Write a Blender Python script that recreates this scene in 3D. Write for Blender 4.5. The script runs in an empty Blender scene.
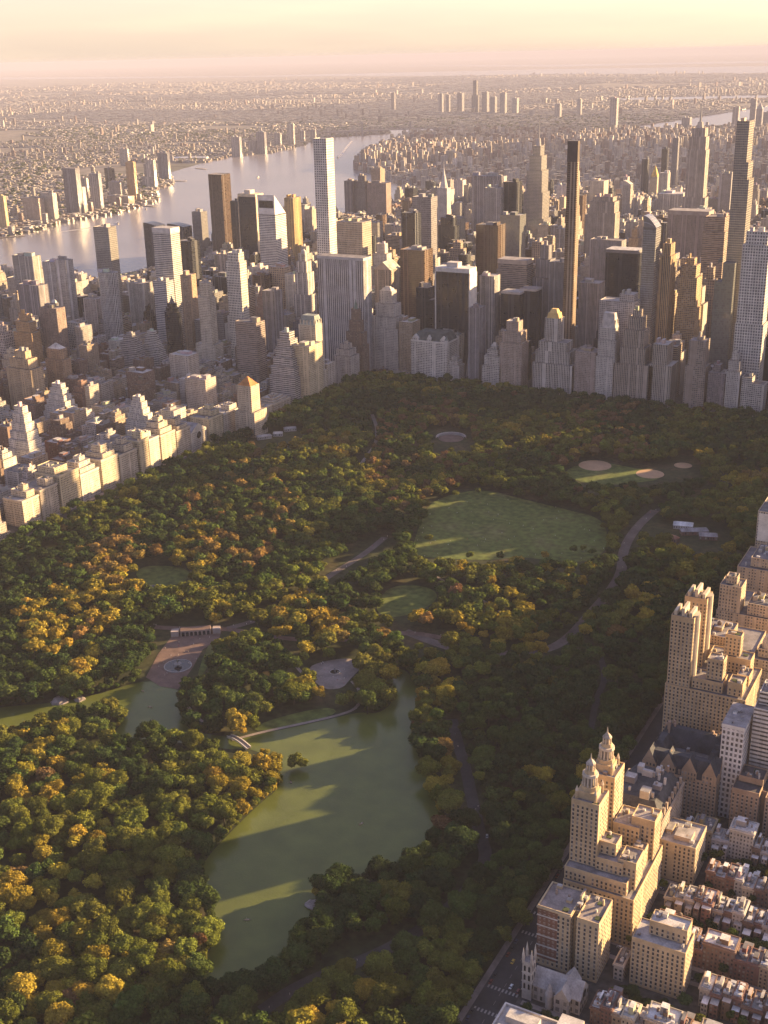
import bpy, math, random
import numpy as np
from mathutils import Matrix, Vector

RN = random.Random(11)
NP = np.random.default_rng(5)
C = bpy.context.scene.collection
SC = bpy.context.scene
rad = math.radians

# ------------------------------------------------------------------ camera (street grid: x = crosstown east, y = uptown, metres)
CU, CV, CZ = -240.0, 1938.0, 573.0
YAW, PIT, ROLL, F = rad(151.129), rad(20.76), rad(-1.283), 1205.6
rt = Vector((math.cos(YAW), -math.sin(YAW), 0)); fw = Vector((math.sin(YAW), math.cos(YAW), 0)); zz = Vector((0, 0, 1))
dep_ax = fw * math.cos(PIT) - zz * math.sin(PIT); up_ax = fw * math.sin(PIT) + zz * math.cos(PIT)
cr, sr = math.cos(ROLL), math.sin(ROLL)
cam_x = rt * cr + up_ax * sr; cam_y = up_ax * cr - rt * sr
cd = bpy.data.cameras.new('camera'); cam = bpy.data.objects.new('camera', cd); C.objects.link(cam)
M = Matrix.Identity(4)
for i in range(3):
    M[i][0], M[i][1], M[i][2] = cam_x[i], cam_y[i], -dep_ax[i]
M[0][3], M[1][3], M[2][3] = CU, CV, CZ
cam.matrix_world = M
cd.sensor_fit = 'VERTICAL'; cd.sensor_height = 24; cd.lens = 24 * F / 1024; cd.clip_start = 5; cd.clip_end = 200000
SC.camera = cam

def ray(px, py):
    x, y = (px - 384) / F, (py - 512) / F
    return dep_ax + cam_x * x - cam_y * y
def G(px, py, z=0.0):
    d = ray(px, py); k = (z - CZ) / d.z; return CU + k * d.x, CV + k * d.y
def AV(px, py, v):
    d = ray(px, py); k = (v - CV) / d.y; return CU + k * d.x, CZ + k * d.z
def AU(px, py, u):
    d = ray(px, py); k = (u - CU) / d.x; return CV + k * d.y, CZ + k * d.z
def PX(u, v, z):
    q = Vector((u - CU, v - CV, z - CZ)); dd = q.dot(dep_ax)
    return 384 + F * q.dot(cam_x) / dd, 512 - F * q.dot(cam_y) / dd, dd
def PXA(P):
    q = P - np.array([CU, CV, CZ]); dd = q @ np.array(dep_ax)
    return np.stack([384 + F * (q @ np.array(cam_x)) / dd, 512 - F * (q @ np.array(cam_y)) / dd, dd], -1)

# ------------------------------------------------------------------ render, sun, sky
SC.view_settings.view_transform = 'Standard'; SC.view_settings.look = 'None'
SC.view_settings.exposure = 2.25; SC.view_settings.gamma = 1.0
SC.render.engine = 'CYCLES'
cy = SC.cycles
cy.max_bounces = 5; cy.diffuse_bounces = 2; cy.glossy_bounces = 2; cy.transmission_bounces = 2; cy.volume_bounces = 1; cy.transparent_max_bounces = 6
cy.caustics_reflective = False; cy.caustics_refractive = False
cy.use_denoising = True
SUN_EL = rad(12.3)
sdir = Vector((-0.63, -0.776, 0)).normalized() * math.cos(SUN_EL) + zz * math.sin(SUN_EL)
sl = bpy.data.lights.new('sun', 'SUN'); sl.energy = 5.0; sl.angle = rad(0.5); sl.color = (1.0, 0.69, 0.35)
so = bpy.data.objects.new('sun', sl); C.objects.link(so); so.rotation_euler = sdir.to_track_quat('Z', 'Y').to_euler(); so.location = (0, 0, 3000)

w = bpy.data.worlds.new('World'); SC.world = w; w.use_nodes = True
nt = w.node_tree; N = nt.nodes; L = nt.links
N.clear()
def nd(tree, t, **kw):
    n = tree.nodes.new(t)
    for k, v in kw.items(): setattr(n, k, v)
    return n
sky = nd(nt, 'ShaderNodeTexSky', sky_type='NISHITA', sun_disc=False, sun_elevation=SUN_EL, sun_rotation=math.atan2(sdir.x, sdir.y), altitude=500.0, air_density=1.0, dust_density=3.0, ozone_density=1.0)
tc = nd(nt, 'ShaderNodeTexCoord'); sp = nd(nt, 'ShaderNodeSeparateXYZ'); L.new(tc.outputs['Generated'], sp.inputs[0])
# thin evening cloud veil: peach near the horizon, greyer streaks higher up
mp = nd(nt, 'ShaderNodeMapping'); mp.inputs['Scale'].default_value = (1.6, 1.6, 14); L.new(tc.outputs['Generated'], mp.inputs[0])
nz = nd(nt, 'ShaderNodeTexNoise'); nz.inputs['Scale'].default_value = 3.2; nz.inputs['Detail'].default_value = 6; L.new(mp.outputs[0], nz.inputs['Vector'])
cr1 = nd(nt, 'ShaderNodeValToRGB'); L.new(sp.outputs['Z'], cr1.inputs[0])
el = cr1.color_ramp.elements
el[0].position = 0.0; el[0].color = (0.84, 0.68, 0.53, 1)
el[1].position = 1.0; el[1].color = (0.27, 0.30, 0.48, 1)
for p, c in ((0.012, (0.87, 0.70, 0.54, 1)), (0.035, (0.93, 0.75, 0.57, 1)), (0.062, (0.87, 0.72, 0.58, 1)), (0.085, (0.72, 0.62, 0.55, 1)), (0.13, (0.52, 0.47, 0.52, 1)), (0.25, (0.38, 0.39, 0.53, 1))):
    e = el.new(p); e.color = c
cr2 = nd(nt, 'ShaderNodeValToRGB'); L.new(nz.outputs[0], cr2.inputs[0])
cr2.color_ramp.elements[0].position = 0.40; cr2.color_ramp.elements[0].color = (0.93, 0.925, 0.95, 1)
cr2.color_ramp.elements[1].position = 0.62; cr2.color_ramp.elements[1].color = (1.03, 1.015, 1.0, 1)
mul = nd(nt, 'ShaderNodeMix', data_type='RGBA', blend_type='MULTIPLY'); mul.inputs['Factor'].default_value = 1
L.new(cr1.outputs[0], mul.inputs['A']); L.new(cr2.outputs[0], mul.inputs['B'])
bg1 = nd(nt, 'ShaderNodeBackground'); bg1.inputs['Strength'].default_value = 0.05; skt = nd(nt, 'ShaderNodeMix', data_type='RGBA', blend_type='MULTIPLY'); skt.inputs['Factor'].default_value = 1; skt.inputs['B'].default_value = (0.48, 0.42, 0.47, 1); L.new(sky.outputs[0], skt.inputs['A']); L.new(skt.outputs['Result'], bg1.inputs['Color'])
dt = nd(nt, 'ShaderNodeVectorMath', operation='DOT_PRODUCT'); L.new(tc.outputs['Generated'], dt.inputs[0]); dt.inputs[1].default_value = (-0.25, -0.97, 0)
az = nd(nt, 'ShaderNodeMapRange', interpolation_type='SMOOTHSTEP'); az.inputs['From Min'].default_value = -0.75; az.inputs['From Max'].default_value = 0.55; L.new(dt.outputs['Value'], az.inputs['Value'])
cool = nd(nt, 'ShaderNodeMix', data_type='RGBA', blend_type='MULTIPLY'); cool.inputs['B'].default_value = (0.62, 0.65, 0.82, 1); inv_ = nd(nt, 'ShaderNodeMath', operation='SUBTRACT'); inv_.inputs[0].default_value = 1.0; L.new(az.outputs[0], inv_.inputs[1]); L.new(inv_.outputs[0], cool.inputs['Factor']); L.new(mul.outputs['Result'], cool.inputs['A'])
bg2 = nd(nt, 'ShaderNodeBackground'); bg2.inputs['Strength'].default_value = 0.208; L.new(cool.outputs['Result'], bg2.inputs['Color'])
ad = nd(nt, 'ShaderNodeAddShader'); L.new(bg1.outputs[0], ad.inputs[0]); L.new(bg2.outputs[0], ad.inputs[1])
wo = nd(nt, 'ShaderNodeOutputWorld'); L.new(ad.outputs[0], wo.inputs['Surface'])

# ------------------------------------------------------------------ materials
MATS = {}
def newmat(name):
    m = bpy.data.materials.new(name); m.use_nodes = True
    m.node_tree.nodes.clear(); MATS[name] = m
    t = m.node_tree; b = nd(t, 'ShaderNodeBsdfPrincipled'); o = nd(t, 'ShaderNodeOutputMaterial'); t.links.new(b.outputs[0], o.inputs['Surface'])
    return m, t, b
def colmul(t, a, fac_socket, lo, hi):
    """a colour socket times a grey between lo and hi"""
    mr = nd(t, 'ShaderNodeMapRange'); mr.inputs['From Min'].default_value = 0.3; mr.inputs['From Max'].default_value = 0.7
    mr.inputs['To Min'].default_value = lo; mr.inputs['To Max'].default_value = hi; t.links.new(fac_socket, mr.inputs['Value'])
    mx = nd(t, 'ShaderNodeMix', data_type='RGBA', blend_type='MULTIPLY'); mx.inputs['Factor'].default_value = 1
    t.links.new(a, mx.inputs['A']); t.links.new(mr.outputs[0], mx.inputs['B']); return mx.outputs['Result']
def noise(t, scale, detail=3, coord='Object'):
    c = nd(t, 'ShaderNodeTexCoord'); n = nd(t, 'ShaderNodeTexNoise'); n.inputs['Scale'].default_value = scale; n.inputs['Detail'].default_value = detail
    t.links.new(c.outputs[coord], n.inputs['Vector']); return n.outputs[0]
def mth(t, op, a, b=None):
    n = nd(t, 'ShaderNodeMath', operation=op)
    for i, x in enumerate((a, b)):
        if x is None: continue
        if isinstance(x, (int, float)): n.inputs[i].default_value = x
        else: t.links.new(x, n.inputs[i])
    return n.outputs[0]
def facade(name, ww, wh, glass=(0.06, 0.056, 0.056), grough=0.2, spec=0.45, blind=0.32, wallrough=0.85, cy0=0.5, irregular=True, low=0.6):
    """window grid: one uv unit is one bay across and one storey up"""
    m, t, b = newmat(name)
    at = nd(t, 'ShaderNodeAttribute', attribute_name='Col')
    uv = nd(t, 'ShaderNodeUVMap', uv_map='UV'); s = nd(t, 'ShaderNodeSeparateXYZ'); t.links.new(uv.outputs[0], s.inputs[0])
    fx = mth(t, 'FRACT', s.outputs[0]); fy = mth(t, 'FRACT', s.outputs[1])
    mx = mth(t, 'LESS_THAN', mth(t, 'ABSOLUTE', mth(t, 'SUBTRACT', fx, 0.5)), ww / 2)
    my = mth(t, 'LESS_THAN', mth(t, 'ABSOLUTE', mth(t, 'SUBTRACT', fy, cy0)), wh / 2)
    if irregular:
        cf = nd(t, 'ShaderNodeVectorMath', operation='MULTIPLY'); f2 = nd(t, 'ShaderNodeVectorMath', operation='FLOOR'); t.links.new(uv.outputs[0], f2.inputs[0]); t.links.new(f2.outputs[0], cf.inputs[0]); cf.inputs[1].default_value = (1, 0, 0)
        o2 = nd(t, 'ShaderNodeObjectInfo'); ca = nd(t, 'ShaderNodeVectorMath', operation='ADD'); t.links.new(cf.outputs[0], ca.inputs[0]); t.links.new(o2.outputs['Random'], ca.inputs[1])
        w2 = nd(t, 'ShaderNodeTexWhiteNoise', noise_dimensions='3D'); t.links.new(ca.outputs[0], w2.inputs['Vector'])
        wr = nd(t, 'ShaderNodeMapRange'); wr.inputs['From Min'].default_value = 0.0; wr.inputs['From Max'].default_value = 1.0; wr.inputs['To Min'].default_value = ww * .38; wr.inputs['To Max'].default_value = ww * .64; t.links.new(w2.outputs['Value'], wr.inputs['Value'])
        mx = mth(t, 'LESS_THAN', mth(t, 'ABSOLUTE', mth(t, 'SUBTRACT', fx, 0.5)), wr.outputs[0]); mx = mth(t, 'MULTIPLY', mx, mth(t, 'GREATER_THAN', w2.outputs['Value'], 0.14))
    mask = mth(t, 'MULTIPLY', mx, my)
    fl = nd(t, 'ShaderNodeVectorMath', operation='FLOOR'); t.links.new(uv.outputs[0], fl.inputs[0])
    oi = nd(t, 'ShaderNodeObjectInfo'); av = nd(t, 'ShaderNodeVectorMath', operation='ADD'); t.links.new(fl.outputs[0], av.inputs[0]); t.links.new(oi.outputs['Random'], av.inputs[1])
    wn = nd(t, 'ShaderNodeTexWhiteNoise', noise_dimensions='3D'); t.links.new(av.outputs[0], wn.inputs['Vector'])
    gr = nd(t, 'ShaderNodeValToRGB'); t.links.new(wn.outputs['Value'], gr.inputs[0])
    ge = gr.color_ramp.elements; ge[0].position = 0.0; ge[0].color = (*[g * low for g in glass], 1); ge[1].position = 1.0
    k = blind; ge[1].color = (glass[0] + k * .8, glass[1] + k * .72, glass[2] + k * .62, 1)
    e = ge.new(0.62); e.color = (*[g * (1 + (1 - low) * 1.5) for g in glass], 1)
    wall = colmul(t, at.outputs['Color'], noise(t, 0.06, 4), 0.80, 1.13)
    tcs = nd(t, 'ShaderNodeTexCoord'); mps = nd(t, 'ShaderNodeMapping'); mps.inputs['Scale'].default_value = (0.5, 0.5, 0.018); t.links.new(tcs.outputs['Object'], mps.inputs[0]); nzs = nd(t, 'ShaderNodeTexNoise'); nzs.inputs['Scale'].default_value = 1.0; nzs.inputs['Detail'].default_value = 3; t.links.new(mps.outputs[0], nzs.inputs['Vector']); wall = colmul(t, wall, nzs.outputs[0], 0.78, 1.12)
    wall = colmul(t, wall, noise(t, 0.9, 2), 0.9, 1.08)
    mix = nd(t, 'ShaderNodeMix', data_type='RGBA'); t.links.new(mask, mix.inputs['Factor']); t.links.new(wall, mix.inputs['A']); t.links.new(gr.outputs[0], mix.inputs['B'])
    t.links.new(mix.outputs['Result'], b.inputs['Base Color'])
    rr = nd(t, 'ShaderNodeMapRange'); rr.inputs['To Min'].default_value = wallrough; rr.inputs['To Max'].default_value = grough; t.links.new(mask, rr.inputs['Value']); t.links.new(rr.outputs[0], b.inputs['Roughness'])
    ss = nd(t, 'ShaderNodeMapRange'); ss.inputs['To Min'].default_value = 0.25; ss.inputs['To Max'].default_value = spec; t.links.new(mask, ss.inputs['Value']); t.links.new(ss.outputs[0], b.inputs['Specular IOR Level'])
    return m
facade('masonry', 0.44, 0.52)
facade('masonry_pair', 0.62, 0.50)
facade('ribbon', 0.98, 0.44, glass=(0.06, 0.055, 0.055), blind=0.2, irregular=False)
facade('pier', 0.52, 0.90, blind=0.08)
facade('pier_fine', 0.45, 0.97, glass=(0.03, 0.032, 0.04), blind=0.05)
facade('glass', 0.93, 0.86, glass=(0.13, 0.125, 0.12), grough=0.12, spec=1.0, blind=0.03, wallrough=0.4, irregular=False, low=0.85)
facade('dark_glass', 0.95, 0.90, glass=(0.010, 0.012, 0.017), grough=0.12, spec=0.3, blind=0.02, wallrough=0.5)
facade('bronze_glass', 0.92, 0.88, glass=(0.045, 0.027, 0.017), grough=0.14, spec=0.5, blind=0.03, wallrough=0.5)
facade('grid', 0.54, 0.58, glass=(0.05, 0.05, 0.06), blind=0.2, irregular=False)
facade('silver_bands', 1.0, 0.42, glass=(0.06, 0.065, 0.08), blind=0.12, wallrough=0.35, irregular=False)
def plain(name, rough=0.85, spec=0.25, ns=0.25, lo=0.8, hi=1.15, src='Col', metal=0.0):
    m, t, b = newmat(name)
    if src == 'Col': c = nd(t, 'ShaderNodeAttribute', attribute_name='Col').outputs['Color']
    elif src == 'obj': c = nd(t, 'ShaderNodeObjectInfo').outputs['Color']
    else:
        r = nd(t, 'ShaderNodeRGB'); r.outputs[0].default_value = (*src, 1); c = r.outputs[0]
    c = colmul(t, c, noise(t, ns, 4), lo, hi)
    c = colmul(t, c, noise(t, ns * 7, 3), (1 + lo) / 2, (1 + hi) / 2)
    t.links.new(c, b.inputs['Base Color']); b.inputs['Roughness'].default_value = rough; b.inputs['Specular IOR Level'].default_value = spec; b.inputs['Metallic'].default_value = metal
    return m
plain('roofing', 0.9, 0.2, 0.12, 0.6, 1.3)
plain('stone', 0.85, 0.25, 0.1)
plain('metal', 0.35, 0.6, 0.3, 0.9, 1.1)
plain('paint', 0.4, 0.5, 0.5, 0.92, 1.06)
plain('asphalt', 0.92, 0.2, 0.05, 0.75, 1.2, (0.055, 0.052, 0.052))
plain('paving', 0.9, 0.2, 0.08, 0.75, 1.2, (0.24, 0.20, 0.18))
plain('brick_paving', 0.9, 0.2, 0.10, 0.7, 1.2, (0.16, 0.105, 0.085))
plain('clay', 0.95, 0.1, 0.05, 0.85, 1.1, (0.42, 0.27, 0.16))
plain('road_paint', 0.7, 0.3, 0.3, 0.8, 1.05, (0.30, 0.28, 0.26))
plain('drive_surface', 0.9, 0.2, 0.06, 0.75, 1.2, (0.13, 0.105, 0.095))
plain('rock', 0.9, 0.2, 0.15, 0.6, 1.3, (0.27, 0.23, 0.21))
m, t, b = newmat('pane'); b.inputs['Base Color'].default_value = (0.018, 0.018, 0.022, 1); b.inputs['Roughness'].default_value = 0.12
def leafmat(name, src):
    m = bpy.data.materials.new(name); m.use_nodes = True; t = m.node_tree; t.nodes.clear(); MATS[name] = m
    o = nd(t, 'ShaderNodeOutputMaterial'); d = nd(t, 'ShaderNodeBsdfDiffuse'); tr = nd(t, 'ShaderNodeBsdfTranslucent'); mix = nd(t, 'ShaderNodeMixShader'); mix.inputs[0].default_value = 0.20
    if src == 'obj':
        c = nd(t, 'ShaderNodeObjectInfo').outputs['Color']
    else:
        c = nd(t, 'ShaderNodeAttribute', attribute_name='Col').outputs['Color']
    sh = nd(t, 'ShaderNodeAttribute', attribute_name='Tint')
    x = nd(t, 'ShaderNodeMix', data_type='RGBA', blend_type='MULTIPLY'); x.inputs['Factor'].default_value = 1
    t.links.new(c, x.inputs['A']); t.links.new(sh.outputs['Color'], x.inputs['B'])
    t.links.new(x.outputs['Result'], d.inputs[0]); t.links.new(x.outputs['Result'], tr.inputs[0])
    t.links.new(d.outputs[0], mix.inputs[1]); t.links.new(tr.outputs[0], mix.inputs[2]); t.links.new(mix.outputs[0], o.inputs['Surface'])
leafmat('leaf', 'obj'); leafmat('leaf_mass', 'Col')
plain('bark', 0.95, 0.1, 0.6, 0.7, 1.2, (0.05, 0.038, 0.028))
def ramp_ground(name, stops, scale, detail=6, rough=0.95, scale2=None):
    m, t, b = newmat(name); n = noise(t, scale, detail, 'Object'); r = nd(t, 'ShaderNodeValToRGB'); t.links.new(n, r.inputs[0]); e = r.color_ramp.elements
    e[0].position, e[0].color = stops[0][0], (*stops[0][1], 1); e[1].position, e[1].color = stops[-1][0], (*stops[-1][1], 1)
    for p, c in stops[1:-1]: q = e.new(p); q.color = (*c, 1)
    c = r.outputs[0]
    if scale2: c = colmul(t, c, noise(t, scale2, 3, 'Object'), 0.6, 1.35)
    t.links.new(c, b.inputs['Base Color']); b.inputs['Roughness'].default_value = rough; b.inputs['Specular IOR Level'].default_value = 0.15
ramp_ground('soil', [(0.3, (0.022, 0.028, 0.012)), (0.5, (0.04, 0.045, 0.018)), (0.7, (0.075, 0.055, 0.028))], 0.02, 6, 0.95, 0.15)
ramp_ground('lawn', [(0.3, (0.075, 0.10, 0.024)), (0.5, (0.098, 0.122, 0.030)), (0.62, (0.112, 0.124, 0.036)), (0.75, (0.145, 0.138, 0.055))], 0.02, 8, 0.95, 0.12)
ramp_ground('city_ground', [(0.3, (0.05, 0.047, 0.047)), (0.6, (0.075, 0.07, 0.066))], 0.02, 4, 0.95, 0.2)
ramp_ground('far_land', [(0.3, (0.07, 0.07, 0.055)), (0.45, (0.14, 0.125, 0.11)), (0.58, (0.19, 0.165, 0.145)), (0.75, (0.10, 0.10, 0.08))], 0.0011, 10, 0.95, 0.012)
def water(name, col, rough, bscale, bstr, spec=0.5):
    m, t, b = newmat(name); b.inputs['Base Color'].default_value = (*col, 1); b.inputs['Roughness'].default_value = rough; b.inputs['Specular IOR Level'].default_value = spec
    c = nd(t, 'ShaderNodeTexCoord'); n = nd(t, 'ShaderNodeTexNoise'); n.inputs['Scale'].default_value = bscale; n.inputs['Detail'].default_value = 5; t.links.new(c.outputs['Object'], n.inputs['Vector'])
    bu = nd(t, 'ShaderNodeBump'); bu.inputs['Strength'].default_value = bstr; bu.inputs['Distance'].default_value = 1.0; t.links.new(n.outputs[0], bu.inputs['Height']); t.links.new(bu.outputs[0], b.inputs['Normal'])
    mm = colmul(t, b.inputs['Base Color'].links[0].from_socket if b.inputs['Base Color'].links else rgb(t, col), noise(t, bscale * 0.06, 4), 0.85, 1.15); t.links.new(mm, b.inputs['Base Color'])
def rgb(t, c):
    r = nd(t, 'ShaderNodeRGB'); r.outputs[0].default_value = (*c, 1); return r.outputs[0]
water('lake_water', (0.095, 0.112, 0.026), 0.13, 0.7, 0.14, 0.22)
water('river_water', (0.17, 0.15, 0.15), 0.25, 0.03, 0.6, 0.6)

# ------------------------------------------------------------------ object helpers
def link(o, parent=None):
    C.objects.link(o)
    if parent is not None: o.parent = parent
    return o
def tag(o, label=None, cat=None, group=None, kind=None):
    if label: o['label'] = label
    if cat: o['category'] = cat
    if group: o['group'] = group
    if kind: o['kind'] = kind
    return o
def root(name, loc, label, cat, group=None, rz=0.0):
    o = bpy.data.objects.new(name, None); o.empty_display_size = 1; link(o); o.location = loc; o.rotation_euler = (0, 0, rz); return tag(o, label, cat, group)
class MB:
    """collects faces of one mesh"""
    def __init__(s): s.v = []; s.f = []; s.m = []; s.uv = []; s.c = []
    def face(s, pts, mat, col=(0.5, 0.5, 0.5), uv=None):
        i = len(s.v); s.v.extend(pts); s.f.append(tuple(range(i, i + len(pts)))); s.m.append(mat); s.c.append(col)
        s.uv.extend(uv if uv else [(0.0, 0.0)] * len(pts))
    def walls(s, poly, z0, z1, mat, col, bay=3.2, floor=3.3, poly1=None):
        n = len(poly); q = poly1 or poly; nf = max(1, round((z1 - z0) / floor))
        for i in range(n):
            a, b_ = poly[i], poly[(i + 1) % n]; a1, b1 = q[i], q[(i + 1) % n]
            ln = math.hypot(b_[0] - a[0], b_[1] - a[1]); nb = max(1, round(ln / bay))
            s.face([(a[0], a[1], z0), (b_[0], b_[1], z0), (b1[0], b1[1], z1), (a1[0], a1[1], z1)], mat, col, [(0, 0), (nb, 0), (nb, nf), (0, nf)])
    def cap(s, poly, z, mat, col): s.face([(p[0], p[1], z) for p in poly], mat, col)
    def prism(s, poly, z0, z1, mat, col, bay=3.2, floor=3.3, top=True, topmat=None, topcol=None, poly1=None):
        s.walls(poly, z0, z1, mat, col, bay, floor, poly1)
        if top: s.cap(poly1 or poly, z1, topmat or mat, topcol or col)
    def box(s, x0, x1, y0, y1, z0, z1, mat, col, **kw): s.prism([(x0, y0), (x1, y0), (x1, y1), (x0, y1)], z0, z1, mat, col, **kw)
    def cone(s, cx, cy, r0, r1, z0, z1, mat, col, n=8, top=True):
        p0 = ngon(cx, cy, r0, n); p1 = ngon(cx, cy, max(r1, 0.01), n); s.prism(p0, z0, z1, mat, col, poly1=p1, top=top)
    def build(s, name, parent=None, loc=(0, 0, 0)):
        if not s.f: return None
        me = bpy.data.meshes.new(name)
        me.from_pydata(s.v, [], s.f)
        names = list(dict.fromkeys(s.m)); idx = {n: i for i, n in enumerate(names)}
        for n in names: me.materials.append(MATS[n])
        me.polygons.foreach_set('material_index', [idx[x] for x in s.m])
        uvl = me.uv_layers.new(name='UV'); uvl.data.foreach_set('uv', [c for p in s.uv for c in p])
        at = me.attributes.new('Col', 'FLOAT_COLOR', 'FACE'); at.data.foreach_set('color', [c for q in s.c for c in (q[0], q[1], q[2], 1.0)])
        o = bpy.data.objects.new(name, me); o.location = loc; return link(o, parent)
def rect(x0, x1, y0, y1): return [(x0, y0), (x1, y0), (x1, y1), (x0, y1)]
def ngon(cx, cy, r, n, a0=0.0): return [(cx + r * math.cos(a0 + 2 * math.pi * i / n), cy + r * math.sin(a0 + 2 * math.pi * i / n)) for i in range(n)]
def inset(p, d):
    cx = sum(a[0] for a in p) / len(p); cy = sum(a[1] for a in p) / len(p); hx = max(abs(a[0] - cx) for a in p); hy = max(abs(a[1] - cy) for a in p)
    return [(cx + (a[0] - cx) * max(0, hx - d) / hx, cy + (a[1] - cy) * max(0, hy - d) / hy) for a in p]
def sheet(name, pts, z, mat, kind='structure', label=None, cat=None):
    """a flat or gently raised ground sheet triangulated from an outline"""
    from mathutils.geometry import tessellate_polygon
    tr = tessellate_polygon([[Vector((p[0], p[1], 0)) for p in pts]])
    me = bpy.data.meshes.new(name); me.from_pydata([(p[0], p[1], z) for p in pts], [], [tuple(t) for t in tr]); me.update()
    for p in me.polygons:
        if p.normal.z < 0: p.flip()
    me.materials.append(MATS[mat]); o = link(bpy.data.objects.new(name, me)); tag(o, label, cat, None, kind); return o
def smooth(pts, n=3, closed=True):
    for _ in range(n):
        out = []; k = len(pts)
        for i in range(k if closed else k - 1):
            a, b_ = pts[i], pts[(i + 1) % k]
            out += [(a[0] * .75 + b_[0] * .25, a[1] * .75 + b_[1] * .25), (a[0] * .25 + b_[0] * .75, a[1] * .25 + b_[1] * .75)]
        if not closed: out = [pts[0]] + out + [pts[-1]]
        pts = out
    return pts
def strip(name, pts, wd, z, mat, kerb=None):
    """a road or path of width wd along a line"""
    L_, R_ = [], []
    for i, p in enumerate(pts):
        a = pts[max(0, i - 1)]; b_ = pts[min(len(pts) - 1, i + 1)]; dx, dy = b_[0] - a[0], b_[1] - a[1]; l = math.hypot(dx, dy) or 1
        L_.append((p[0] - dy / l * wd / 2, p[1] + dx / l * wd / 2, z)); R_.append((p[0] + dy / l * wd / 2, p[1] - dx / l * wd / 2, z))
    mb = MB()
    for i in range(len(pts) - 1): mb.face([L_[i], R_[i], R_[i + 1], L_[i + 1]], mat)
    return tag(mb.build(name), kind='structure')
def inpoly(P, poly):
    P = np.asarray(P, float); x, y = P[:, 0], P[:, 1]; q = np.asarray(poly, float); ins = np.zeros(len(P), bool); j = len(q) - 1
    for i in range(len(q)):
        xi, yi = q[i]; xj, yj = q[j]
        if yi != yj: ins ^= ((yi > y) != (yj > y)) & (x < (xj - xi) * (y - yi) / (yj - yi) + xi)
        j = i
    return ins
def distline(P, pts):
    P = np.asarray(P, float); best = np.full(len(P), 1e9)
    for a, b_ in zip(pts[:-1], pts[1:]):
        a = np.array(a); d = np.array(b_) - a; l2 = (d @ d) or 1; t_ = np.clip(((P - a) @ d) / l2, 0, 1); best = np.minimum(best, np.linalg.norm(P - a - t_[:, None] * d, axis=1))
    return best
def pg(*pix, z=0.0): return [G(a, b_, z) for a, b_ in pix]

# ------------------------------------------------------------------ ground, rivers, park surfaces
def ring(rr, n=96): return [(CU + rr * math.cos(2 * math.pi * i / n), CV + rr * math.sin(2 * math.pi * i / n)) for i in range(n)]
sheet('ground', ring(105000), 0.0, 'far_land')
MANH = [(-900, 4200), (2300, 4200), (2250, 1200), (2230, 300), (2180, -100), (2090, -800), (2060, -1500), (2050, -2200), (2150, -2700), (2450, -3200), (2900, -3700)] + \
    pg((354, 169), (367, 159), (390, 149), (406, 141), (440, 138)) + [(2700, -6300), (1900, -6900), (1200, -7700), (600, -7300), (-300, -5500), (-900, -3000), (-1000, 500)]
sheet('city_land', MANH, 0.3, 'city_ground')
far_bank = pg((0, 238), (26, 234.5), (60, 224), (96, 217.5), (120, 214), (135, 208.5), (159, 202), (156, 190), (174, 184), (169, 173), (200, 164), (234, 156.5), (268, 154), (302, 146), (312, 141), (333, 137.5), (390, 134), (385, 129), (447, 128.5), (440, 137))
river = [(3300, 1300), (3050, -200)] + far_bank + pg((406, 141), (390, 149), (367, 159), (354, 169)) + [(2900, -3700), (2450, -3200), (2150, -2700), (2050, -2200), (2060, -1500), (2090, -800), (2180, -100), (2230, 300), (2250, 1300)]
sheet('river_water', river, 0.5, 'river_water')
sheet('bay_water', pg((632, 127), (668, 122), (700, 117), (768, 106), (1100, 92), (1100, 120), (768, 124), (700, 127), (660, 130)), 0.5, 'river_water')
sheet('bay_water', pg((590, 100), (640, 97.5), (768, 95), (1000, 86), (1000, 90), (768, 98.5), (650, 101)), 0.5, 'river_water')
sheet('bay_water', pg((-300, 83.5), (0, 79.5), (120, 78.5), (330, 76), (420, 76), (560, 74.5), (768, 74), (1000, 71), (1000, 63.5), (768, 66), (560, 69), (420, 72), (250, 76), (0, 77.5), (-300, 81)), 0.5, 'river_water')
sheet('sea_water', pg((384, 66.2), (560, 66.6), (768, 62.6), (1100, 57.2), (1100, 55.2), (768, 60.8), (560, 64.6), (400, 65.6)), 0.5, 'river_water')

PARK = rect(16, 858, -8, 4100)
sheet('park_ground', PARK, 0.6, 'soil')
LAKE_A = [(388, 672), (405, 670), (415, 690), (418, 705), (410, 725), (412, 745), (420, 765), (432, 790), (437, 815), (436, 838), (425, 856), (400, 870), (370, 880), (335, 884), (315, 890), (308, 915), (302, 936), (288, 956), (270, 974), (245, 986), (214, 992), (198, 988), (206, 965), (222, 935), (208, 905), (196, 885), (210, 858), (235, 832), (262, 805), (280, 792), (284, 775), (272, 757), (252, 748), (234, 748), (232, 738), (250, 740), (265, 735), (300, 728), (340, 719), (360, 714), (380, 716), (398, 702)]
LAKE_B = [(-40, 716), (0, 709), (40, 706), (70, 703), (112, 692), (148, 681), (176, 689), (181, 705), (179, 722), (192, 734), (218, 738), (240, 741), (240, 749), (215, 747), (180, 742), (150, 738), (106, 742), (128, 722), (122, 708), (86, 714), (40, 727), (0, 736), (-40, 742)]
def grow(pts, d):
    a = sum(pts[i][0] * pts[(i + 1) % len(pts)][1] - pts[(i + 1) % len(pts)][0] * pts[i][1] for i in range(len(pts))); sg = 1 if a > 0 else -1; out = []
    for i, p in enumerate(pts):
        u_, w_ = pts[i - 1], pts[(i + 1) % len(pts)]; dx, dy = w_[0] - u_[0], w_[1] - u_[1]; l = math.hypot(dx, dy) or 1; out.append((p[0] + sg * dy / l * d, p[1] - sg * dx / l * d))
    return out
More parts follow.
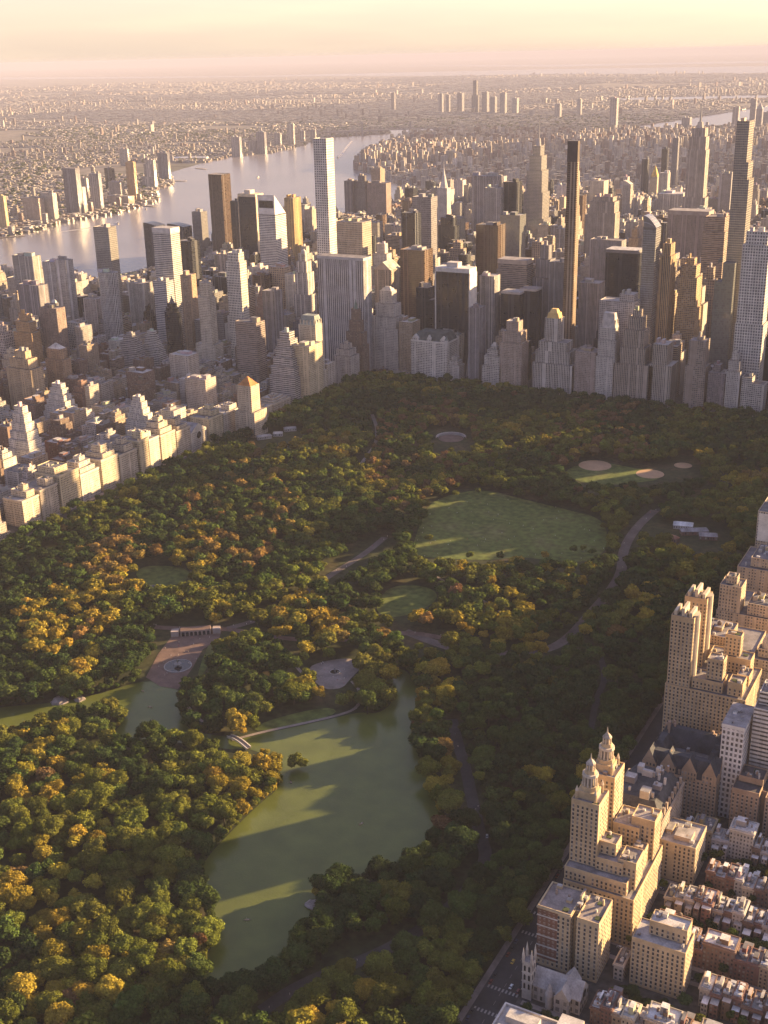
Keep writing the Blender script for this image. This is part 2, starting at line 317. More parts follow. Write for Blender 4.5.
for k, q in enumerate((LAKE_A, LAKE_B)): sheet('lake_water', grow(smooth(pg(*q), 2), 2.5), 0.75 - .01 * k, 'lake_water')
SHEEP = [(428, 505), (445, 497), (470, 491), (490, 491), (520, 499), (570, 511), (602, 519), (609, 540), (602, 556), (585, 563), (548, 561), (520, 557), (490, 561), (440, 559), (410, 556), (418, 530)]
LAWNS = [SHEEP, [(378, 600), (392, 586), (425, 586), (441, 596), (425, 610), (395, 619), (376, 614)], [(132, 573), (150, 565), (192, 569), (186, 584), (150, 589)],
         [(562, 471), (590, 462), (612, 464), (640, 470), (664, 472), (660, 480), (638, 483), (610, 486), (575, 482)], [(205, 650), (222, 628), (212, 660), (194, 690)], [(250, 735), (340, 716), (330, 706), (262, 722)]]
for q in LAWNS: sheet('lawn', smooth(pg(*q), 2), 0.8, 'lawn')
TERRACE = [(146, 678), (158, 655), (178, 629), (223, 627), (219, 640), (203, 650), (193, 668), (178, 690), (160, 687)]
CHERRY = [(306, 669), (322, 662), (352, 658), (364, 666), (350, 680), (342, 690), (320, 690)]
sheet('terrace_paving', pg(*TERRACE), 0.9, 'brick_paving'); sheet('plaza_paving', smooth(pg(*CHERRY), 2), 0.9, 'paving')
CLAY = [((595, 466), 24), ((650, 474.5), 20), ((683, 466), 13)]
for (c, r_) in CLAY:
    p = G(*c); sheet('infield_clay', ngon(p[0], p[1], r_, 24), 0.95, 'clay')
PATHS = [  # pixel line, width, material, layer
    ('park_drive', [(655, 511), (640, 524), (628, 540), (622, 556), (622, 572), (612, 590), (590, 615), (568, 640), (545, 652), (500, 655), (460, 652), (430, 642), (405, 632)], 12, 'drive_surface'),
    ('park_drive', [(452, 720), (458, 745), (466, 770), (472, 800), (480, 836), (488, 860), (470, 890), (430, 925), (380, 955), (300, 985), (262, 1012)], 10, 'asphalt'),
    ('mall_path', [(385, 538), (368, 552), (350, 564), (330, 576), (312, 590), (288, 606), (255, 622), (225, 630)], 9, 'drive_surface'),
    ('park_drive', [(155, 628), (190, 630), (225, 629), (262, 636), (310, 642), (360, 640), (405, 632), (450, 640)], 9, 'brick_paving'),
    ('footpath', [(232, 741), (262, 733), (300, 725), (340, 716), (358, 709), (362, 694), (352, 682)], 3.5, 'paving'),
    ('footpath', [(318, 690), (296, 668), (290, 655), (280, 648)], 3.5, 'paving'),
    ('footpath', [(430, 574), (452, 586), (475, 597), (500, 612), (520, 625)], 4, 'paving'),
    ('footpath', [(178, 692), (186, 705), (198, 720), (218, 732)], 3, 'paving'),
    ('footpath', [(590, 735), (596, 700), (606, 680), (600, 655)], 6, 'asphalt'),
    ('footpath', [(500, 460), (520, 446), (540, 440)], 5, 'paving'),
    ('park_drive', [(740, 470), (720, 490), (690, 505), (656, 511)], 9, 'asphalt'),
    ('footpath', [(372, 415), (378, 430), (376, 445), (366, 458), (350, 480)], 6, 'paving'),
]
PATHM = []
for i, (nm, px, wd, mt) in enumerate(PATHS):
    pts = smooth(pg(*px), 2, False); PATHM.append((pts, wd)); strip(nm, pts, wd, 1.0 + 0.02 * i, mt)

# ------------------------------------------------------------------ streets round the park
sheet('avenue_road', rect(-12, 12, -60, 1700), 0.70, 'asphalt'); sheet('pavement', rect(12, 16.2, -8, 1700), 0.85, 'paving')
sheet('avenue_road', rect(862, 880, -60, 1400), 0.70, 'asphalt'); sheet('pavement', rect(858, 862, -8, 1400), 0.85, 'paving'); sheet('pavement', rect(880, 888, -8, 1400), 0.85, 'paving')
sheet('street_road', rect(-12, 880, -26, -10), 0.74, 'asphalt'); sheet('square_paving', rect(800, 862, -95, -28), 0.78, 'paving')
for k in range(62, 78):
    v = (k - 59) * 80.5; sheet('street_road', rect(-420, -12, v - 5, v + 5), 0.72, 'asphalt')
    for s_ in (-1, 1): sheet('pavement', rect(-420, -15, min(v + s_ * 5, v + s_ * 9), max(v + s_ * 5, v + s_ * 9)), 0.85, 'paving')
mb = MB()
for k in range(60): mb.face([(-0.1, 900 + 9 * k, 0.78), (0.1, 900 + 9 * k, 0.78), (0.1, 904 + 9 * k, 0.78), (-0.1, 904 + 9 * k, 0.78)], 'road_paint')
for k in (1368.5, 1288, 1207.5, 1127):
    for s_ in (-11, 11):
        for j in range(9): mb.face([(-11 + j * 2.5, k + s_ - 1.5, 0.78), (-9.8 + j * 2.5, k + s_ - 1.5, 0.78), (-9.8 + j * 2.5, k + s_ + 1.5, 0.78), (-11 + j * 2.5, k + s_ + 1.5, 0.78)], 'road_paint')
tag(mb.build('road_markings'), kind='structure')

# ------------------------------------------------------------------ trees
def sphere_dirs(n): 
    d = NP.normal(size=(n, 3)); return d / np.linalg.norm(d, axis=1)[:, None]
_s = [(-1, 0), (0, 0), (1, 0)]
def cubesphere():
    V, Fq = [], []
    for ax in range(3):
        for sg in (-1, 1):
            for i in range(2):
                for j in range(2):
                    q = []
                    for a, b_ in ((i, j), (i + 1, j), (i + 1, j + 1), (i, j + 1)):
                        p = [0, 0, 0]; p[ax] = sg; p[(ax + 1) % 3] = a - 1; p[(ax + 2) % 3] = (b_ - 1) * sg; p = np.array(p, float); q.append(p / np.linalg.norm(p))
                    V += q
    return np.array(V)
CS = cubesphere()
def crown_arrays(nq, qs, nl, cores=True):
    """unit tree crown: overlapping lobes set with leaf clumps; (4n,3) quad corners and one tint per quad"""
    cen = [np.array([0, 0, 0.05])]; rr_ = [0.66]; ph = NP.uniform(0, 6.28)
    for i in range(nl):
        a = ph + i * 2.4 + NP.normal() * 0.25; hgt = NP.uniform(-0.38, 0.62); ro = (0.60 - 0.30 * max(hgt, 0)) * NP.uniform(0.75, 1.12)
        cen.append(np.array([ro * math.cos(a), ro * math.sin(a), hgt])); rr_.append(NP.uniform(0.28, 0.46))
    cen = np.array(cen); rr_ = np.array(rr_); lt = NP.uniform(0.78, 1.25, len(rr_))
    k = NP.choice(len(rr_), size=nq * 3, p=rr_ ** 2 / (rr_ ** 2).sum()); d = sphere_dirs(nq * 3)
    p = cen[k] + d * (rr_[k] * NP.uniform(0.80, 1.20, nq * 3))[:, None]
    dist = np.linalg.norm(p[:, None, :] - cen[None], axis=2) / rr_[None]; ok = (dist.min(axis=1) > 0.80) & (p[:, 2] > -0.62)
    p, d, k = p[ok][:nq], d[ok][:nq], k[ok][:nq]; n = len(p)
    nr = d + NP.normal(size=(n, 3)) * 0.45; nr /= np.linalg.norm(nr, axis=1)[:, None]
    t1 = np.cross(nr, NP.normal(size=(n, 3))); t1 /= np.linalg.norm(t1, axis=1)[:, None]; t2 = np.cross(nr, t1)
    s1 = (qs * NP.uniform(0.6, 1.35, n))[:, None]; s2 = (qs * NP.uniform(0.6, 1.2, n))[:, None]
    Q = np.stack([p - t1 * s1, p + t2 * s2 * 0.8 - t1 * s1 * .1, p + t1 * s1, p - t2 * s2], 1).reshape(-1, 3)
    tint = lt[k] * NP.uniform(0.75, 1.25, n)
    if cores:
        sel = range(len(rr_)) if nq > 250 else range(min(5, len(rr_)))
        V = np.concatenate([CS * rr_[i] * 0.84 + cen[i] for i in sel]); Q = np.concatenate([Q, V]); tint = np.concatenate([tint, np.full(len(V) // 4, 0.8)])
    Q = Q * np.array([1, 1, 0.86]); return Q.astype(np.float32), tint.astype(np.float32)
def quadmesh(name, Q, tint, mat, col=None):
    n = len(Q) // 4; me = bpy.data.meshes.new(name); me.vertices.add(4 * n); me.vertices.foreach_set('co', np.ascontiguousarray(Q, np.float32).ravel())
    me.loops.add(4 * n); me.loops.foreach_set('vertex_index', np.arange(4 * n, dtype=np.int32)); me.polygons.add(n); me.polygons.foreach_set('loop_start', np.arange(0, 4 * n, 4, dtype=np.int32))
    me.update(calc_edges=True); a = me.attributes.new('Tint', 'FLOAT_COLOR', 'FACE'); T4 = np.ones((n, 4), np.float32); T4[:, :3] = tint[:, None]; a.data.foreach_set('color', T4.ravel())
    if col is not None:
        a = me.attributes.new('Col', 'FLOAT_COLOR', 'FACE'); T4 = np.ones((n, 4), np.float32); T4[:, :3] = col; a.data.foreach_set('color', T4.ravel())
    me.materials.append(MATS[mat]); return me
TREE_COL = {'dark green': (0.030, 0.047, 0.015), 'green': (0.050, 0.071, 0.017), 'olive': (0.098, 0.105, 0.019), 'golden': (0.215, 0.165, 0.024), 'orange brown': (0.175, 0.115, 0.034), 'russet': (0.13, 0.08, 0.034)}
# every place a tree could stand
gx = np.arange(18, 856, 13.0); gy = np.arange(-4, 1720, 11.4)
XX, YY = np.meshgrid(gx, gy); XX = XX + (np.arange(len(gy)) % 2)[:, None] * 6.5
TP = np.stack([XX.ravel(), YY.ravel()], 1) + NP.uniform(-3.6, 3.6, (XX.size, 2))
keep = NP.uniform(size=len(TP)) > 0.10
TRR = NP.uniform(5.8, 11.4, len(TP)); TH = TRR * 1.25 + NP.uniform(4, 12, len(TP))
pix = lambda f: PXA(np.stack([TP[:, 0], TP[:, 1], TH * f], 1))
LOOK = [LAKE_A, LAKE_B] + LAWNS + [TERRACE, CHERRY]
for q in LOOK:
    keep &= ~inpoly(TP, pg(*q))
    for f_ in ((0.30,) if q in (LAKE_A, LAKE_B) else (0.35, 0.6, 0.8)): keep &= ~inpoly(pix(f_)[:, :2], q)
for pts, wd in PATHM: keep &= distline(TP, pts) > wd / 2 + 2.5
VISP = [([(655, 511), (640, 524), (628, 540), (622, 556)], 8), ([(385, 538), (350, 564), (330, 576)], 8), ([(458, 745), (466, 770), (472, 800), (480, 836)], 4), ([(262, 733), (300, 725), (340, 716), (358, 709)], 4), ([(155, 628), (225, 629)], 5), ([(680, 530), (718, 538)], 12), ([(436, 436), (466, 440)], 9), ([(400, 634), (440, 644)], 4), ([(590, 735), (596, 700), (604, 684)], 6), ([(568, 640), (545, 652)], 4), ([(258, 440), (298, 431)], 6), ([(228, 738), (250, 750)], 9), ([(372, 415), (377, 440)], 4),
        ([(583, 466), (608, 466)], 9), ([(640, 474), (690, 468)], 10), ([(50, 703), (85, 701)], 4), ([(430, 925), (380, 955)], 2), ([(300, 985), (262, 1012)], 4), ([(313, 905), (311, 912)], 7), ([(199, 903), (203, 906)], 6)]
for ln, wd in VISP:
    for f_ in (0.25, 0.5, 0.75, 0.95): keep &= distline(pix(f_)[:, :2], ln) > wd
keep &= ~inpoly(TP, rect(95, 165, 495, 570)) 
TP, TRR, TH = TP[keep], TRR[keep], TH[keep]
# the islet, and planted trees in the side streets and back gardens west of the avenue
ex = [(*G(296, 768), 6.5, 14), (*G(303, 770), 5.5, 12), (*G(292, 771), 5, 11)]
for k_ in range(70, 77):
    vm = (k_ - 59) * 80.5 + 40
    for i in range(30): ex.append((-66 - i * 5.6 + RN.uniform(-2, 2), vm + RN.uniform(-7.5, 7.5), RN.uniform(2.8, 5.4), RN.uniform(8, 14)))
    for i in range(8): ex.append((-62 - i * 16 + RN.uniform(-3, 3), vm - 40 + RN.choice((-6.6, 6.6)), RN.uniform(2.6, 4.2), RN.uniform(8, 12)))
ex += [(-24 - 6.5 * i, 1375.5 + RN.uniform(-1, 1), RN.uniform(3.4, 4.8), RN.uniform(10, 14)) for i in range(6)] + [(17.5 + RN.uniform(-.6, 1.2), 560 + i * 8.6 + RN.uniform(-1.5, 1.5), RN.uniform(4.2, 6.2), RN.uniform(12, 17)) for i in range(98)]
BANK = []
for q in (LAKE_A, LAKE_B):
    ring_ = grow(smooth(pg(*q), 1), 3.2); acc = 0.0
    for a, b_ in zip(ring_, ring_[1:] + ring_[:1]):
        l = math.hypot(b_[0] - a[0], b_[1] - a[1]); t_ = acc
        while t_ < l: BANK.append((a[0] + (b_[0] - a[0]) * t_ / l, a[1] + (b_[1] - a[1]) * t_ / l)); t_ += 5.2
        acc = t_ - l
BANK = np.array(BANK); kb = np.ones(len(BANK), bool); bp = PXA(np.c_[BANK, np.full(len(BANK), 4.0)])[:, :2]
for ln, wd in VISP: kb &= distline(bp, ln) > wd + 1
for q in [TERRACE, CHERRY, LAWNS[5]]: kb &= ~inpoly(bp, q) & (distline(bp, q) > 5)
for q in (LAKE_A, LAKE_B): kb &= ~inpoly(BANK, grow(pg(*q), 0.0))
BANK = BANK[kb]; nb_ = len(BANK); br_ = NP.uniform(2.6, 4.6, nb_); TP = np.concatenate([TP, BANK + NP.uniform(-1, 1, (nb_, 2))]); TRR = np.concatenate([TRR, br_]); TH = np.concatenate([TH, br_ * 1.5 + NP.uniform(1.5, 4, nb_)])
NPARK = len(TP)
ex += [(*G(573, 557), 6, 15), (*G(592, 559), 5.5, 14), (*G(583, 554), 4.5, 12), (*G(429, 545), 6, 15), (*G(424, 520), 6.5, 16), (*G(603, 533), 5.5, 14), (*G(478, 497), 5, 13), (*G(455, 500), 5.5, 14), (*G(545, 563), 6, 15), (*G(500, 563), 6, 15), (*G(470, 562), 5.5, 14)]
TP = np.concatenate([TP, [e_[:2] for e_ in ex]]); TRR = np.concatenate([TRR, [e_[2] for e_ in ex]]); TH = np.concatenate([TH, [e_[3] for e_ in ex]])
# autumn colour in drifts
def vnoise(P, s, seed):
    r = np.random.default_rng(seed); Gd = r.uniform(size=(64, 64)); q = P / s; i = np.floor(q).astype(int); f_ = q - i; f_ = f_ * f_ * (3 - 2 * f_)
    g = lambda a, b_: Gd[a % 64, b_ % 64]
    return (g(i[:, 0], i[:, 1]) * (1 - f_[:, 0]) + g(i[:, 0] + 1, i[:, 1]) * f_[:, 0]) * (1 - f_[:, 1]) + (g(i[:, 0], i[:, 1] + 1) * (1 - f_[:, 0]) + g(i[:, 0] + 1, i[:, 1] + 1) * f_[:, 0]) * f_[:, 1]
q_ = vnoise(TP, 75, 3) * 0.62 + vnoise(TP, 24, 4) * 0.30 + NP.uniform(size=len(TP)) * 0.16
NAMES = list(TREE_COL); TC = np.full(len(TP), 0)
TC[q_ > 0.42] = 1; TC[q_ > 0.56] = 2; TC[q_ > 0.76] = 3; TC[(q_ > 0.86)] = 4; TC[(NP.uniform(size=len(TP)) < 0.008)] = 5
tpx = PXA(np.stack([TP[:, 0], TP[:, 1], TH * 0.7], 1))
for (bx, by, br, ci, pr) in [(112, 578, 26, 3, .7), (128, 555, 34, 4, .5), (85, 548, 30, 4, .3), (195, 548, 24, 3, .6), (52, 622, 36, 3, .55), (85, 625, 20, 4, .5), (88, 665, 16, 3, .7), (100, 610, 25, 3, .5), (321, 624, 17, 3, .9), (237, 722, 13, 3, 1), (440, 665, 22, 3, .45), (430, 700, 18, 3, .5), (432, 640, 18, 2, .6),
        (390, 628, 14, 4, .7), (545, 595, 60, 3, .25), (520, 632, 26, 3, .5), (640, 600, 16, 3, .6), (615, 627, 6, 4, 1), (440, 770, 14, 3, .6), (445, 745, 12, 4, .5), (240, 510, 60, 4, .2), (300, 620, 30, 3, .4), (345, 630, 12, 4, .5), (430, 455, 60, 5, .25), (450, 470, 40, 2, .5), (600, 450, 50, 5, .3), (20, 760, 60, 3, .35), (60, 800, 60, 3, .2), (110, 870, 90, 2, .4), (40, 900, 60, 3, .25), (200, 770, 50, 2, .5), (250, 760, 40, 3, .4), (190, 985, 40, 2, .4), (330, 900, 26, 3, .3), (60, 985, 40, 3, .3)]:
    s_ = (np.hypot(tpx[:, 0] - bx, tpx[:, 1] - by) < br) & (NP.uniform(size=len(TP)) < pr); TC[s_] = ci
shaded = (tpx[:, 0] > 470) & (tpx[:, 1] > 650); TC[shaded & (NP.uniform(size=len(TP)) < 0.75) & (TC > 1)] = 0  # dark green woods; the avenue's shade is partly put into their leaf colour
inf = (tpx[:, 0] > -25) & (tpx[:, 0] < 793) & (tpx[:, 1] > 0) & (tpx[:, 1] < 1045)
big = TRR / tpx[:, 2] * (inf * 1.0) * ((tpx[:, 0] > 4) & (tpx[:, 0] < 764) & (tpx[:, 1] < 1019))
order = np.argsort(-big)
SINGLE = set(int(i) for i in order[:290])
base_c = np.array([TREE_COL[n] for n in NAMES])
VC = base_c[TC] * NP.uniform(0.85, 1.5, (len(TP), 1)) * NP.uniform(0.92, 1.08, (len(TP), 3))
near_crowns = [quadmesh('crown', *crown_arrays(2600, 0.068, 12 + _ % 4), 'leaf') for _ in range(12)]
def trunk_mesh():
    mb = MB(); mb.cone(0, 0, 0.45, 0.28, 0, 7, 'bark', (1, 1, 1), n=7)
    for a in (0.4, 2.5, 4.4):
        ca, sa = math.cos(a), math.sin(a); p0 = ngon(0, 0, 0.22, 5); p1 = ngon(2.2 * ca, 2.2 * sa, 0.08, 5); mb.walls(p0, 6.4, 10.2, 'bark', (1, 1, 1), poly1=p1)
    o = mb.build('trunk'); me = o.data; bpy.data.objects.remove(o); return me
trunk_me = trunk_mesh()
TREES = []
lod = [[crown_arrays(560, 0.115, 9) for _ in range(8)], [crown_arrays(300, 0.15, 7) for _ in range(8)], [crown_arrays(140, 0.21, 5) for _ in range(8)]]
WQ, WT, WC = [], [], []
for i in range(len(TP)):
    a = NP.uniform(0, 6.28); r_ = TRR[i]; hz = r_ * NP.uniform(0.78, 1.0); zc = max(TH[i] - hz * 0.86, hz * .6)
    if i in SINGLE:
        e = bpy.data.objects.new('tree', None); link(e); e.location = (TP[i, 0], TP[i, 1], 0.6); e['category'] = 'tree'
        c = bpy.data.objects.new('crown', near_crowns[i % 12]); link(c, e); c.location = (0, 0, zc); c.scale = (r_, r_ * NP.uniform(.80, 1.2), hz); c.rotation_euler = (0, 0, a); c.color = (*[float(x) for x in VC[i]], 1)
        t_ = bpy.data.objects.new('trunk', trunk_me); link(t_, e); t_.scale = (r_ / 8, r_ / 8, zc / 9.0)
        TREES.append((e, i)); continue
    dd = tpx[i, 2]; Q, T = lod[0 if dd < 1250 else 1 if dd < 1750 else 2][i % 8]
    ca, sa = math.cos(a), math.sin(a); W = np.empty_like(Q); W[:, 0] = (Q[:, 0] * ca - Q[:, 1] * sa) * r_ + TP[i, 0]; W[:, 1] = (Q[:, 0] * sa + Q[:, 1] * ca) * r_ + TP[i, 1]; W[:, 2] = Q[:, 2] * hz + zc + 0.6
    WQ.append(W); WT.append(T); WC.append(np.repeat(VC[i][None], len(T), 0))
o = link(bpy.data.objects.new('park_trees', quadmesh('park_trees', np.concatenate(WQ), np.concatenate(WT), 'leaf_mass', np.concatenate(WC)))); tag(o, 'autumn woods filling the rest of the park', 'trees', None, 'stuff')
print('trees', len(TP), 'quads', sum(len(t) for t in WT))

# ------------------------------------------------------------------ buildings
LIME, WHITE, TAN, BRN, RED, CREAM, GREY, PALE = (.43, .375, .31), (.60, .555, .50), (.37, .285, .20), (.20, .135, .10), (.215, .125, .095), (.50, .42, .32), (.31, .29, .29), (.52, .47, .42)
BLK, STEEL, GOLDEN, DKGREY = (.035, .035, .04), (.24, .25, .27), (.45, .31, .17), (.15, .14, .145)
STY = {'masonry': ('masonry', 2.7, 3.2), 'pair': ('masonry_pair', 3.4, 3.2), 'ribbon': ('ribbon', 6, 3.6), 'pier': ('pier', 3.0, 3.7), 'fine': ('pier_fine', 2.6, 3.7), 'glass': ('glass', 3.0, 3.9), 'dark': ('dark_glass', 3.0, 3.9),
       'bronze': ('bronze_glass', 3.0, 3.9), 'grid': ('grid', 4.75, 4.75), 'silver': ('silver_bands', 6, 3.9)}
T1 = [(0, 1, 0, 1, 0, 1)]
STEP = [(0, 1, 0, 1, 0, .55), (.1, .9, .08, .92, .55, .78), (.22, .78, .2, .8, .78, .92), (.33, .67, .32, .68, .92, 1)]
STEP2 = [(0, 1, 0, 1, 0, .72), (.12, .88, .12, .88, .72, .88), (.27, .73, .27, .73, .88, 1)]
ZIG = [(0, 1, 0, 1, 0, .40), (.05, .95, .06, .94, .40, .53), (.11, .89, .13, .87, .53, .65), (.18, .82, .20, .80, .65, .77), (.24, .76, .26, .74, .77, .90), (.31, .69, .32, .68, .90, 1)]
BASE_T = [(0, 1, 0, 1, 0, .30), (.14, .86, .12, .88, .30, 1)]
def water_tank(mb, x, y, z, s=1.0):
    for a in range(4):
        px_, py_ = x + 1.3 * s * (1 if a in (0, 3) else -1), y + 1.3 * s * (1 if a < 2 else -1); mb.box(px_ - .15, px_ + .15, py_ - .15, py_ + .15, z, z + 2.4 * s, 'metal', (.10, .09, .085), top=False)
    mb.cone(x, y, 2.0 * s, 1.9 * s, z + 2.4 * s, z + 6.0 * s, 'stone', (.16, .105, .07), n=9); mb.cone(x, y, 2.2 * s, 0.1, z + 6.0 * s, z + 7.6 * s, 'stone', (.12, .09, .075), n=9, top=False)
ROOFC = [(.30, .27, .26), (.22, .20, .20), (.38, .35, .33), (.16, .15, .15), (.45, .42, .40), (.26, .22, .20)]
def building_parts(s, P, seed):
    """fill P (part name -> MB) with one building's faces, in coordinates relative to its own origin"""
    r = random.Random(seed); g = lambda n: P.setdefault(n, MB())
    uc, vc = (s['u0'] + s['u1']) / 2, (s['v0'] + s['v1']) / 2; W, D, H = s['u1'] - s['u0'], s['v1'] - s['v0'], s['h']
    mt, bay, fl = STY[s['style']]; bay = s.get('bay', bay); mt = 'stone' if s.get('windows') else mt; col = s['col']; rc = s.get('roofcol') or r.choice(ROOFC); det = s.get('detail', 1); F_ = g('facade')
    tiers = s.get('tiers') or T1; top_t = tiers[-1]
    for k, (a0, a1, b0, b1, t0, t1) in enumerate(tiers):
        x0, x1, y0, y1 = -W / 2 + a0 * W, -W / 2 + a1 * W, -D / 2 + b0 * D, -D / 2 + b1 * D; z0, z1 = t0 * H, t1 * H
        p = rect(x0, x1, y0, y1)
        if s.get('chamfer'):
            c_ = s['chamfer'] * min(x1 - x0, y1 - y0); p = [(x0 + c_, y0), (x1 - c_, y0), (x1, y0 + c_), (x1, y1 - c_), (x1 - c_, y1), (x0 + c_, y1), (x0, y1 - c_), (x0, y0 + c_)]
        if s.get('round'): p = [((x0 + x1) / 2 + (x1 - x0) / 2 * math.cos(q), (y0 + y1) / 2 + (y1 - y0) / 2 * math.sin(q)) for q in [2 * math.pi * i / 16 for i in range(16)]]
        F_.walls(p, z0, z1, mt, col, bay, fl)
        if det >= 1 and min(x1 - x0, y1 - y0) > 4:
            q = inset(p, 0.45); n = len(p); tc_ = tuple(min(1, c * 1.08) for c in col)
            for i in range(n): F_.face([(*p[i], z1), (*p[(i + 1) % n], z1), (*q[(i + 1) % n], z1), (*q[i], z1)], 'stone', tc_)
            for i in range(n): F_.face([(*q[(i + 1) % n], z1 - 1.0), (*q[i], z1 - 1.0), (*q[i], z1), (*q[(i + 1) % n], z1)], 'stone', col)
            g('roof#%d' % k if s.get('hero') else 'roof').cap(q, z1 - 1.0, 'roofing', rc)
        else: g('roof').cap(p, z1, 'roofing', rc)
        if s.get('cornice') and k == 0 and det >= 1:
            q = inset(p, -0.7); Cn = g('cornice'); Cn.walls(q, z1 - 1.9, z1 - 0.7, 'stone', tuple(min(1, c * 1.1) for c in col), 99, 9); n = len(p)
            for i in range(n): Cn.face([(*q[i], z1 - .7), (*q[(i + 1) % n], z1 - .7), (*p[(i + 1) % n], z1 - .7), (*p[i], z1 - .7)], 'stone', col); Cn.face([(*p[i], z1 - 1.9), (*p[(i + 1) % n], z1 - 1.9), (*q[(i + 1) % n], z1 - 1.9), (*q[i], z1 - 1.9)], 'stone', col)
    a0, a1, b0, b1, t0, t1 = top_t; x0, x1, y0, y1 = -W / 2 + a0 * W, -W / 2 + a1 * W, -D / 2 + b0 * D, -D / 2 + b1 * D; zt = H - (1.0 if det else 0); wx, wy = x1 - x0, y1 - y0; cx, cy_ = (x0 + x1) / 2, (y0 + y1) / 2
    tp = s.get('top')
    if tp is None and s.get('bulk', True):
        for k in range(2 if wx > 22 else 1):
            Bk = g('bulkhead#%d' % k)
            bw, bd = wx * r.uniform(.18, .42), wy * r.uniform(.25, .5); bx = cx + r.uniform(-.3, .3) * (wx - bw); by = cy_ + r.uniform(-.3, .3) * (wy - bd)
            if k == 1: bx = cx - (bx - cx) - (wx * .2 if bx > cx else -wx * .2); bw *= .6
            bx = min(max(bx, x0 + bw / 2 + .6), x1 - bw / 2 - .6)
            Bk.box(bx - bw / 2, bx + bw / 2, by - bd / 2, by + bd / 2, zt, zt + r.uniform(3, 6.5) + (2 if H > 90 else 0), 'stone', tuple(c * r.uniform(.75, 1.0) for c in col) if r.random() < .7 else (.3, .28, .27), topmat='roofing', topcol=rc)
        if det >= 2:
            for k in range(r.randint(3, 7)):
                ax, ay, sz = r.uniform(x0 + 2, x1 - 2), r.uniform(y0 + 2, y1 - 2), r.uniform(.8, 2.0); g('air_handler#%d' % k).box(ax - sz, ax + sz, ay - sz * .7, ay + sz * .7, zt + .2, zt + r.uniform(1.2, 2.6), 'metal', r.choice([(.42, .41, .40), (.22, .22, .22), (.55, .53, .5)]))
            for k in range(r.randint(1, 4)):
                ax, ay = r.uniform(x0 + 2, x1 - 2), r.uniform(y0 + 2, y1 - 2); g('chimney#%d' % k).box(ax - .6, ax + .6, ay - .5, ay + .5, zt, zt + r.uniform(1.6, 3.4), 'stone', r.choice([RED, BRN, GREY]))
    if s.get('rearbox'):
        w2, dp, hr, sd = s['rearbox']; y = D / 2 if sd > 0 else -D / 2; g('rear_extension').box(-W / 2 + .2, -W / 2 + .2 + w2, min(y, y + sd * dp), max(y, y + sd * dp), 0, hr, mt, col, bay=2.6, topmat='roofing', topcol=rc)
    if s.get('tank'): water_tank(g('water_tank'), cx + r.uniform(-.25, .25) * wx, cy_ + r.uniform(-.25, .25) * wy, zt + (0 if tp else 0.1), s.get('tank'))
    if tp:
        k, hh, tcol = tp[0], tp[1], tp[2] if len(tp) > 2 else col; pr = rect(x0 + .5, x1 - .5, y0 + .5, y1 - .5)
        if k == 'pyramid': g('pyramid_roof').walls(pr, zt, zt + hh, 'roofing', tcol, 99, 99, poly1=[(cx + (p[0] - cx) * .06, cy_ + (p[1] - cy_) * .06) for p in pr]); g('pyramid_roof').cap([(cx + (p[0] - cx) * .06, cy_ + (p[1] - cy_) * .06) for p in pr], zt + hh, 'roofing', tcol)
        if k == 'mansard':
            q = inset(pr, min(wx, wy) * .18); g('mansard_roof').prism(pr, zt, zt + hh, 'roofing', tcol, poly1=q)
            for i in range(max(2, int(wx / 7))):
                dx = x0 + (i + .5) * wx / max(2, int(wx / 7)); g('dormer#%d' % i).box(dx - 1, dx + 1, y1 - 2.6, y1 - .9, zt, zt + hh * .55, 'stone', col)
            for i in range(max(2, int(wy / 7))):
                dy = y0 + (i + .5) * wy / max(2, int(wy / 7)); g('dormer#w%d' % i).box(x0 + .9, x0 + 2.6, dy - 1, dy + 1, zt, zt + hh * .55, 'stone', col)
        if k == 'spire':
            n = 8; rr0 = min(wx, wy) / 2 * .96; S_ = g('spire')
            for (f0, r0, r1, f1) in ((0, 1, .74, .22), (.22, .68, .44, .45), (.45, .36, .12, .72), (.72, .07, .03, 1.0)): S_.cone(cx, cy_, rr0 * r0, rr0 * r1, zt + f0 * hh, zt + f1 * hh, 'metal' if f0 > .4 else 'stone', tcol, n=n)
        if k == 'antenna':
            A_ = g('antenna'); rr0 = min(wx, wy) * .34; A_.cone(cx, cy_, rr0, rr0 * .7, zt, zt + hh * .25, 'stone', tcol, n=8); A_.cone(cx, cy_, rr0 * .35, rr0 * .18, zt + hh * .25, zt + hh * .7, 'metal', (.3, .28, .27), n=6); A_.cone(cx, cy_, rr0 * .17, rr0 * .1, zt + hh * .7, zt + hh, 'metal', (.3, .28, .27), n=6)
        if k == 'dome':
            for i in range(4):
                q0, q1 = i / 4 * math.pi / 2, (i + 1) / 4 * math.pi / 2; rr0 = min(wx, wy) / 2 * .95; g('dome').cone(cx, cy_, rr0 * math.cos(q0), rr0 * math.cos(q1), zt + hh * math.sin(q0), zt + hh * math.sin(q1), 'roofing', tcol, n=12)
        if k == 'slant':  # high at the north side, falling to the south
            S_ = g('slanted_crown'); a_, b_, c_, d_ = (x0, y0, zt), (x1, y0, zt), (x1, y1, zt), (x0, y1, zt); e_, f_ = (x1, y1, zt + hh), (x0, y1, zt + hh)
            S_.face([d_, c_, e_, f_][::-1], 'stone', tcol); S_.face([a_, b_, e_, f_], 'metal', tcol); S_.face([b_, c_, e_], 'stone', tcol); S_.face([a_, f_, d_], 'stone', tcol); S_.box(x0 + 4, x1 - 4, y1, y1 + .3, zt + hh * .35, zt + hh * .72, 'dark_glass', BLK)
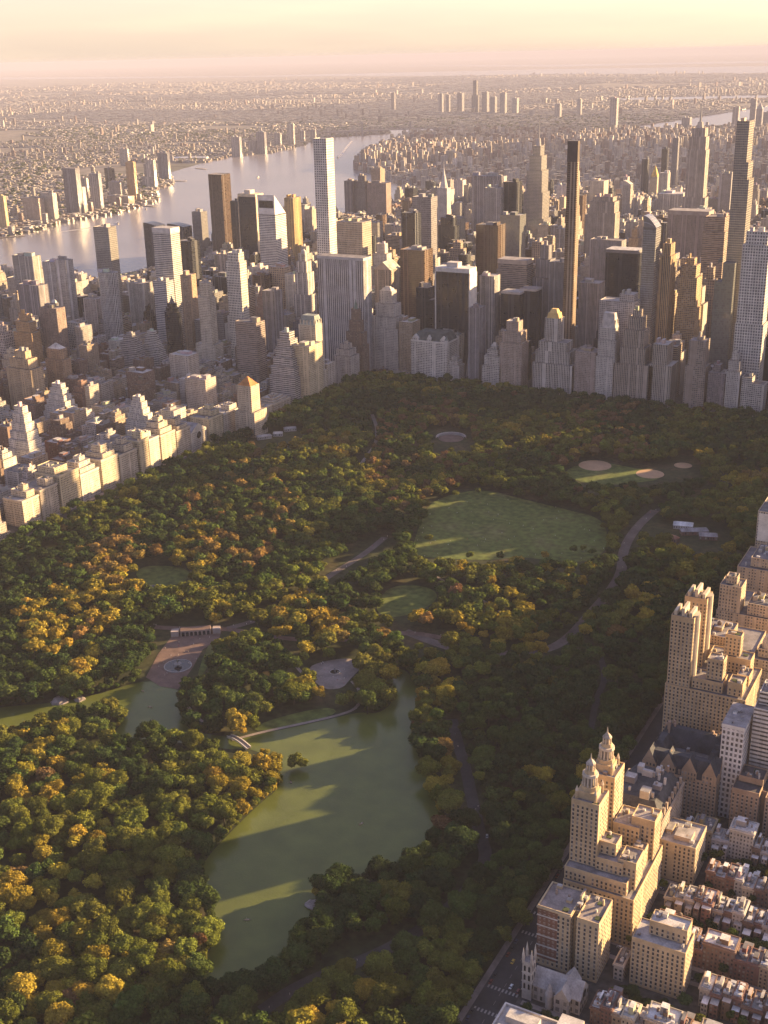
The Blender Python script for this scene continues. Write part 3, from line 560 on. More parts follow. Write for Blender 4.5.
        if k == 'curved':  # roof that curves down to one side
            S_ = g('curved_crown'); n = 6
            for i in range(n):
                f0, f1 = i / n, (i + 1) / n; za, zb = zt + hh * math.cos(f0 * 1.45), zt + hh * math.cos(f1 * 1.45); xa, xb = x1 - f0 * wx, x1 - f1 * wx
                S_.face([(xa, y0, za), (xa, y1, za), (xb, y1, zb), (xb, y0, zb)], mt, col, [(0, 0), (0, 6), (1, 6), (1, 0)]); S_.face([(xa, y1, zt), (xb, y1, zt), (xb, y1, zb), (xa, y1, za)][::-1], mt, col, [(0, 0), (2, 0), (2, 2), (0, 2)]); S_.face([(xa, y0, zt), (xb, y0, zt), (xb, y0, zb), (xa, y0, za)], mt, col)
        if k == 'gable':
            zr = zt + hh
            R_ = g('pitched_roof'); R_.face([(x0, y0, zt), (x0, y1, zt), (cx, y1, zr), (cx, y0, zr)][::-1], 'roofing', tcol); R_.face([(x1, y0, zt), (x1, y1, zt), (cx, y1, zr), (cx, y0, zr)], 'roofing', tcol); F_.face([(x1, y1, zt), (x0, y1, zt), (cx, y1, zr)], 'stone', col); F_.face([(x0, y0, zt), (x1, y0, zt), (cx, y0, zr)], 'stone', col)
        if k == 'frame':  # pale portal frame around a dark slab
            Fm = g('portal_frame'); Fm.box(x0 - 1.2, x1 + 1.2, y0 - 1, y1 + 1, zt, zt + hh, 'stone', tcol); Fm.box(x0 - 2.2, x0 - .05, y0 - 1, y1 + 1, 0, zt, 'stone', tcol, top=False); Fm.box(x1 + .05, x1 + 2.2, y0 - 1, y1 + 1, 0, zt, 'stone', tcol, top=False); g('bulkhead').box(cx - wx * .12, cx + wx * .22, cy_ - wy * .3, cy_ + wy * .3, zt + hh, zt + hh + 9, 'stone', PALE)
        if k == 'band': g('roof_band').prism(inset(rect(x0, x1, y0, y1), -.5), zt - hh, zt + 1.2, 'stone', tcol, topmat='roofing', topcol=rc)
        if k == 'crowned': g('crown').prism(inset(pr, wx * .08), zt, zt + hh * .6, 'stone', tcol, poly1=inset(pr, wx * .14)); g('crown').prism(inset(pr, wx * .2), zt + hh * .6, zt + hh, 'stone', tcol, poly1=inset(pr, wx * .3))
def tier_clutter(P, s, seed):
    r = random.Random(seed); W, D, H = s['u1'] - s['u0'], s['v1'] - s['v0'], s['h']; TS = s.get('tiers') or T1; n = 0
    for (a0, a1, b0, b1, t0, t1) in TS:
        for k in range(9):
            a, b_ = r.uniform(a0, a1), r.uniform(b0, b1); x, y, z = -W / 2 + a * W, -D / 2 + b_ * D, t1 * H - 1
            if any(c0 - 2 / W < a < c1 + 2 / W and d0 - 2 / D < b_ < d1 + 2 / D and u1 > t1 and u0 <= t1 + .01 for c0, c1, d0, d1, u0, u1 in TS) or min(a - a0, a1 - a) * W < 2.2 or min(b_ - b0, b1 - b_) * D < 2.2: continue
            n += 1; q = r.random(); c_ = r.choice([s['col'], (.42, .38, .34), (.30, .22, .17), (.2, .19, .19), (.5, .46, .41)])
            if q < .45: w_, d_ = r.uniform(.9, 1.9), r.uniform(.9, 1.9); P.setdefault('roof_vent#%d' % n, MB()).box(x - w_, x + w_, y - d_, y + d_, z, z + r.uniform(1.2, 3.2), 'stone', c_, topmat='roofing', topcol=(.36, .33, .3))
            elif q < .75: P.setdefault('chimney#t%d' % n, MB()).box(x - .6, x + .6, y - .8, y + .8, z, z + r.uniform(2, 4.5), 'stone', c_)
            elif q < .88: P.setdefault('roof_terrace#%d' % n, MB()).box(x - 1.9, x + 1.9, y - 1.9, y + 1.9, z, z + .5, 'roofing', (.06, .075, .03))
            elif n % 5 == 0: water_tank(P.setdefault('water_tank#%d' % n, MB()), x, y, z, .8)
def build_spec(s, seed):
    uc, vc = (s['u0'] + s['u1']) / 2, (s['v0'] + s['v1']) / 2; e = root(s['name'], (uc, vc, 0), s['label'], s['cat'], s.get('group')); P = {}
    building_parts(s, P, seed)
    if s.get('extra'): s['extra'](P, s)
    if s.get('near') or s.get('detail') == 2 and s.get('hero'): tier_clutter(P, s, seed)
    for n, mb in P.items(): mb.build(n.split('#')[0], e)
    s['root'] = e; return e
HEROES = []
def hero(ref, x0, x1, ytop, v=None, foot=None, d=None, style='masonry', col=LIME, ybase=None, name='office_tower', cat='skyscraper', tiers=None, top=None, u=None, **kw):
    """place a landmark: its north face spans x0..x1 in the photograph at roof height ytop; v (or foot, where it meets the ground) gives its street"""
    if foot is not None: v = G((x0 + x1) / 2, foot)[1]
    ua, za = AV(x0, ytop, v); ub, zb = AV(x1, ytop, v); h = (za + zb) / 2
    if u is not None: sh = u - ua; ua, ub = ua + sh, ub + sh
    u0, u1 = min(ua, ub), max(ua, ub); d = d or (u1 - u0)
    th = 0
    if not kw.pop('shoulder', False) and top and top[0] in ('pyramid', 'spire', 'antenna', 'dome', 'slant', 'curved', 'mansard', 'crowned', 'frame', 'gable'): th = top[1] - 1
    s = dict(ref=ref, label=ref, name=name, cat=cat, u0=u0, u1=u1, v0=v - d, v1=v, h=h - th, style=style, col=col, tiers=tiers, top=top, ybase=ybase or 400, hero=True, **kw)
    HEROES.append(s); return s
AP = dict(name='apartment_building', cat='apartment building')
SK = dict(name='skyscraper', cat='skyscraper')
# the row along the park's south side, from the square to the circle
V0 = -26
hero('dark brown pointed hotel tower with green cap in front of the pale ribbed slab', 343, 362, 296, v=20, d=22, style='masonry', col=BRN, ybase=392, tiers=[(0, 1, 0, 1, 0, .50), (.08, .92, .08, .92, .50, .68), (.2, .8, .2, .8, .68, .84), (.3, .7, .3, .7, .84, 1)], top=('spire', 26, (.16, .20, .16)), name='hotel_tower', cat='hotel')
hero('white stepped office block topped with square lantern beside the brown pointed hotel', 369, 397, 288, v=-70, d=40, style='masonry', col=PALE, ybase=375, tiers=[(0, 1, 0, 1, 0, .54), (.08, .92, .05, .95, .54, .68), (.16, .84, .15, .85, .68, .84), (.28, .72, .25, .75, .84, 1)], top=('crowned', 8))
hero('small pale block with dark top beside the white grand hotel', 399, 412, 322, v=-70, d=34, style='masonry', col=TAN, ybase=370)
PLAZA = hero('white grand hotel with grey green mansard roof facing the park', 411, 447, 341, v=V0, d=52, style='pair', col=WHITE, ybase=372, tiers=T1, name='grand_hotel', cat='hotel', cornice=True)
hero('cream back wing block behind the white grand hotel', 437, 461, 333, v=-85, d=30, style='masonry', col=CREAM, ybase=360, **AP)
hero('slim striped tower with dark north front and golden side on the park', 468.5, 479, 308, v=V0, d=30, style='pier_d' if False else 'fine', col=(.26, .24, .25), ybase=380, name='hotel_tower', cat='hotel')
hero('little white wedding cake tower left of the slim striped tower', 446, 459, 358, v=V0 - 4, d=25, style='masonry', col=PALE, ybase=372, tiers=STEP2, **AP)
hero('white stepped tower with tiny turret right of the slim striped tower', 482, 501, 344, v=V0, d=30, style='pair', col=PALE, ybase=382, tiers=STEP, top=('crowned', 7), **AP)
hero('brownish stepped hotel tower broad at its foot on the park', 500, 522, 322, v=V0, d=34, style='masonry', col=(.40, .31, .25), ybase=384, tiers=[(0, 1, 0, 1, 0, .70), (.06, .94, .1, .9, .70, .86), (.22, .78, .2, .8, .86, 1)], name='hotel_tower', cat='hotel')
hero('white stepped tower with a gold crown on the park', 534, 574, 311, v=V0, d=42, style='pier', col=(.56, .50, .44), ybase=385, tiers=[(0, 1, 0, 1, 0, .42), (.10, .96, 0, .9, .42, .58), (.18, .88, .1, .9, .58, .70), (.40, .76, .2, .8, .70, 1)], top=('crowned', 16, (.62, .42, .16)), **AP)
hero('low brown infill block right of the gold crowned tower', 575, 596, 352, v=V0, d=36, style='masonry', col=(.36, .28, .24), ybase=388, **AP)
hero('chateau tower with steep pale roof and twin chimneys on the park', 598, 617, 314, v=V0, d=28, style='masonry', col=PALE, ybase=392, tiers=[(0, 1, 0, 1, 0, .62), (.04, .96, .0, .9, .62, .84), (.1, .9, .08, .8, .84, 1)], top=('mansard', 26, (.50, .45, .41)), **AP)
hero('pale broad slab rising behind the steep roofed chateau tower', 600, 635, 294, v=-80, d=34, style='pair', col=(.46, .41, .38), ybase=350, tiers=[(0, 1, 0, 1, 0, .93), (.05, .45, .1, .9, .93, 1)], name='hotel_tower', cat='hotel')
hero('brown ziggurat hotel with wings at its foot on the park', 616, 656, 312, v=V0, d=40, style='pier', col=(.42, .345, .28), ybase=392, tiers=[(0, 1, 0, 1, 0, .44), (.22, .84, 0, .95, .44, .62), (.28, .80, .06, .9, .62, .80), (.36, .72, .15, .8, .80, .93), (.45, .63, .25, .7, .93, 1)], name='hotel_tower', cat='hotel')
hero('buff tower with a dark glazed roof pavilion on the park', 650, 673, 345, v=V0, d=44, style='pier', col=(.47, .40, .33), ybase=395, tiers=[(0, 1, 0, 1, 0, .68), (.24, .88, .1, .95, .68, 1)], **AP)
hero('tan tower with a narrower upper block right of the dark side street', 687, 708, 338, v=V0, d=34, style='pair', col=(.33, .26, .21), ybase=397, tiers=[(0, 1, 0, 1, 0, .62), (.1, .9, .1, .95, .62, .96), (.3, .6, .3, .7, .96, 1)], **AP)
hero('dark brown brick block between tan tower and white tower on the park', 709, 727, 366, v=V0, d=34, style='masonry', col=(.23, .19, .185), ybase=397, tiers=[(0, 1, 0, 1, 0, .86), (.4, .8, .2, .8, .86, 1)], **AP)
hero('narrow white pre-war tower at the foot of the tall limestone tower', 727, 742, 354, v=V0, d=30, style='masonry', col=PALE, ybase=398, tiers=STEP2, **AP)
hero('low white stepped block at the foot of the tall limestone tower', 742, 765, 378, v=V0, d=28, style='pair', col=PALE, ybase=400, tiers=[(0, .55, 0, 1, 0, .85), (.55, 1, 0, 1, 0, 1)], **AP)
hero('tall white limestone tower of gridded windows at the far west end', 743, 772, 232, v=-62, d=34, style='grid', bay=4.2, col=(.62, .575, .52), ybase=370, tiers=[(0, 1, 0, 1, 0, .50), (.05, .98, .05, .95, .50, .93), (.14, .9, .15, .85, .93, 1)], **SK)
# supertalls and slabs behind that row
hero('slender white gridded square skyscraper above everything near the river', 313, 326, 138.5, v=-221, d=28.5, style='grid', col=(.66, .62, .57), ybase=255, bulk=False, name='skyscraper', cat='skyscraper')
SOLOW = hero('black curved slab with white side walls and flared foot', 436, 469, 268, v=-100, d=30, style='dark', col=BLK, ybase=335, top=('frame', 8, (.62, .58, .53)), **SK)
hero('broad pale slab of fine vertical ribs in front of the white gridded skyscraper', 317, 363, 257, v=-38, d=30, style='fine', bay=4.4, col=(.50, .47, .46), ybase=380, bulk=False, top=('band', 4, (.45, .42, .41)), **SK)
hero('needle thin bronze skyscraper with a dark crest', 568, 578, 141, v=-150, d=20, style='bronze', col=(.33, .25, .18), ybase=345, tiers=[(0, 1, 0, 1, 0, .74), (0, 1, .12, 1, .74, .82), (0, 1, .25, 1, .82, .88), (0, 1, .4, 1, .88, .94), (0, 1, .55, 1, .94, 1)], top=('band', 34, (.09, .07, .06)), bulk=False, **SK)
hero('very tall golden glass skyscraper with a stepped top at the right', 737, 754, 121, v=-150, d=36, style='glass', col=(.50, .42, .32), ybase=240, tiers=[(0, 1, 0, 1, 0, .80), (.12, 1, 0, 1, .80, .86), (.25, 1, 0, 1, .86, 1)], bulk=True, **SK)
hero('blue grey glass tower with a curved top', 644, 657, 216, v=-125, d=30, style='glass', col=(.36, .36, .38), ybase=330, top=('curved', 22), **SK)
hero('shining golden brown tower right of the curved glass tower', 661, 672, 244, v=-150, d=34, style='pier', col=GOLDEN, ybase=330, tiers=[(0, 1, 0, 1, 0, .92), (.12, .88, .12, .88, .92, 1)], **SK)
hero('golden art deco tower with stepped shoulders', 679, 699, 259, v=-170, d=40, style='pair', col=GOLDEN, ybase=330, tiers=[(0, 1, 0, 1, 0, .62), (.04, .96, .05, .95, .62, .86), (.14, .86, .14, .86, .86, .95), (.3, .7, .28, .72, .95, 1)], **SK)
hero('green black glass tower left of the tall limestone tower', 716, 735, 263, v=-130, d=34, style='glass', col=(.13, .17, .16), ybase=355, tiers=[(0, .62, 0, 1, 0, 1), (.62, 1, 0, 1, 0, .86)], **SK)
hero('black glass slab behind the brown ziggurat hotel', 606, 638, 250, v=-330, d=40, style='dark', col=BLK, ybase=300, top=('band', 5, (.20, .18, .17)), **SK)
hero('wide brown office slab far behind the curved glass tower', 668, 709, 211, v=-800, d=45, style='pier', col=(.30, .24, .215), ybase=245, top=('band', 8, (.30, .25, .22)), **SK)
hero('brown lit office tower with louvred crown left of the tallest right tower', 704, 726, 217, v=-420, d=45, style='ribbon', col=(.34, .255, .19), ybase=255, tiers=[(0, 1, 0, 1, 0, .90), (.05, .95, .08, .92, .90, 1)], **SK)
hero('limestone slab of vertical stripes behind the bronze needle', 588, 616, 197, v=-820, d=35, style='fine', col=(.46, .395, .33), ybase=240, tiers=[(0, 1, 0, 1, 0, .86), (.04, .94, 0, 1, .86, .96), (.12, .84, .1, .9, .96, 1)], **SK)
hero('pale lower slab of vertical stripes beneath the limestone slab', 590, 622, 240, v=-520, d=30, style='fine', col=(.38, .34, .32), ybase=280, **SK)
ESB = hero('stepped limestone tower with a tall mast', 690, 706.5, 131, v=-2060, d=44, style='fine', col=(.45, .385, .33), ybase=205, tiers=[(-.45, 1.45, -.1, 1.1, 0, .26), (-.2, 1.2, 0, 1, .26, .36), (-.06, 1.06, 0, 1, .36, .80), (0, 1, .04, .96, .80, .92), (.1, .9, .1, .9, .92, 1)], top=('antenna', 74, (.45, .40, .35)), **SK)
ESB['h'] = AV(698, 128, -2060)[1]
hero('tapering glass supertall with a pointed mast', 527.5, 543, 146, v=-1320, d=55, style='glass', col=(.44, .40, .37), ybase=225, tiers=[(-.15, 1.35, -.1, 1, 0, .40), (-.05, 1.2, 0, 1, .40, .62), (.02, 1.02, .1, 1, .62, .80), (.12, .9, .15, .9, .80, .92), (.25, .75, .25, .8, .92, 1)], top=('antenna', 78, (.46, .42, .38)), shoulder=True, **SK)
hero('art deco tower with a silvery pointed spire', 437, 447, 188, v=-1340, d=26, style='masonry', col=(.54, .49, .45), ybase=215, tiers=[(-.5, 1.5, -.2, 1.2, 0, .55), (0, 1, 0, 1, .55, 1)], top=('spire', 76, (.58, .53, .49)), shoulder=True, **SK)
METL = hero('wide grey concrete slab with chamfered ends and a sign on its brow', 469, 499.5, 176, v=-1205, d=40, style='fine', col=(.335, .30, .29), ybase=232, chamfer=.42, tiers=[(0, 1, 0, 1, 0, .955), (.01, .99, .04, .96, .955, 1)], **SK)
hero('pale flat fronted tower standing before the wide concrete slab', 484, 501, 188, v=-880, d=30, style='fine', col=(.48, .435, .40), ybase=232, **SK)
hero('black glass box right of the wide concrete slab', 503.5, 517, 182, v=-900, d=34, style='dark', col=BLK, ybase=215, **SK)
hero('grey office slab with a lit western edge left of the pale tower', 412, 431, 197, v=-700, d=35, style='grid', bay=3, col=(.24, .22, .22), ybase=240, **SK)
hero('dark bluish block in front of the grey office slab', 401, 415, 213, v=-560, d=30, style='dark', col=(.07, .075, .09), ybase=240, **SK)
hero('broad beige office slab right of the white gridded skyscraper', 334, 362, 222, v=-420, d=42, style='grid', bay=3.2, col=(.42, .34, .26), ybase=257, **SK)
hero('pinkish granite tower with a gabled pediment top', 374, 391, 262, v=-280, d=44, style='pier', col=(.49, .385, .29), ybase=300, top=('gable', 17, (.34, .36, .31)), bulk=False, **SK)
hero('brown reflective glass slab right of the pediment topped tower', 400, 424, 250, v=-240, d=40, style='bronze', col=(.19, .12, .08), ybase=320, **SK)
hero('dark faceted glass tower behind the white grand hotel', 416, 432, 288, v=-150, d=30, style='dark', col=(.035, .035, .045), ybase=322, tiers=[(0, 1, 0, 1, 0, .85), (.25, 1, 0, 1, .85, 1)], **SK)
hero('dark bronze tower behind the black curved slab', 476, 498, 225, v=-400, d=40, style='bronze', col=(.10, .07, .055), ybase=275, **SK)
hero('brown office block with a broad pale roof band behind the park hotels', 496.5, 527, 260, v=-260, d=40, style='ribbon', col=(.33, .26, .22), ybase=300, tiers=[(0, 1, 0, 1, 0, .90), (.03, .97, .05, .95, .90, 1)], top=('band', 7, (.42, .34, .28)), **SK)
hero('low pair of dark glass boxes with pale roof edges', 501, 520, 292, v=-180, d=32, style='dark', col=(.05, .05, .06), ybase=325, top=('band', 3, (.46, .41, .37)), **SK)
hero('second dark glass box right beside its pale edged twin', 520, 536, 289, v=-200, d=32, style='dark', col=(.06, .06, .07), ybase=330, top=('band', 3, (.46, .41, .37)), **SK)
hero('ribbed pale tower right of the black curved slab', 479, 494, 276, v=-170, d=30, style='fine', col=(.46, .42, .39), ybase=310, **SK)
hero('stepped grey tower rising behind the low dark glass boxes', 533, 552, 246, v=-280, d=40, style='fine', col=(.27, .25, .255), ybase=300, tiers=STEP2, **SK)
hero('slate grey glass slab left of the bronze needle', 549, 566, 262, v=-240, d=36, style='fine', col=(.22, .215, .22), ybase=318, **SK)
hero('dark green glass slab with a bright edge', 500, 520, 215, v=-620, d=36, style='glass', col=(.10, .12, .12), ybase=250, **SK)
hero('brown slab tower right of the bronze needle', 579, 599, 283, v=-210, d=36, style='fine', col=(.33, .29, .27), ybase=330, **SK)
# east midtown, towards the river
hero('tall dark bronze slab standing alone before the river', 208, 221, 174.5, v=-940, d=44, style='bronze', col=(.075, .05, .042), ybase=235, bulk=False, **SK)
hero('white silver banded tower with a steeply slanted roof', 257, 274, 195, v=-440, d=46, style='silver', col=(.64, .61, .58), ybase=262, top=('slant', 45, (.66, .62, .58)), **SK)
hero('dark glass slab left of the pale portal framed tower', 230, 239, 201, v=-800, d=30, style='dark', col=(.05, .055, .065), ybase=250, **SK)
hero('pale portal framed tower with a dark glass centre', 238, 255, 194, v=-720, d=35, style='dark', col=(.06, .06, .07), ybase=250, top=('frame', 7, (.60, .49, .34)), **SK)
hero('golden narrow tower right of the slanted roof tower', 284, 293, 198, v=-640, d=36, style='pier', col=(.50, .34, .14), ybase=235, **SK)
hero('ornate white needle tower with a rounded top beside the ribbed slab', 294, 306, 250, v=-130, d=26, style='pier', col=(.55, .50, .45), ybase=312, tiers=[(-.15, 1.2, 0, 1, 0, .6), (0, 1, 0, 1, .6, .82), (.1, .9, .1, .9, .82, .93), (.25, .75, .25, .75, .93, 1)], top=('dome', 10, (.52, .47, .42)), **SK)
hero('brown stepped hotel tower with a slim pyramid spire', 252, 264, 285, v=-60, d=24, style='masonry', col=(.30, .20, .15), ybase=322, tiers=STEP, top=('pyramid', 16, (.3, .22, .17)), name='hotel_tower', cat='hotel')
hero('dark grey block with a lit west edge below the slanted roof tower', 262, 275, 291, v=-20, d=26, style='pier', col=(.24, .23, .24), ybase=325, **SK)
hero('dark dome topped block by the river, left of its pair', 143, 156, 223, foot=268, d=40, style='dark', col=(.09, .085, .095), ybase=245, top=('curved', 9), **SK)
hero('dark dome topped block by the river, right of its pair', 167, 183, 224, foot=270, d=40, style='dark', col=(.10, .09, .10), ybase=245, top=('curved', 9), **SK)
hero('dark brown riverside slab right of the white gridded skyscraper', 344, 352, 181, foot=222, d=40, style='fine', col=(.20, .165, .155), ybase=212, **SK)
hero('broad dark riverside block, second right of the white gridded skyscraper', 353, 365, 176, foot=222, d=46, style='fine', col=(.22, .185, .17), ybase=212, tiers=STEP2, **SK)
hero('brown tower with a rounded top near the bright river bend', 371, 380, 166, foot=222, d=36, style='masonry', col=(.34, .25, .18), ybase=205, tiers=[(-.3, 1.4, 0, 1, 0, .72), (0, 1, 0, 1, .72, 1)], top=('dome', 12, (.38, .29, .2)), **SK)
hero('brown flat block below the round topped river tower', 367, 386, 183, foot=228, d=36, style='masonry', col=(.27, .20, .17), ybase=215, **SK)
# along the avenue on the park's east side
hero('cream hotel tower with a green copper mansard roof', 298, 315, 316, v=150, d=26, style='masonry', col=(.53, .45, .34), ybase=385, tiers=[(-.1, 1.1, -.2, 1.1, 0, .35), (0, 1, 0, 1, .35, 1)], top=('mansard', 17, (.26, .28, .25)), name='hotel_tower', cat='hotel')
hero('bright cream apartment block in full sun on the park edge', 293, 309, 346, v=195, d=44, style='masonry', col=(.56, .46, .30), ybase=392, **AP)
hero('pale ziggurat of many terraces behind the cream block', 267, 292, 334, v=215, d=48, style='ribbon', col=(.48, .44, .41), ybase=378, tiers=ZIG, **AP)
hero('white topped pale block between cream tower and brown hotel', 333, 350, 345, v=60, d=34, style='masonry', col=(.46, .40, .35), ybase=382, tiers=STEP2, **AP)
hero('small beige mansion block right of the cream block', 316, 327, 364, v=120, d=28, style='masonry', col=(.48, .41, .34), ybase=388, **AP)
# east side towers north of the bridge street
hero('glassy tower with a shining top near the river', 93, 108, 227, foot=335, d=26, style='glass', col=(.40, .37, .33), ybase=275, **SK)
hero('white rounded glass tower with bright ribs', 94, 112, 273, foot=352, d=30, style='pier', col=(.62, .60, .58), ybase=335, round=True, **AP)
hero('pale glass tower with horizontal bands and a white crown', 152, 170, 228, foot=345, d=30, style='silver', col=(.56, .52, .47), ybase=300, top=('band', 9, (.60, .55, .50)), **SK)
hero('lower banded wing in front of the white crowned tower', 153, 166, 281, foot=350, d=24, style='silver', col=(.56, .53, .51), ybase=318, **AP)
hero('black glass slab right of the white crowned tower', 177, 191, 241, foot=330, d=30, style='dark', col=BLK, ybase=275, **SK)
hero('round dark tower with a pointed cap', 161, 176, 304, foot=362, d=22, style='dark', col=(.07, .065, .07), ybase=348, round=True, tiers=[(0, 1, 0, 1, 0, .86), (.1, .9, .1, .9, .86, .93), (.2, .8, .2, .8, .93, 1)], top=('spire', 20, (.13, .12, .13)), shoulder=True, **SK)
hero('twin white striped slab near the river, its left half', 42, 54, 262, foot=335, d=24, style='pier', col=(.60, .57, .55), ybase=310, **AP)
hero('twin white striped slab near the river, its right half', 55, 65, 260, foot=340, d=24, style='pier', col=(.60, .57, .55), ybase=316, **AP)
hero('pale slab behind the striped twin, nearest the river', 12, 32, 256, foot=330, d=26, style='pier', col=(.52, .47, .41), ybase=290, **AP)
hero('grey flat topped tower left of the striped twin', 17, 38, 285, foot=350, d=28, style='fine', col=(.33, .30, .30), ybase=318, **AP)
hero('tall brown brick tower under a stepped rooftop frame', 39, 56, 308, foot=375, d=24, style='masonry', col=(.25, .185, .155), ybase=360, **AP)
hero('dark tower with white stepped crown behind the tall brown brick tower', 43, 57, 300, foot=362, d=22, style='pier', col=(.17, .165, .175), ybase=310, tiers=[(0, 1, 0, 1, 0, .82), (.15, .85, .15, .85, .82, .9), (.3, .7, .3, .7, .9, 1)], top=('crowned', 8, (.60, .56, .52)), **AP)
hero('orange brown brick tower with a lantern top', 11, 29, 314, foot=378, d=24, style='masonry', col=(.40, .25, .13), ybase=350, tiers=STEP2, **AP)
hero('brown tower capped with a pale pyramid', 43, 60, 344, foot=400, d=22, style='masonry', col=(.33, .22, .14), ybase=378, tiers=[(0, 1, 0, 1, 0, .80), (.1, .9, .1, .9, .80, 1)], top=('pyramid', 10, (.50, .46, .42)), **AP)
hero('slender white tower with stacked window bays', 225, 239, 253, foot=372, d=22, style='grid', bay=3.6, col=(.62, .57, .49), ybase=340, tiers=[(0, 1, 0, 1, 0, .93), (.1, .9, .1, .9, .93, 1)], **AP)
hero('cream slender tower with a tapering top', 197, 208, 283, foot=375, d=20, style='masonry', col=(.57, .49, .38), ybase=340, tiers=[(-.3, 1.5, -.2, 1.1, 0, .35), (0, 1, 0, 1, .35, .85), (.14, .86, .14, .86, .85, 1)], **AP)
hero('brown balcony banded tower below the slender white tower', 235, 256, 322, foot=390, d=28, style='ribbon', col=(.33, .26, .22), ybase=365, **AP)
hero('brown tower with a golden front left of the slender white tower', 180, 188, 275, foot=355, d=26, style='masonry', col=(.40, .28, .18), ybase=315, **SK)
hero('wide tan apartment block with plain roof', 169, 188, 355, foot=400, d=30, style='masonry', col=(.48, .41, .34), ybase=378, **AP)
hero('broad beige block behind the low church square', 185, 205, 379, foot=420, d=30, style='masonry', col=(.48, .40, .33), ybase=402, **AP)
hero('white terrace building shaped like a wedge', 138, 157, 332, foot=372, d=26, style='ribbon', col=(.57, .53, .49), ybase=358, tiers=ZIG, **AP)
hero('grey terraced building left of the white wedge', 117, 135, 334, foot=375, d=26, style='ribbon', col=(.40, .37, .36), ybase=356, tiers=STEP, **AP)
hero('white wedding cake apartment house with many setbacks', 122, 143, 398, foot=445, d=28, style='masonry', col=(.60, .55, .49), ybase=432, tiers=ZIG, **AP)
hero('white stepped apartment house farther left among brown roofs', 40, 64, 385, foot=430, d=30, style='masonry', col=(.58, .54, .49), ybase=408, tiers=ZIG, **AP)
hero('white stepped tower house at the left edge of the photo', 2, 24, 408, foot=475, d=30, style='masonry', col=(.57, .52, .47), ybase=450, tiers=ZIG, **AP)
hero('golden stepped apartment house at left among the brown blocks', 4, 28, 352, foot=410, d=30, style='masonry', col=(.45, .34, .22), ybase=392, tiers=STEP2, **AP)
hero('tower house with an orange tiled pyramid roof on the park avenue', 236, 250, 378, foot=436, d=24, style='masonry', col=(.52, .43, .32), ybase=425, tiers=[(-.2, 1.2, -.4, 1.1, 0, .5), (0, 1, 0, 1, .5, 1)], top=('pyramid', 14, (.42, .19, .07)), **AP)
# Fifth-Avenue style sunlit row facing the park: west front on x = 888
def row(ref, xa, xb, ytop, **kw):
    va, za = AU(xa, ytop, 888); vb, _ = AU(xb, ytop, 888); h = min(max(za, 20), 85)
    s = dict(ref=ref, label=ref, name='apartment_building', cat='apartment building', u0=888, u1=888 + kw.pop('w', 40), v0=min(va, vb) + .6, v1=max(va, vb) - .6, h=h, style='masonry', col=CREAM, ybase=ytop + 30, hero=True, detail=2, tank=.9, cornice=True); s.update(kw); HEROES.append(s); return s
ROWX = [(21, 39, 497), (39, 58, 489), (58, 79, 473), (79, 99, 469), (100, 118, 456), (118, 137, 451), (138, 148, 440), (148, 159, 437), (159.5, 175, 429), (175.5, 190, 428), (208, 223, 415), (223, 240, 413), (257, 273, 410), (273, 291, 402)]
RTOP = [[(0, 1, 0, 1, 0, .86), (.1, .9, .1, .6, .86, 1.05), (.3, .6, .2, .5, 1.05, 1.2)], [(0, 1, 0, 1, 0, .92), (.2, .9, .3, .95, .92, 1.08)], [(0, 1, 0, 1, 0, .88), (.05, .8, .1, .8, .88, 1), (.2, .6, .3, .7, 1, 1.2)], [(0, 1, 0, 1, 0, .95), (.1, .5, .05, .5, .95, 1.15)], [(0, 1, 0, 1, 0, .82), (.08, .9, .1, .9, .82, .95), (.2, .8, .2, .8, .95, 1.1), (.35, .65, .3, .6, 1.1, 1.22)]]
RORD = ['nearest', 'second', 'third', 'fourth', 'fifth', 'sixth', 'seventh', 'eighth', 'ninth', 'tenth', 'eleventh', 'twelfth', 'thirteenth', 'farthest']
for i_, (xa_, xb_, yt_) in enumerate(ROWX):
    cn_ = ['cream', 'pale', 'yellowish', 'buff'][i_ * 7 % 4]; row('%s block of the sunlit avenue row facing the park, %s stone' % (RORD[i_], cn_), xa_, xb_, yt_, col={'cream': (.54, .455, .335), 'pale': (.55, .49, .41), 'yellowish': (.56, .46, .30), 'buff': (.49, .41, .31)}[cn_], w=34 + i_ * 5 % 12, tiers=RTOP[i_ * 3 % 5])
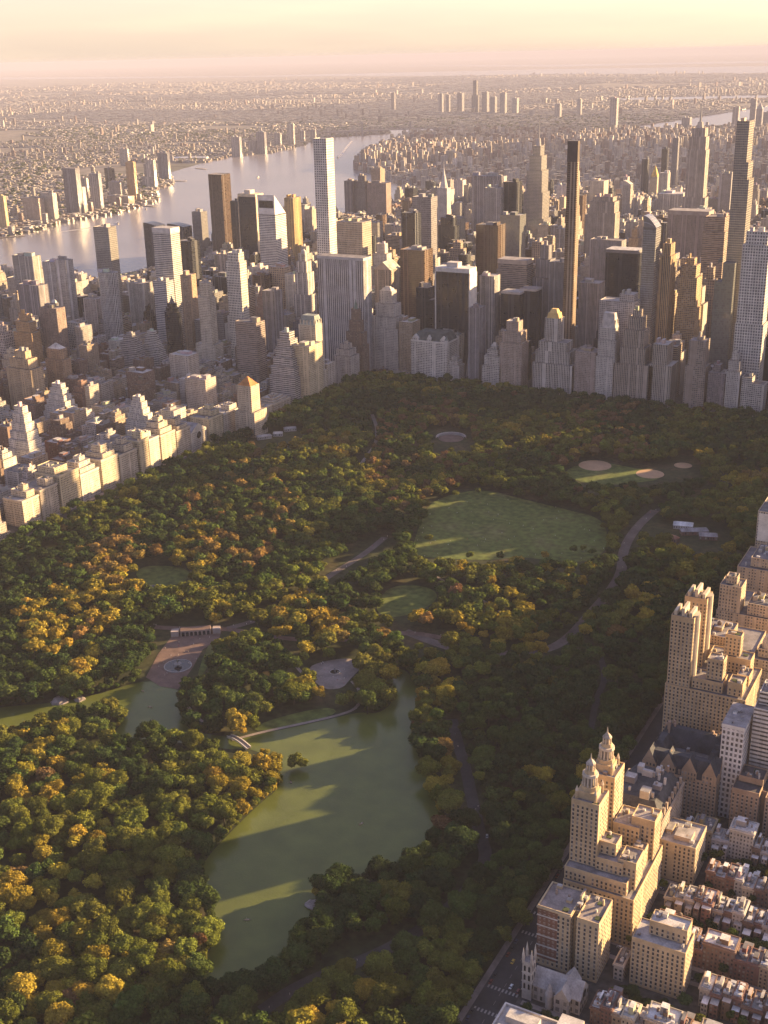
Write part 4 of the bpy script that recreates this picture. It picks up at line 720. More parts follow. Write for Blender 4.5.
def temple_extra(P, s):
    W, D, H = s['u1'] - s['u0'], s['v1'] - s['v0'], s['h']; A = P.setdefault('rose_window', MB())
    for k in range(16):
        a, b_ = 2 * math.pi * k / 16, 2 * math.pi * (k + 1) / 16; A.face([(-W / 2 - .4, 0, H * .75), (-W / 2 - .4, 5.5 * math.cos(b_), H * .75 + 5.5 * math.sin(b_)), (-W / 2 - .4, 5.5 * math.cos(a), H * .75 + 5.5 * math.sin(a))], 'pane')
    Ar = P.setdefault('portal_arch', MB())
    for k in range(12):
        a, b_ = math.pi * k / 12, math.pi * (k + 1) / 12
        for r0, r1 in ((6.2, 7.6),):
            q = lambda r_, t_: (-W / 2 - .6, r_ * math.cos(t_), H * .75 + r_ * math.sin(t_)); Ar.face([q(r0, a), q(r1, a), q(r1, b_), q(r0, b_)], 'stone', (.55, .5, .44))
    g = P.setdefault('pitched_roof', MB()); zr = H + 12
    g.face([(-W / 2, -D / 2, H), (W / 2, -D / 2, H), (W / 2, 0, zr), (-W / 2, 0, zr)], 'roofing', (.30, .28, .28)); g.face([(W / 2, D / 2, H), (-W / 2, D / 2, H), (-W / 2, 0, zr), (W / 2, 0, zr)], 'roofing', (.30, .28, .28))
    P['facade'].face([(-W / 2, D / 2, H), (-W / 2, -D / 2, H), (-W / 2, 0, zr)], 'stone', s['col'])
row('limestone temple with a gable and round rose window on the avenue', 190.5, 207, 434, col=(.50, .44, .37), w=46, tank=None, bulk=False, cornice=False, detail=0, name='temple', cat='temple', extra=temple_extra)
def plaza_extra(P, s):
    W, D, H = s['u1'] - s['u0'], s['v1'] - s['v0'], s['h']; p = rect(-W / 2 + 1, W / 2 - 1, -D / 2 + 1, D / 2 - 1); P.setdefault('mansard_roof', MB()).prism(p, H - 1, H + 14, 'roofing', (.085, .095, .09), poly1=inset(p, 9))
    for (gx_, w_) in ((-W / 2 + 8, 13), (W / 2 - 9, 13), (0, 8)):
        g = P.setdefault('gable#%d' % gx_, MB()); g.box(gx_ - w_ / 2, gx_ + w_ / 2, D / 2 - 5, D / 2 - .2, H - .8, H + 4, 'masonry', WHITE); g.walls(rect(gx_ - w_ / 2, gx_ + w_ / 2, D / 2 - 5, D / 2 - .2), H + 4, H + 11, 'stone', WHITE, poly1=[(gx_ - .2, D / 2 - 5), (gx_ + .2, D / 2 - 5), (gx_ + .2, D / 2 - .2), (gx_ - .2, D / 2 - .2)])
    for sy in (-1, 1):
        t = P.setdefault('corner_turret#%d' % sy, MB()); t.cone(-W / 2 + 2, sy * (D / 2 - 2), 3.4, 3.4, H - 14, H + 4, 'stone', WHITE, n=10); t.cone(-W / 2 + 2, sy * (D / 2 - 2), 3.8, .2, H + 4, H + 12, 'roofing', (.17, .185, .175), n=10)
PLAZA['extra'] = plaza_extra; PLAZA['bulk'] = False
def solow_extra(P, s):
    W, D, H = s['u1'] - s['u0'], s['v1'] - s['v0'], s['h']; F_ = P.setdefault('flared_foot', MB()); y = D / 2; n = 8
    for i in range(n):
        z0, z1 = i / n * H * .45, (i + 1) / n * H * .45; o0, o1 = 16 * (1 - i / n) ** 2, 16 * (1 - (i + 1) / n) ** 2; nb = round(W / 3)
        F_.face([(W / 2, y + o0, z0), (-W / 2, y + o0, z0), (-W / 2, y + o1, z1), (W / 2, y + o1, z1)], 'dark_glass', BLK, [(0, 0), (nb, 0), (nb, 3), (0, 3)])
        for sx in (-1, 1):
            F_.face([(sx * (W / 2 + 1.1), y, z0), (sx * (W / 2 + 1.1), y + o0 + .3, z0), (sx * (W / 2 + 1.1), y + o1 + .3, z1), (sx * (W / 2 + 1.1), y, z1)], 'stone', (.62, .58, .53))
SOLOW['extra'] = solow_extra
# more landmarks towards the south, the river and the far boroughs
SKF = dict(name='skyscraper', cat='skyscraper', detail=0)
for (ref, x0, x1, yt, ft, st, co, yb, kw) in [
    ('thin dark tower left of the gold pyramid', 642, 648, 159, 205, 'dark', (.07, .07, .085), 193, {}),
    ('cream tower topped with a gold pyramid', 651, 658, 166, 205, 'masonry', (.50, .42, .30), 182, dict(top=('pyramid', 42, (.62, .42, .14)))),
    ('dark slab tower between the gold pyramid and the stepped mast tower', 662, 667.5, 149, 195, 'dark', (.08, .08, .095), 171, {}),
    ('slim grey tower close left of the stepped mast tower', 673, 678.5, 138, 192, 'fine', (.26, .25, .26), 168, {}),
    ('white office block with a bright west face below the gold pyramid', 659, 668, 173, 215, 'pier', (.58, .53, .48), 193, {}),
    ('wide white striped slab before the stepped mast tower', 658, 681, 194, 228, 'pier', (.55, .51, .47), 212, {}),
    ('grey slab with a sloping west side right of the stepped mast tower', 720, 732, 174, 226, 'fine', (.33, .31, .32), 212, {}),
    ('pale vaulted top tower left of the wide brown office slab', 623, 631, 181, 232, 'pier', (.50, .45, .39), 215, dict(top=('curved', 14))),
    ('cream twin topped block behind the limestone slab', 590, 604, 181, 225, 'masonry', (.50, .43, .35), 197, {}),
    ('distant plain slab standing alone in the haze above the bronze needle', 610.5, 617, 98, 129, 'fine', (.42, .38, .37), 126, {}),
    ('squat grey block in the haze left of the tall mast', 682, 690, 117.5, 132, 'fine', (.35, .32, .32), 130, {}),
    ('lone grey tower in the haze right of the tall mast', 733, 739, 107, 136, 'fine', (.40, .36, .35), 132, {}),
    ('pointed tower of the distant downtown cluster', 757, 763, 103, 132, 'fine', (.33, .31, .33), 128, dict(top=('pyramid', 40, (.30, .29, .3)))),
    ('left block of the distant downtown cluster', 751, 756.5, 99, 131, 'fine', (.38, .35, .35), 128, {}),
    ('right block of the distant downtown cluster', 763.5, 770, 112, 133, 'fine', (.35, .33, .33), 128, {}),
    ('tallest dark tower of the far skyline across the river', 473, 476.5, 80.5, 113, 'fine', (.20, .19, .20), 108, dict(tiers=[(-.4, 1.4, 0, 1, 0, .55), (0, 1, 0, 1, .55, 1)])),
    ('faraway slab left of the tallest far tower', 457, 462, 93, 112, 'fine', (.32, .30, .31), 110, {}),
    ('faraway slab with pale side at the middle of the far skyline', 438.5, 442, 94, 113, 'fine', (.36, .34, .35), 110, {}),
    ('faraway narrow tower between two far slabs', 446, 449, 95, 112, 'fine', (.30, .28, .29), 110, {}),
    ('faraway tower just right of the tallest far tower', 482, 487, 92, 113, 'fine', (.38, .35, .35), 110, {}),
    ('faraway pair tower, second right of the tallest far tower', 490, 495, 97, 114, 'fine', (.33, .31, .32), 110, {}),
    ('faraway tower, third right of the tallest far tower', 500, 505, 93, 114, 'fine', (.37, .35, .35), 110, {}),
    ('faraway dark tower at the left end of the far skyline', 391, 394, 93, 110, 'fine', (.27, .25, .26), 107, {}),
    ('faraway pale block near the right end of the far skyline', 512, 517, 98, 114, 'fine', (.42, .39, .38), 110, {}),
    ('faraway lone tower at the right end of the far skyline', 577, 581, 99, 116, 'fine', (.40, .37, .36), 114, {}),
    ('faraway twin block behind the pointed supertall', 555, 560, 104, 118, 'fine', (.40, .37, .36), 116, {}),
]:
    hero(ref, x0, x1, yt, foot=ft, style=st, col=co, ybase=yb, **{**SKF, **kw})
WT_ = dict(name='waterfront_tower', cat='tower', detail=0)
for (ref, x0, x1, yt, ft, st, co, kw) in [
    ('tallest dark glass tower on the far river bank', 62, 75, 168.5, 221, 'fine', (.20, .20, .23), dict(top=('band', 3, (.14, .13, .15)))),
    ('pale low wing at the foot of the tallest far bank tower', 72, 82, 187, 220, 'pier', (.46, .41, .38), {}),
    ('slim grey tower second along the far river bank', 89, 98, 173.5, 217, 'pier', (.30, .29, .32), {}),
    ('pale slab standing behind the slim grey bank tower', 79, 86, 178, 206, 'pier', (.42, .38, .36), {}),
    ('broad beige block on the far bank left of the tallest tower', 40, 52, 193, 227, 'masonry', (.48, .42, .36), {}),
    ('brown broad block farther left on the far bank', 22, 38, 198, 228, 'masonry', (.40, .32, .26), {}),
    ('narrow golden tower cut by the left edge of the photo', -4, 3, 196, 236, 'masonry', (.48, .37, .22), {}),
    ('orange tower under construction on the far bank', 125, 133, 161, 207, 'masonry', (.45, .29, .15), dict(top=('crowned', 6, (.55, .33, .12)))),
    ('grey block left of the orange bank tower', 108, 120, 182, 208, 'pier', (.36, .33, .33), {}),
    ('white tower with a stepped west side on the far bank', 143, 153, 160, 194, 'pier', (.50, .46, .43), dict(tiers=[(0, 1.25, 0, 1, 0, .4), (0, 1, 0, 1, .4, .85), (0, .8, 0, 1, .85, 1)])),
    ('dark blue tower at the right end of the bank group', 157, 167, 153, 186, 'fine', (.19, .19, .23), {}),
    ('dark tower hiding behind the orange bank tower', 104, 112, 168, 196, 'dark', (.12, .12, .14), {}),
    ('small pale tower inland between bank towers', 119, 127, 149, 172, 'pier', (.50, .46, .42), {}),
    ('low brown block along the far bank quay', 107, 128, 196, 211, 'masonry', (.38, .29, .22), {}),
    ('grey tower standing by the water across the river bend', 231, 239, 137, 160, 'pier', (.33, .31, .33), {}),
    ('tower with pale terraces beside the river bend', 256, 264, 132, 157, 'fine', (.30, .28, .3), {}),
    ('white lit tower farther up the river bend', 287, 293, 124, 149, 'pier', (.52, .48, .44), {}),
    ('low dark block left of the river bend towers', 248, 255, 141, 157, 'pier', (.30, .28, .29), {}),
    ('small tower near the far bridge end', 310, 315, 130, 146, 'pier', (.40, .37, .36), {}),
    ('grey midsize tower inland of the river bend', 274, 280, 133, 150, 'pier', (.38, .35, .35), {}),
    ('small far tower above the river bend', 300, 304, 131, 146, 'pier', (.44, .40, .38), {}),
]:
    hero(ref, x0, x1, yt, foot=ft - (6 if x0 < 170 else 3), d=(x1 - x0) * 3.1 * .62 * (1 if x0 < 170 else 1.6), style=st, col=co, ybase=ft, **{**WT_, **kw})

# the buildings nearest the camera, west of the park
def near(ref, u0, u1, v0, v1, h, **kw):
    s = dict(ref=ref, label=ref, name='apartment_building', cat='apartment building', u0=u0, u1=u1, v0=v0, v1=v1, h=h, style='masonry', col=LIME, ybase=1100, hero=True, detail=2, near=True); s.update(kw); HEROES.append(s); return s
SANDST = (.48, .355, .21)
def sanremo_extra(P, s):
    uc, vc = (s['u0'] + s['u1']) / 2, (s['v0'] + s['v1']) / 2
    for k, (x, y) in enumerate(((-21.5, 1261), (-20.5, 1224))):
        x -= uc; y -= vc; z = 100; T = P.setdefault('temple_crown#%d' % k, MB())
        T.box(x - 6.4, x + 6.4, y - 6.6, y + 6.6, z - 1, z + 5, 'stone', SANDST); T.cone(x, y, 6.2, 6.0, z + 5, z + 8, 'stone', SANDST, n=12)
        for a in range(12): q = 2 * math.pi * a / 12; T.cone(x + 4.7 * math.cos(q), y + 4.7 * math.sin(q), .6, .55, z + 8, z + 15, 'stone', (.55, .47, .37), n=6)
        T.cone(x, y, 3.2, 3.2, z + 8, z + 15, 'stone', (.30, .25, .2), n=12); T.cone(x, y, 5.6, 5.4, z + 15, z + 17, 'stone', (.55, .47, .37), n=12); T.cone(x, y, 4.2, 3.6, z + 17, z + 19.5, 'stone', SANDST, n=12)
        for a in range(8): q = 2 * math.pi * a / 8; T.cone(x + 2.8 * math.cos(q), y + 2.8 * math.sin(q), .4, .35, z + 19.5, z + 24, 'stone', (.55, .47, .37), n=5)
        T.cone(x, y, 1.8, 1.8, z + 19.5, z + 24, 'stone', (.30, .25, .2), n=8); T.cone(x, y, 3.4, .8, z + 24, z + 27.5, 'roofing', (.40, .34, .28), n=10); T.cone(x, y, .7, .1, z + 27.5, z + 32, 'metal', (.45, .38, .3), n=6)
        for sx in (-1, 1):
            for sy in (-1, 1): F_ = P.setdefault('finial#%d%d%d' % (k, sx, sy), MB()); F_.cone(x + sx * 6.6, y + sy * 7, 1.4, 1.2, z - 1, z + 5, 'stone', SANDST, n=6); F_.cone(x + sx * 6.6, y + sy * 7, 1.3, .1, z + 5, z + 9, 'stone', (.55, .47, .37), n=6, top=False)
near('twin towered apartment palace with temple crowned spires', -62, -12, 1213, 1281, 100, style='masonry', col=SANDST, bulk=False, windows=True, extra=sanremo_extra, tiers=[
    (0, 1, 0, 1, 0, .40), (.12, 1, 0, .97, .40, .50), (.60, .99, .56, .86, .50, 1), (.62, .99, .01, .33, .50, 1), (.22, .60, .02, .36, .50, .66), (.22, .60, .58, .88, .50, .60), (.03, .36, .06, .30, .40, .72), (.05, .30, .60, .85, .40, .62), (.08, .26, .36, .54, .40, .56), (.36, .60, .62, .80, .60, .70), (.66, .93, .42, .50, .50, .60)])
def dakota_extra(P, s):
    W, D, H = s['u1'] - s['u0'], s['v1'] - s['v0'], s['h']; sl_ = (.065, .068, .078)
    def hip(x0, x1, y0, y1, z, hh, k):
        R_ = P.setdefault('slate_roof#%s' % k, MB()); dx, dy = (x1 - x0), (y1 - y0); i_ = min(dx, dy) * .33; R_.prism(rect(x0, x1, y0, y1), z, z + hh, 'roofing', sl_, poly1=rect(x0 + i_, x1 - i_, y0 + i_, y1 - i_))
    for k, r_ in enumerate(((-W / 2 + .6, W / 2 - .6, D / 2 - 17, D / 2 - .8), (-W / 2 + .6, W / 2 - .6, -D / 2 + .8, -D / 2 + 17), (-W / 2 + .6, -W / 2 + 16, -D / 2 + 17, D / 2 - 17), (W / 2 - 16, W / 2 - .6, -D / 2 + 17, D / 2 - 17))): hip(*r_, H - 1, 15, k)
    for k, (gx_, w_) in enumerate(((-W / 2 + 6, 11), (-8, 12), (9, 12), (W / 2 - 6, 11))):
        g = P.setdefault('gable#%d' % k, MB()); g.walls(rect(gx_ - w_ / 2, gx_ + w_ / 2, D / 2 - 9, D / 2 + .5), H - 2, H + 6, 'masonry', s['col'], 2.6, 3.3)
        y1, y0 = D / 2 + .5, D / 2 - 12; zt = H + 18
        g.face([(gx_ + w_ / 2, y1, H + 6), (gx_ - w_ / 2, y1, H + 6), (gx_, y1, zt)], 'stone', s['col']); g.face([(gx_ - w_ / 2, y0, H + 6), (gx_ - w_ / 2, y1, H + 6), (gx_, y1, zt), (gx_, y0, zt)], 'roofing', sl_); g.face([(gx_ + w_ / 2, y1, H + 6), (gx_ + w_ / 2, y0, H + 6), (gx_, y0, zt), (gx_, y1, zt)], 'roofing', sl_)
    for k, gy_ in enumerate((-D / 2 + 9, 0, D / 2 - 12)):
        g = P.setdefault('gable#w%d' % k, MB()); x0 = -W / 2 - .5; w_ = 11; g.walls(rect(x0, x0 + 8, gy_ - w_ / 2, gy_ + w_ / 2), H - 2, H + 6, 'masonry', s['col'], 2.6, 3.3); zt = H + 17
        g.face([(x0, gy_ + w_ / 2, H + 6), (x0, gy_ - w_ / 2, H + 6), (x0, gy_, zt)], 'stone', s['col']); g.face([(x0, gy_ - w_ / 2, H + 6), (x0 + 11, gy_ - w_ / 2, H + 6), (x0 + 11, gy_, zt), (x0, gy_, zt)], 'roofing', sl_); g.face([(x0 + 11, gy_ + w_ / 2, H + 6), (x0, gy_ + w_ / 2, H + 6), (x0, gy_, zt), (x0 + 11, gy_, zt)], 'roofing', sl_)
    r = random.Random(3)
    for k in range(12): x, y = r.uniform(-W / 2 + 4, W / 2 - 4), r.choice((D / 2 - r.uniform(5, 13), -D / 2 + r.uniform(5, 13))); P.setdefault('chimney#%d' % k, MB()).box(x - .8, x + .8, y - 1.2, y + 1.2, H + 2, H + r.uniform(13, 19), 'stone', (.35, .24, .17))
    for k in range(9): x = -W / 2 + 4 + k * (W - 8) / 8; P.setdefault('dormer#n%d' % k, MB()).box(x - .9, x + .9, D / 2 - 3.4, D / 2 - 1.2, H, H + 4, 'stone', (.34, .25, .18))
    for k in range(7): y = -D / 2 + 5 + k * (D - 10) / 6; P.setdefault('dormer#w%d' % k, MB()).box(-W / 2 + 1.2, -W / 2 + 3.4, y - .9, y + .9, H, H + 4, 'stone', (.34, .25, .18))
near('tan gabled mansion block with steep slate roofs and many chimneys', -76, -16, 1056, 1114, 36, col=(.38, .265, .175), bulk=False, windows=True, extra=dakota_extra, roofcol=(.16, .15, .15))
def majestic_extra(P, s):
    W, D, H = s['u1'] - s['u0'], s['v1'] - s['v0'], s['h']
    for k, (a0, a1, b0, b1) in enumerate(((.70, .985, .70, .985), (.70, .985, .02, .32))):
        x0, x1, y0, y1 = -W / 2 + a0 * W, -W / 2 + a1 * W, -D / 2 + b0 * D, -D / 2 + b1 * D
        for j in range(3): C_ = P.setdefault('tower_fin#%d%d' % (k, j), MB()); xx = x0 + (j + .5) * (x1 - x0) / 3; C_.box(xx - 1.2, xx + 1.2, y0 + 1, y1 - 1, H, H + 4 + (3 if j == 1 else 0), 'stone', (.52, .43, .31))
        C_ = P.setdefault('rounded_corner#%d' % k, MB()); C_.cone(x0 + 2.2, (y0 + y1) / 2, 5.2, 5.2, H * .56, H + 1, 'stone', (.50, .42, .31), n=16)
near('golden twin tower block with broad base behind the gabled mansion', -78, -11, 976, 1038, 136, style='masonry', col=(.46, .33, .19), windows=True, bulk=False, extra=majestic_extra, tiers=[
    (0, 1, 0, 1, 0, .53), (.70, .985, .70, .985, .53, 1), (.70, .985, .02, .32, .53, 1), (.30, .68, .66, .95, .53, .60), (.32, .52, .70, .90, .60, .74), (.06, .24, .70, .94, .53, .62), (.10, .62, .05, .30, .53, .64), (.25, .45, .10, .26, .64, .78), (.05, .2, .35, .6, .53, .6)])
def langham_extra(P, s):
    W, D, H = s['u1'] - s['u0'], s['v1'] - s['v0'], s['h']; r = random.Random(4)
    for k in range(16):
        x, y = r.uniform(-W / 2 + 9, W / 2 - 9), r.uniform(-D / 2 + 9, D / 2 - 9); a, b_ = r.uniform(1.2, 4), r.uniform(1.2, 4); P.setdefault(('bulkhead#r%d' if k < 7 else 'chimney#r%d') % k, MB()).box(x - a, x + a if k < 7 else x - a + 1.6, y - b_, y + b_ if k < 7 else y - b_ + 1.8, H + 10.8, H + 12 + r.uniform(2, 6), 'stone', r.choice([(.40, .36, .32), (.33, .24, .18), (.5, .46, .42), (.22, .2, .2)]), topmat='roofing', topcol=(.4, .37, .35))
near('mansarded apartment house between twin spires and gabled mansion', -56, -13, 1138, 1197, 47, col=(.36, .28, .215), windows=True, top=('mansard', 12, (.07, .07, .075)), cornice=True, extra=langham_extra)
def kenil_extra(P, s):
    W, D, H = s['u1'] - s['u0'], s['v1'] - s['v0'], s['h']; B_ = P.setdefault('brick_panel', MB()); x1, x0 = W / 2, W / 2 - 14
    B_.face([(x1 + .1, D / 2 + .12, 6), (x0, D / 2 + .12, 6), (x0, D / 2 + .12, H - 2), (x1 + .1, D / 2 + .12, H - 2)], 'stone', (.22, .105, .065))
    for z in range(8, int(H), 8): P.setdefault('band_course', MB()).box(x0, x1 + .3, D / 2, D / 2 + .35, z, z + 1.0, 'stone', (.55, .5, .44))
near('red and cream brick block with white bands at the near avenue corner', -52, -10, 1296, 1323, 48, col=(.49, .37, .225), windows=True, cornice=True, extra=kenil_extra, tiers=[(.46, 1, 0, 1, 0, 1), (.0, .36, 0, 1, 0, 1), (.34, .48, 0, .72, 0, .98)])
near('cream apartment block with a bulky set back penthouse', -106, -71, 1292, 1313, 38, col=(.49, .365, .22), windows=True, tiers=[(0, 1, 0, 1, 0, 1), (.05, .75, .05, .62, 1, 1.28)])
near('plain beige flat roofed block right of the twin spires', -82, -50, 1166, 1197, 33, col=(.46, .36, .235), windows=True, roofcol=(.34, .31, .29))
near('white gridded modern slab, the lower of the two', -91, -74, 1066, 1102, 84, style='grid', bay=3.6, col=(.62, .60, .58), top=('band', 2, (.6, .58, .55)))
near('white gridded modern slab, the taller of the two', -130, -93, 1046, 1083, 99, style='ribbon', col=(.60, .56, .51), tiers=[(0, 1, 0, 1, 0, .94), (.5, .95, .2, .8, .94, 1.05)])
near('brown brick block with dark flat roofs below the white slabs', -135, -89, 1092, 1121, 42, col=(.34, .235, .16), windows=True, roofcol=(.09, .08, .08), tiers=[(.55, 1, 0, 1, 0, 1), (0, .45, 0, 1, 0, .96), (.4, .6, 0, .7, 0, .95), (.55, .95, .0, .6, 1, 1.12)])
near('ornate cream house with a small dome at the right edge', -100, -62, 926, 962, 80, col=(.48, .39, .275), top=('dome', 15, (.46, .40, .33)), tiers=[(0, 1, 0, 1, 0, .78), (.1, .95, .1, .95, .78, .9), (.3, .8, .3, .8, .9, 1)])
near('terraced golden block right behind the twin tower block', -72, -14, 899, 957, 82, col=(.40, .29, .185), tiers=[(0, 1, 0, 1, 0, .80), (.1, .9, .1, .95, .80, .90), (.5, .95, .3, .9, .90, 1)], tank=1)
near('golden apartment block with a corner turret tower', -70, -14, 818, 877, 84, col=(.46, .355, .24), tiers=[(0, 1, 0, 1, 0, .86), (.62, .98, .62, .98, .86, 1.18), (.72, .9, .72, .9, 1.18, 1.27), (.1, .5, .5, .95, .86, 1.0)], tank=1)
near('block with flat dark roof terraces beyond the corner turret', -72, -14, 738, 797, 96, col=(.42, .32, .22), roofcol=(.18, .16, .16), tiers=[(0, 1, 0, 1, 0, .9), (.2, .8, .2, .9, .9, 1)])
def panel_extra(P, s):
    W, D, H = s['u1'] - s['u0'], s['v1'] - s['v0'], s['h']; P.setdefault('white_panel', MB()).box(W * .18, W / 2 - 1.5, D / 2, D / 2 + .4, H * .72, H * .98, 'stone', (.70, .64, .55)); P.setdefault('blue_panel', MB()).box(-W * .3, -W * .05, D / 2, D / 2 + .4, H * .84, H * .98, 'paint', (.10, .17, .28))
near('tall block with a blank white wall panel near the right edge', -78, -14, 656, 716, 118, col=(.48, .39, .28), extra=panel_extra, tiers=[(0, 1, 0, 1, 0, 1), (.3, .8, .2, .8, 1, 1.08)])
near('cream tower peeking in at the right edge beyond the white panel', -80, -14, 575, 635, 108, col=(.48, .39, .28), tiers=STEP2)

# ------------------------------------------------------------------ the rest of the city, lot by lot
FILL = []
CNAME = [('limestone', LIME), ('white', (.52, .47, .42)), ('tan', TAN), ('brown', BRN), ('red brick', RED), ('cream', CREAM), ('grey', GREY), ('pale', PALE), ('black', (.03, .03, .035)), ('blue grey', (.09, .10, .13))]
for s in HEROES: s['px'] = None
def s_pix(s):
    P_ = np.array([(u, v, z) for u in (s['u0'], s['u1']) for v in (s['v0'], s['v1']) for z in (0, s['h'] + (s['top'][1] if s.get('top') and s['top'][0] in ('spire', 'antenna', 'slant', 'pyramid', 'dome') else 0))]); return PXA(P_)
for s in HEROES: s['px'] = s_pix(s)
HB = [(s['px'][:, 0].min(), s['px'][:, 0].max(), s['px'][:, 2].mean(), s['ybase'], s['u0'] - 4, s['u1'] + 4, s['v0'] - 4, s['v1'] + 4) for s in HEROES]
ENVX = [-60, 0, 60, 100, 180, 200, 230, 300, 340, 370, 400, 440, 500, 560, 600, 660, 720, 768, 830]
ENVY = [262, 262, 268, 282, 262, 262, 240, 238, 214, 186, 186, 188, 205, 196, 190, 200, 195, 205, 205]
AREAS_BLOCKED = [rect(18, 888, -24, 2000)]
def lot(u0, u1, v0, v1, h, style, ci, name, cat, hcap=True, minh=10, **kw):
    for (xa, xb, dd, yb, a0, a1, b0, b1) in HB:
        if u0 < a1 and u1 > a0 and v0 < b1 and v1 > b0: return None
    x_, y_, d_ = PX((u0 + u1) / 2, v1, 0)
    if d_ < 200 or x_ < -320 or x_ > 1080: return None
    if hcap:
        xl = PX(u1, v1, h)[0]; xr = PX(u0, v0, h)[0]; ya = np.interp((xl + xr) / 2, ENVX, ENVY) if d_ < 3600 else 150
        for (xa, xb, dd, yb, *_b) in HB:
            if dd > d_ and xl < xb + 1 and xr > xa - 1: ya = max(ya, yb)
        zc = AV((xl + xr) / 2, ya, v1)[1]; h = min(h, zc * RN.uniform(.82, 1.0))
        if h < minh: h = minh * RN.uniform(.8, 1.2)
    c = CNAME[ci]; k = RN.uniform(.82, 1.15); col = tuple(min(.72, x * k * RN.uniform(.97, 1.03)) for x in c[1])
    s = dict(name=name, cat=cat, u0=u0, u1=u1, v0=v0, v1=v1, h=h, style=style, col=col, cname=c[0], hero=False, **kw); FILL.append(s); return s
AVS = [-300, 0, 280, 560, 870, 1010, 1150, 1300, 1440, 1650, 1870, 2060]
def tiers_for(h, style):
    if h > 55 and style in ('masonry', 'pair', 'pier', 'fine'): return RN.choice([None, STEP, STEP2, STEP2, BASE_T, None])
    if h > 40: return RN.choice([None, None, STEP2, [(0, 1, 0, 1, 0, .86), (.12, .88, .1, .9, .86, 1)]])
    return RN.choice([None, None, [(0, 1, 0, 1, 0, .85), (.15, .8, .1, .85, .85, 1)]]) if h > 22 else None
def city_block(ua, ub, va, vb, zone):
    for row in (0, 1):
        y0, y1 = (va, (va + vb) / 2) if row == 0 else ((va + vb) / 2, vb); u = ua
        while u < ub - 8:
            z = zone(u, (y0 + y1) / 2); wd = RN.uniform(*z['w']); wd = min(wd, ub - u)
            if ub - u - wd < 9: wd = ub - u
            h = max(9, RN.lognormvariate(math.log(z['h']), z['s'])); h = min(h, z.get('max', 240)); style, ci = z['pick'](h)
            tall = style in ('glass', 'dark', 'bronze', 'fine', 'silver', 'ribbon', 'grid', 'pier') and h > 45
            n_, c_ = ('office_tower', 'office tower') if tall else ('apartment_building', 'apartment building') if h > 24 else ('low_rise_building', 'low building')
            dep = RN.uniform(0, 5) if h < 40 else 0
            lot(u, u + wd - (.3 if h < 35 else 1.5), y0 + (dep if row == 1 else .2), y1 - (dep if row == 0 else .2), h, style, ci, n_, c_, tiers=tiers_for(h, style), tank=(RN.choice([0, .9, 1, 0]) if style in ('masonry', 'pair') and 18 < h < 120 else 0), detail=1, roofcol=RN.choice(ROOFC))
            u += wd
def pick_mid(h):
    r_ = RN.random()
    if h > 70: return RN.choice([('glass', 6), ('glass', 6), ('fine', 6), ('fine', 7), ('pier', 7), ('ribbon', 2), ('dark', 8), ('dark', 9), ('masonry', 2), ('masonry', 0), ('bronze', 3), ('pier', 1), ('grid', 2), ('dark', 8), ('masonry', 5), ('pier', 5), ('masonry', 7), ('masonry', 1)])
    return RN.choice([('masonry', 2), ('masonry', 0), ('masonry', 3), ('masonry', 4), ('pair', 5), ('ribbon', 6), ('fine', 6), ('masonry', 7), ('masonry', 5)])
def pick_ues(h):
    if h > 75: return RN.choice([('pier', 1), ('pier', 7), ('masonry', 3), ('ribbon', 2), ('fine', 6), ('masonry', 4), ('masonry', 5), ('grid', 7), ('ribbon', 3)])
    return RN.choice([('masonry', 2), ('masonry', 3), ('masonry', 4), ('masonry', 5), ('masonry', 0), ('masonry', 7), ('masonry', 3), ('masonry', 2), ('pair', 1)])
def z_mid(u, v):
    if u < 1460: 
        if v > -1500: return dict(w=(22, 50), h=82 if v < -70 else 55, s=.42, pick=pick_mid, max=190)
        return dict(w=(18, 40), h=52, s=.5, pick=pick_mid, max=150)
    if v > -1300: return dict(w=(18, 42), h=56, s=.6, pick=pick_mid, max=150)
    return dict(w=(18, 40), h=45, s=.5, pick=pick_mid, max=120)
def z_ues(u, v):
    if u < 1165: return dict(w=(12, 34), h=34, s=.42, pick=pick_ues, max=70)
    if u < 1450: return dict(w=(11, 32), h=30, s=.55, pick=pick_ues, max=95)
    return dict(w=(12, 38), h=32, s=.75, pick=pick_ues, max=125)
RN.seed(21)
for i in range(len(AVS) - 1):
    ua, ub = AVS[i] + 15, AVS[i + 1] - 15
    if AVS[i] == 870: ua = 890
    for k in range(-33, 19):
        va, vb = k * 80.5 + 9, (k + 1) * 80.5 - 9
        if k >= 0:
            if ua < 885: continue
            city_block(ua, ub, va, vb, z_ues)
        elif k == -1 and ua < 870: city_block(ua, ub, va + 0, -27, z_mid)
        elif k < 0: 
            if AVS[i] < -10 and k < -14: continue
            city_block(ua, ub, va, vb, z_mid)
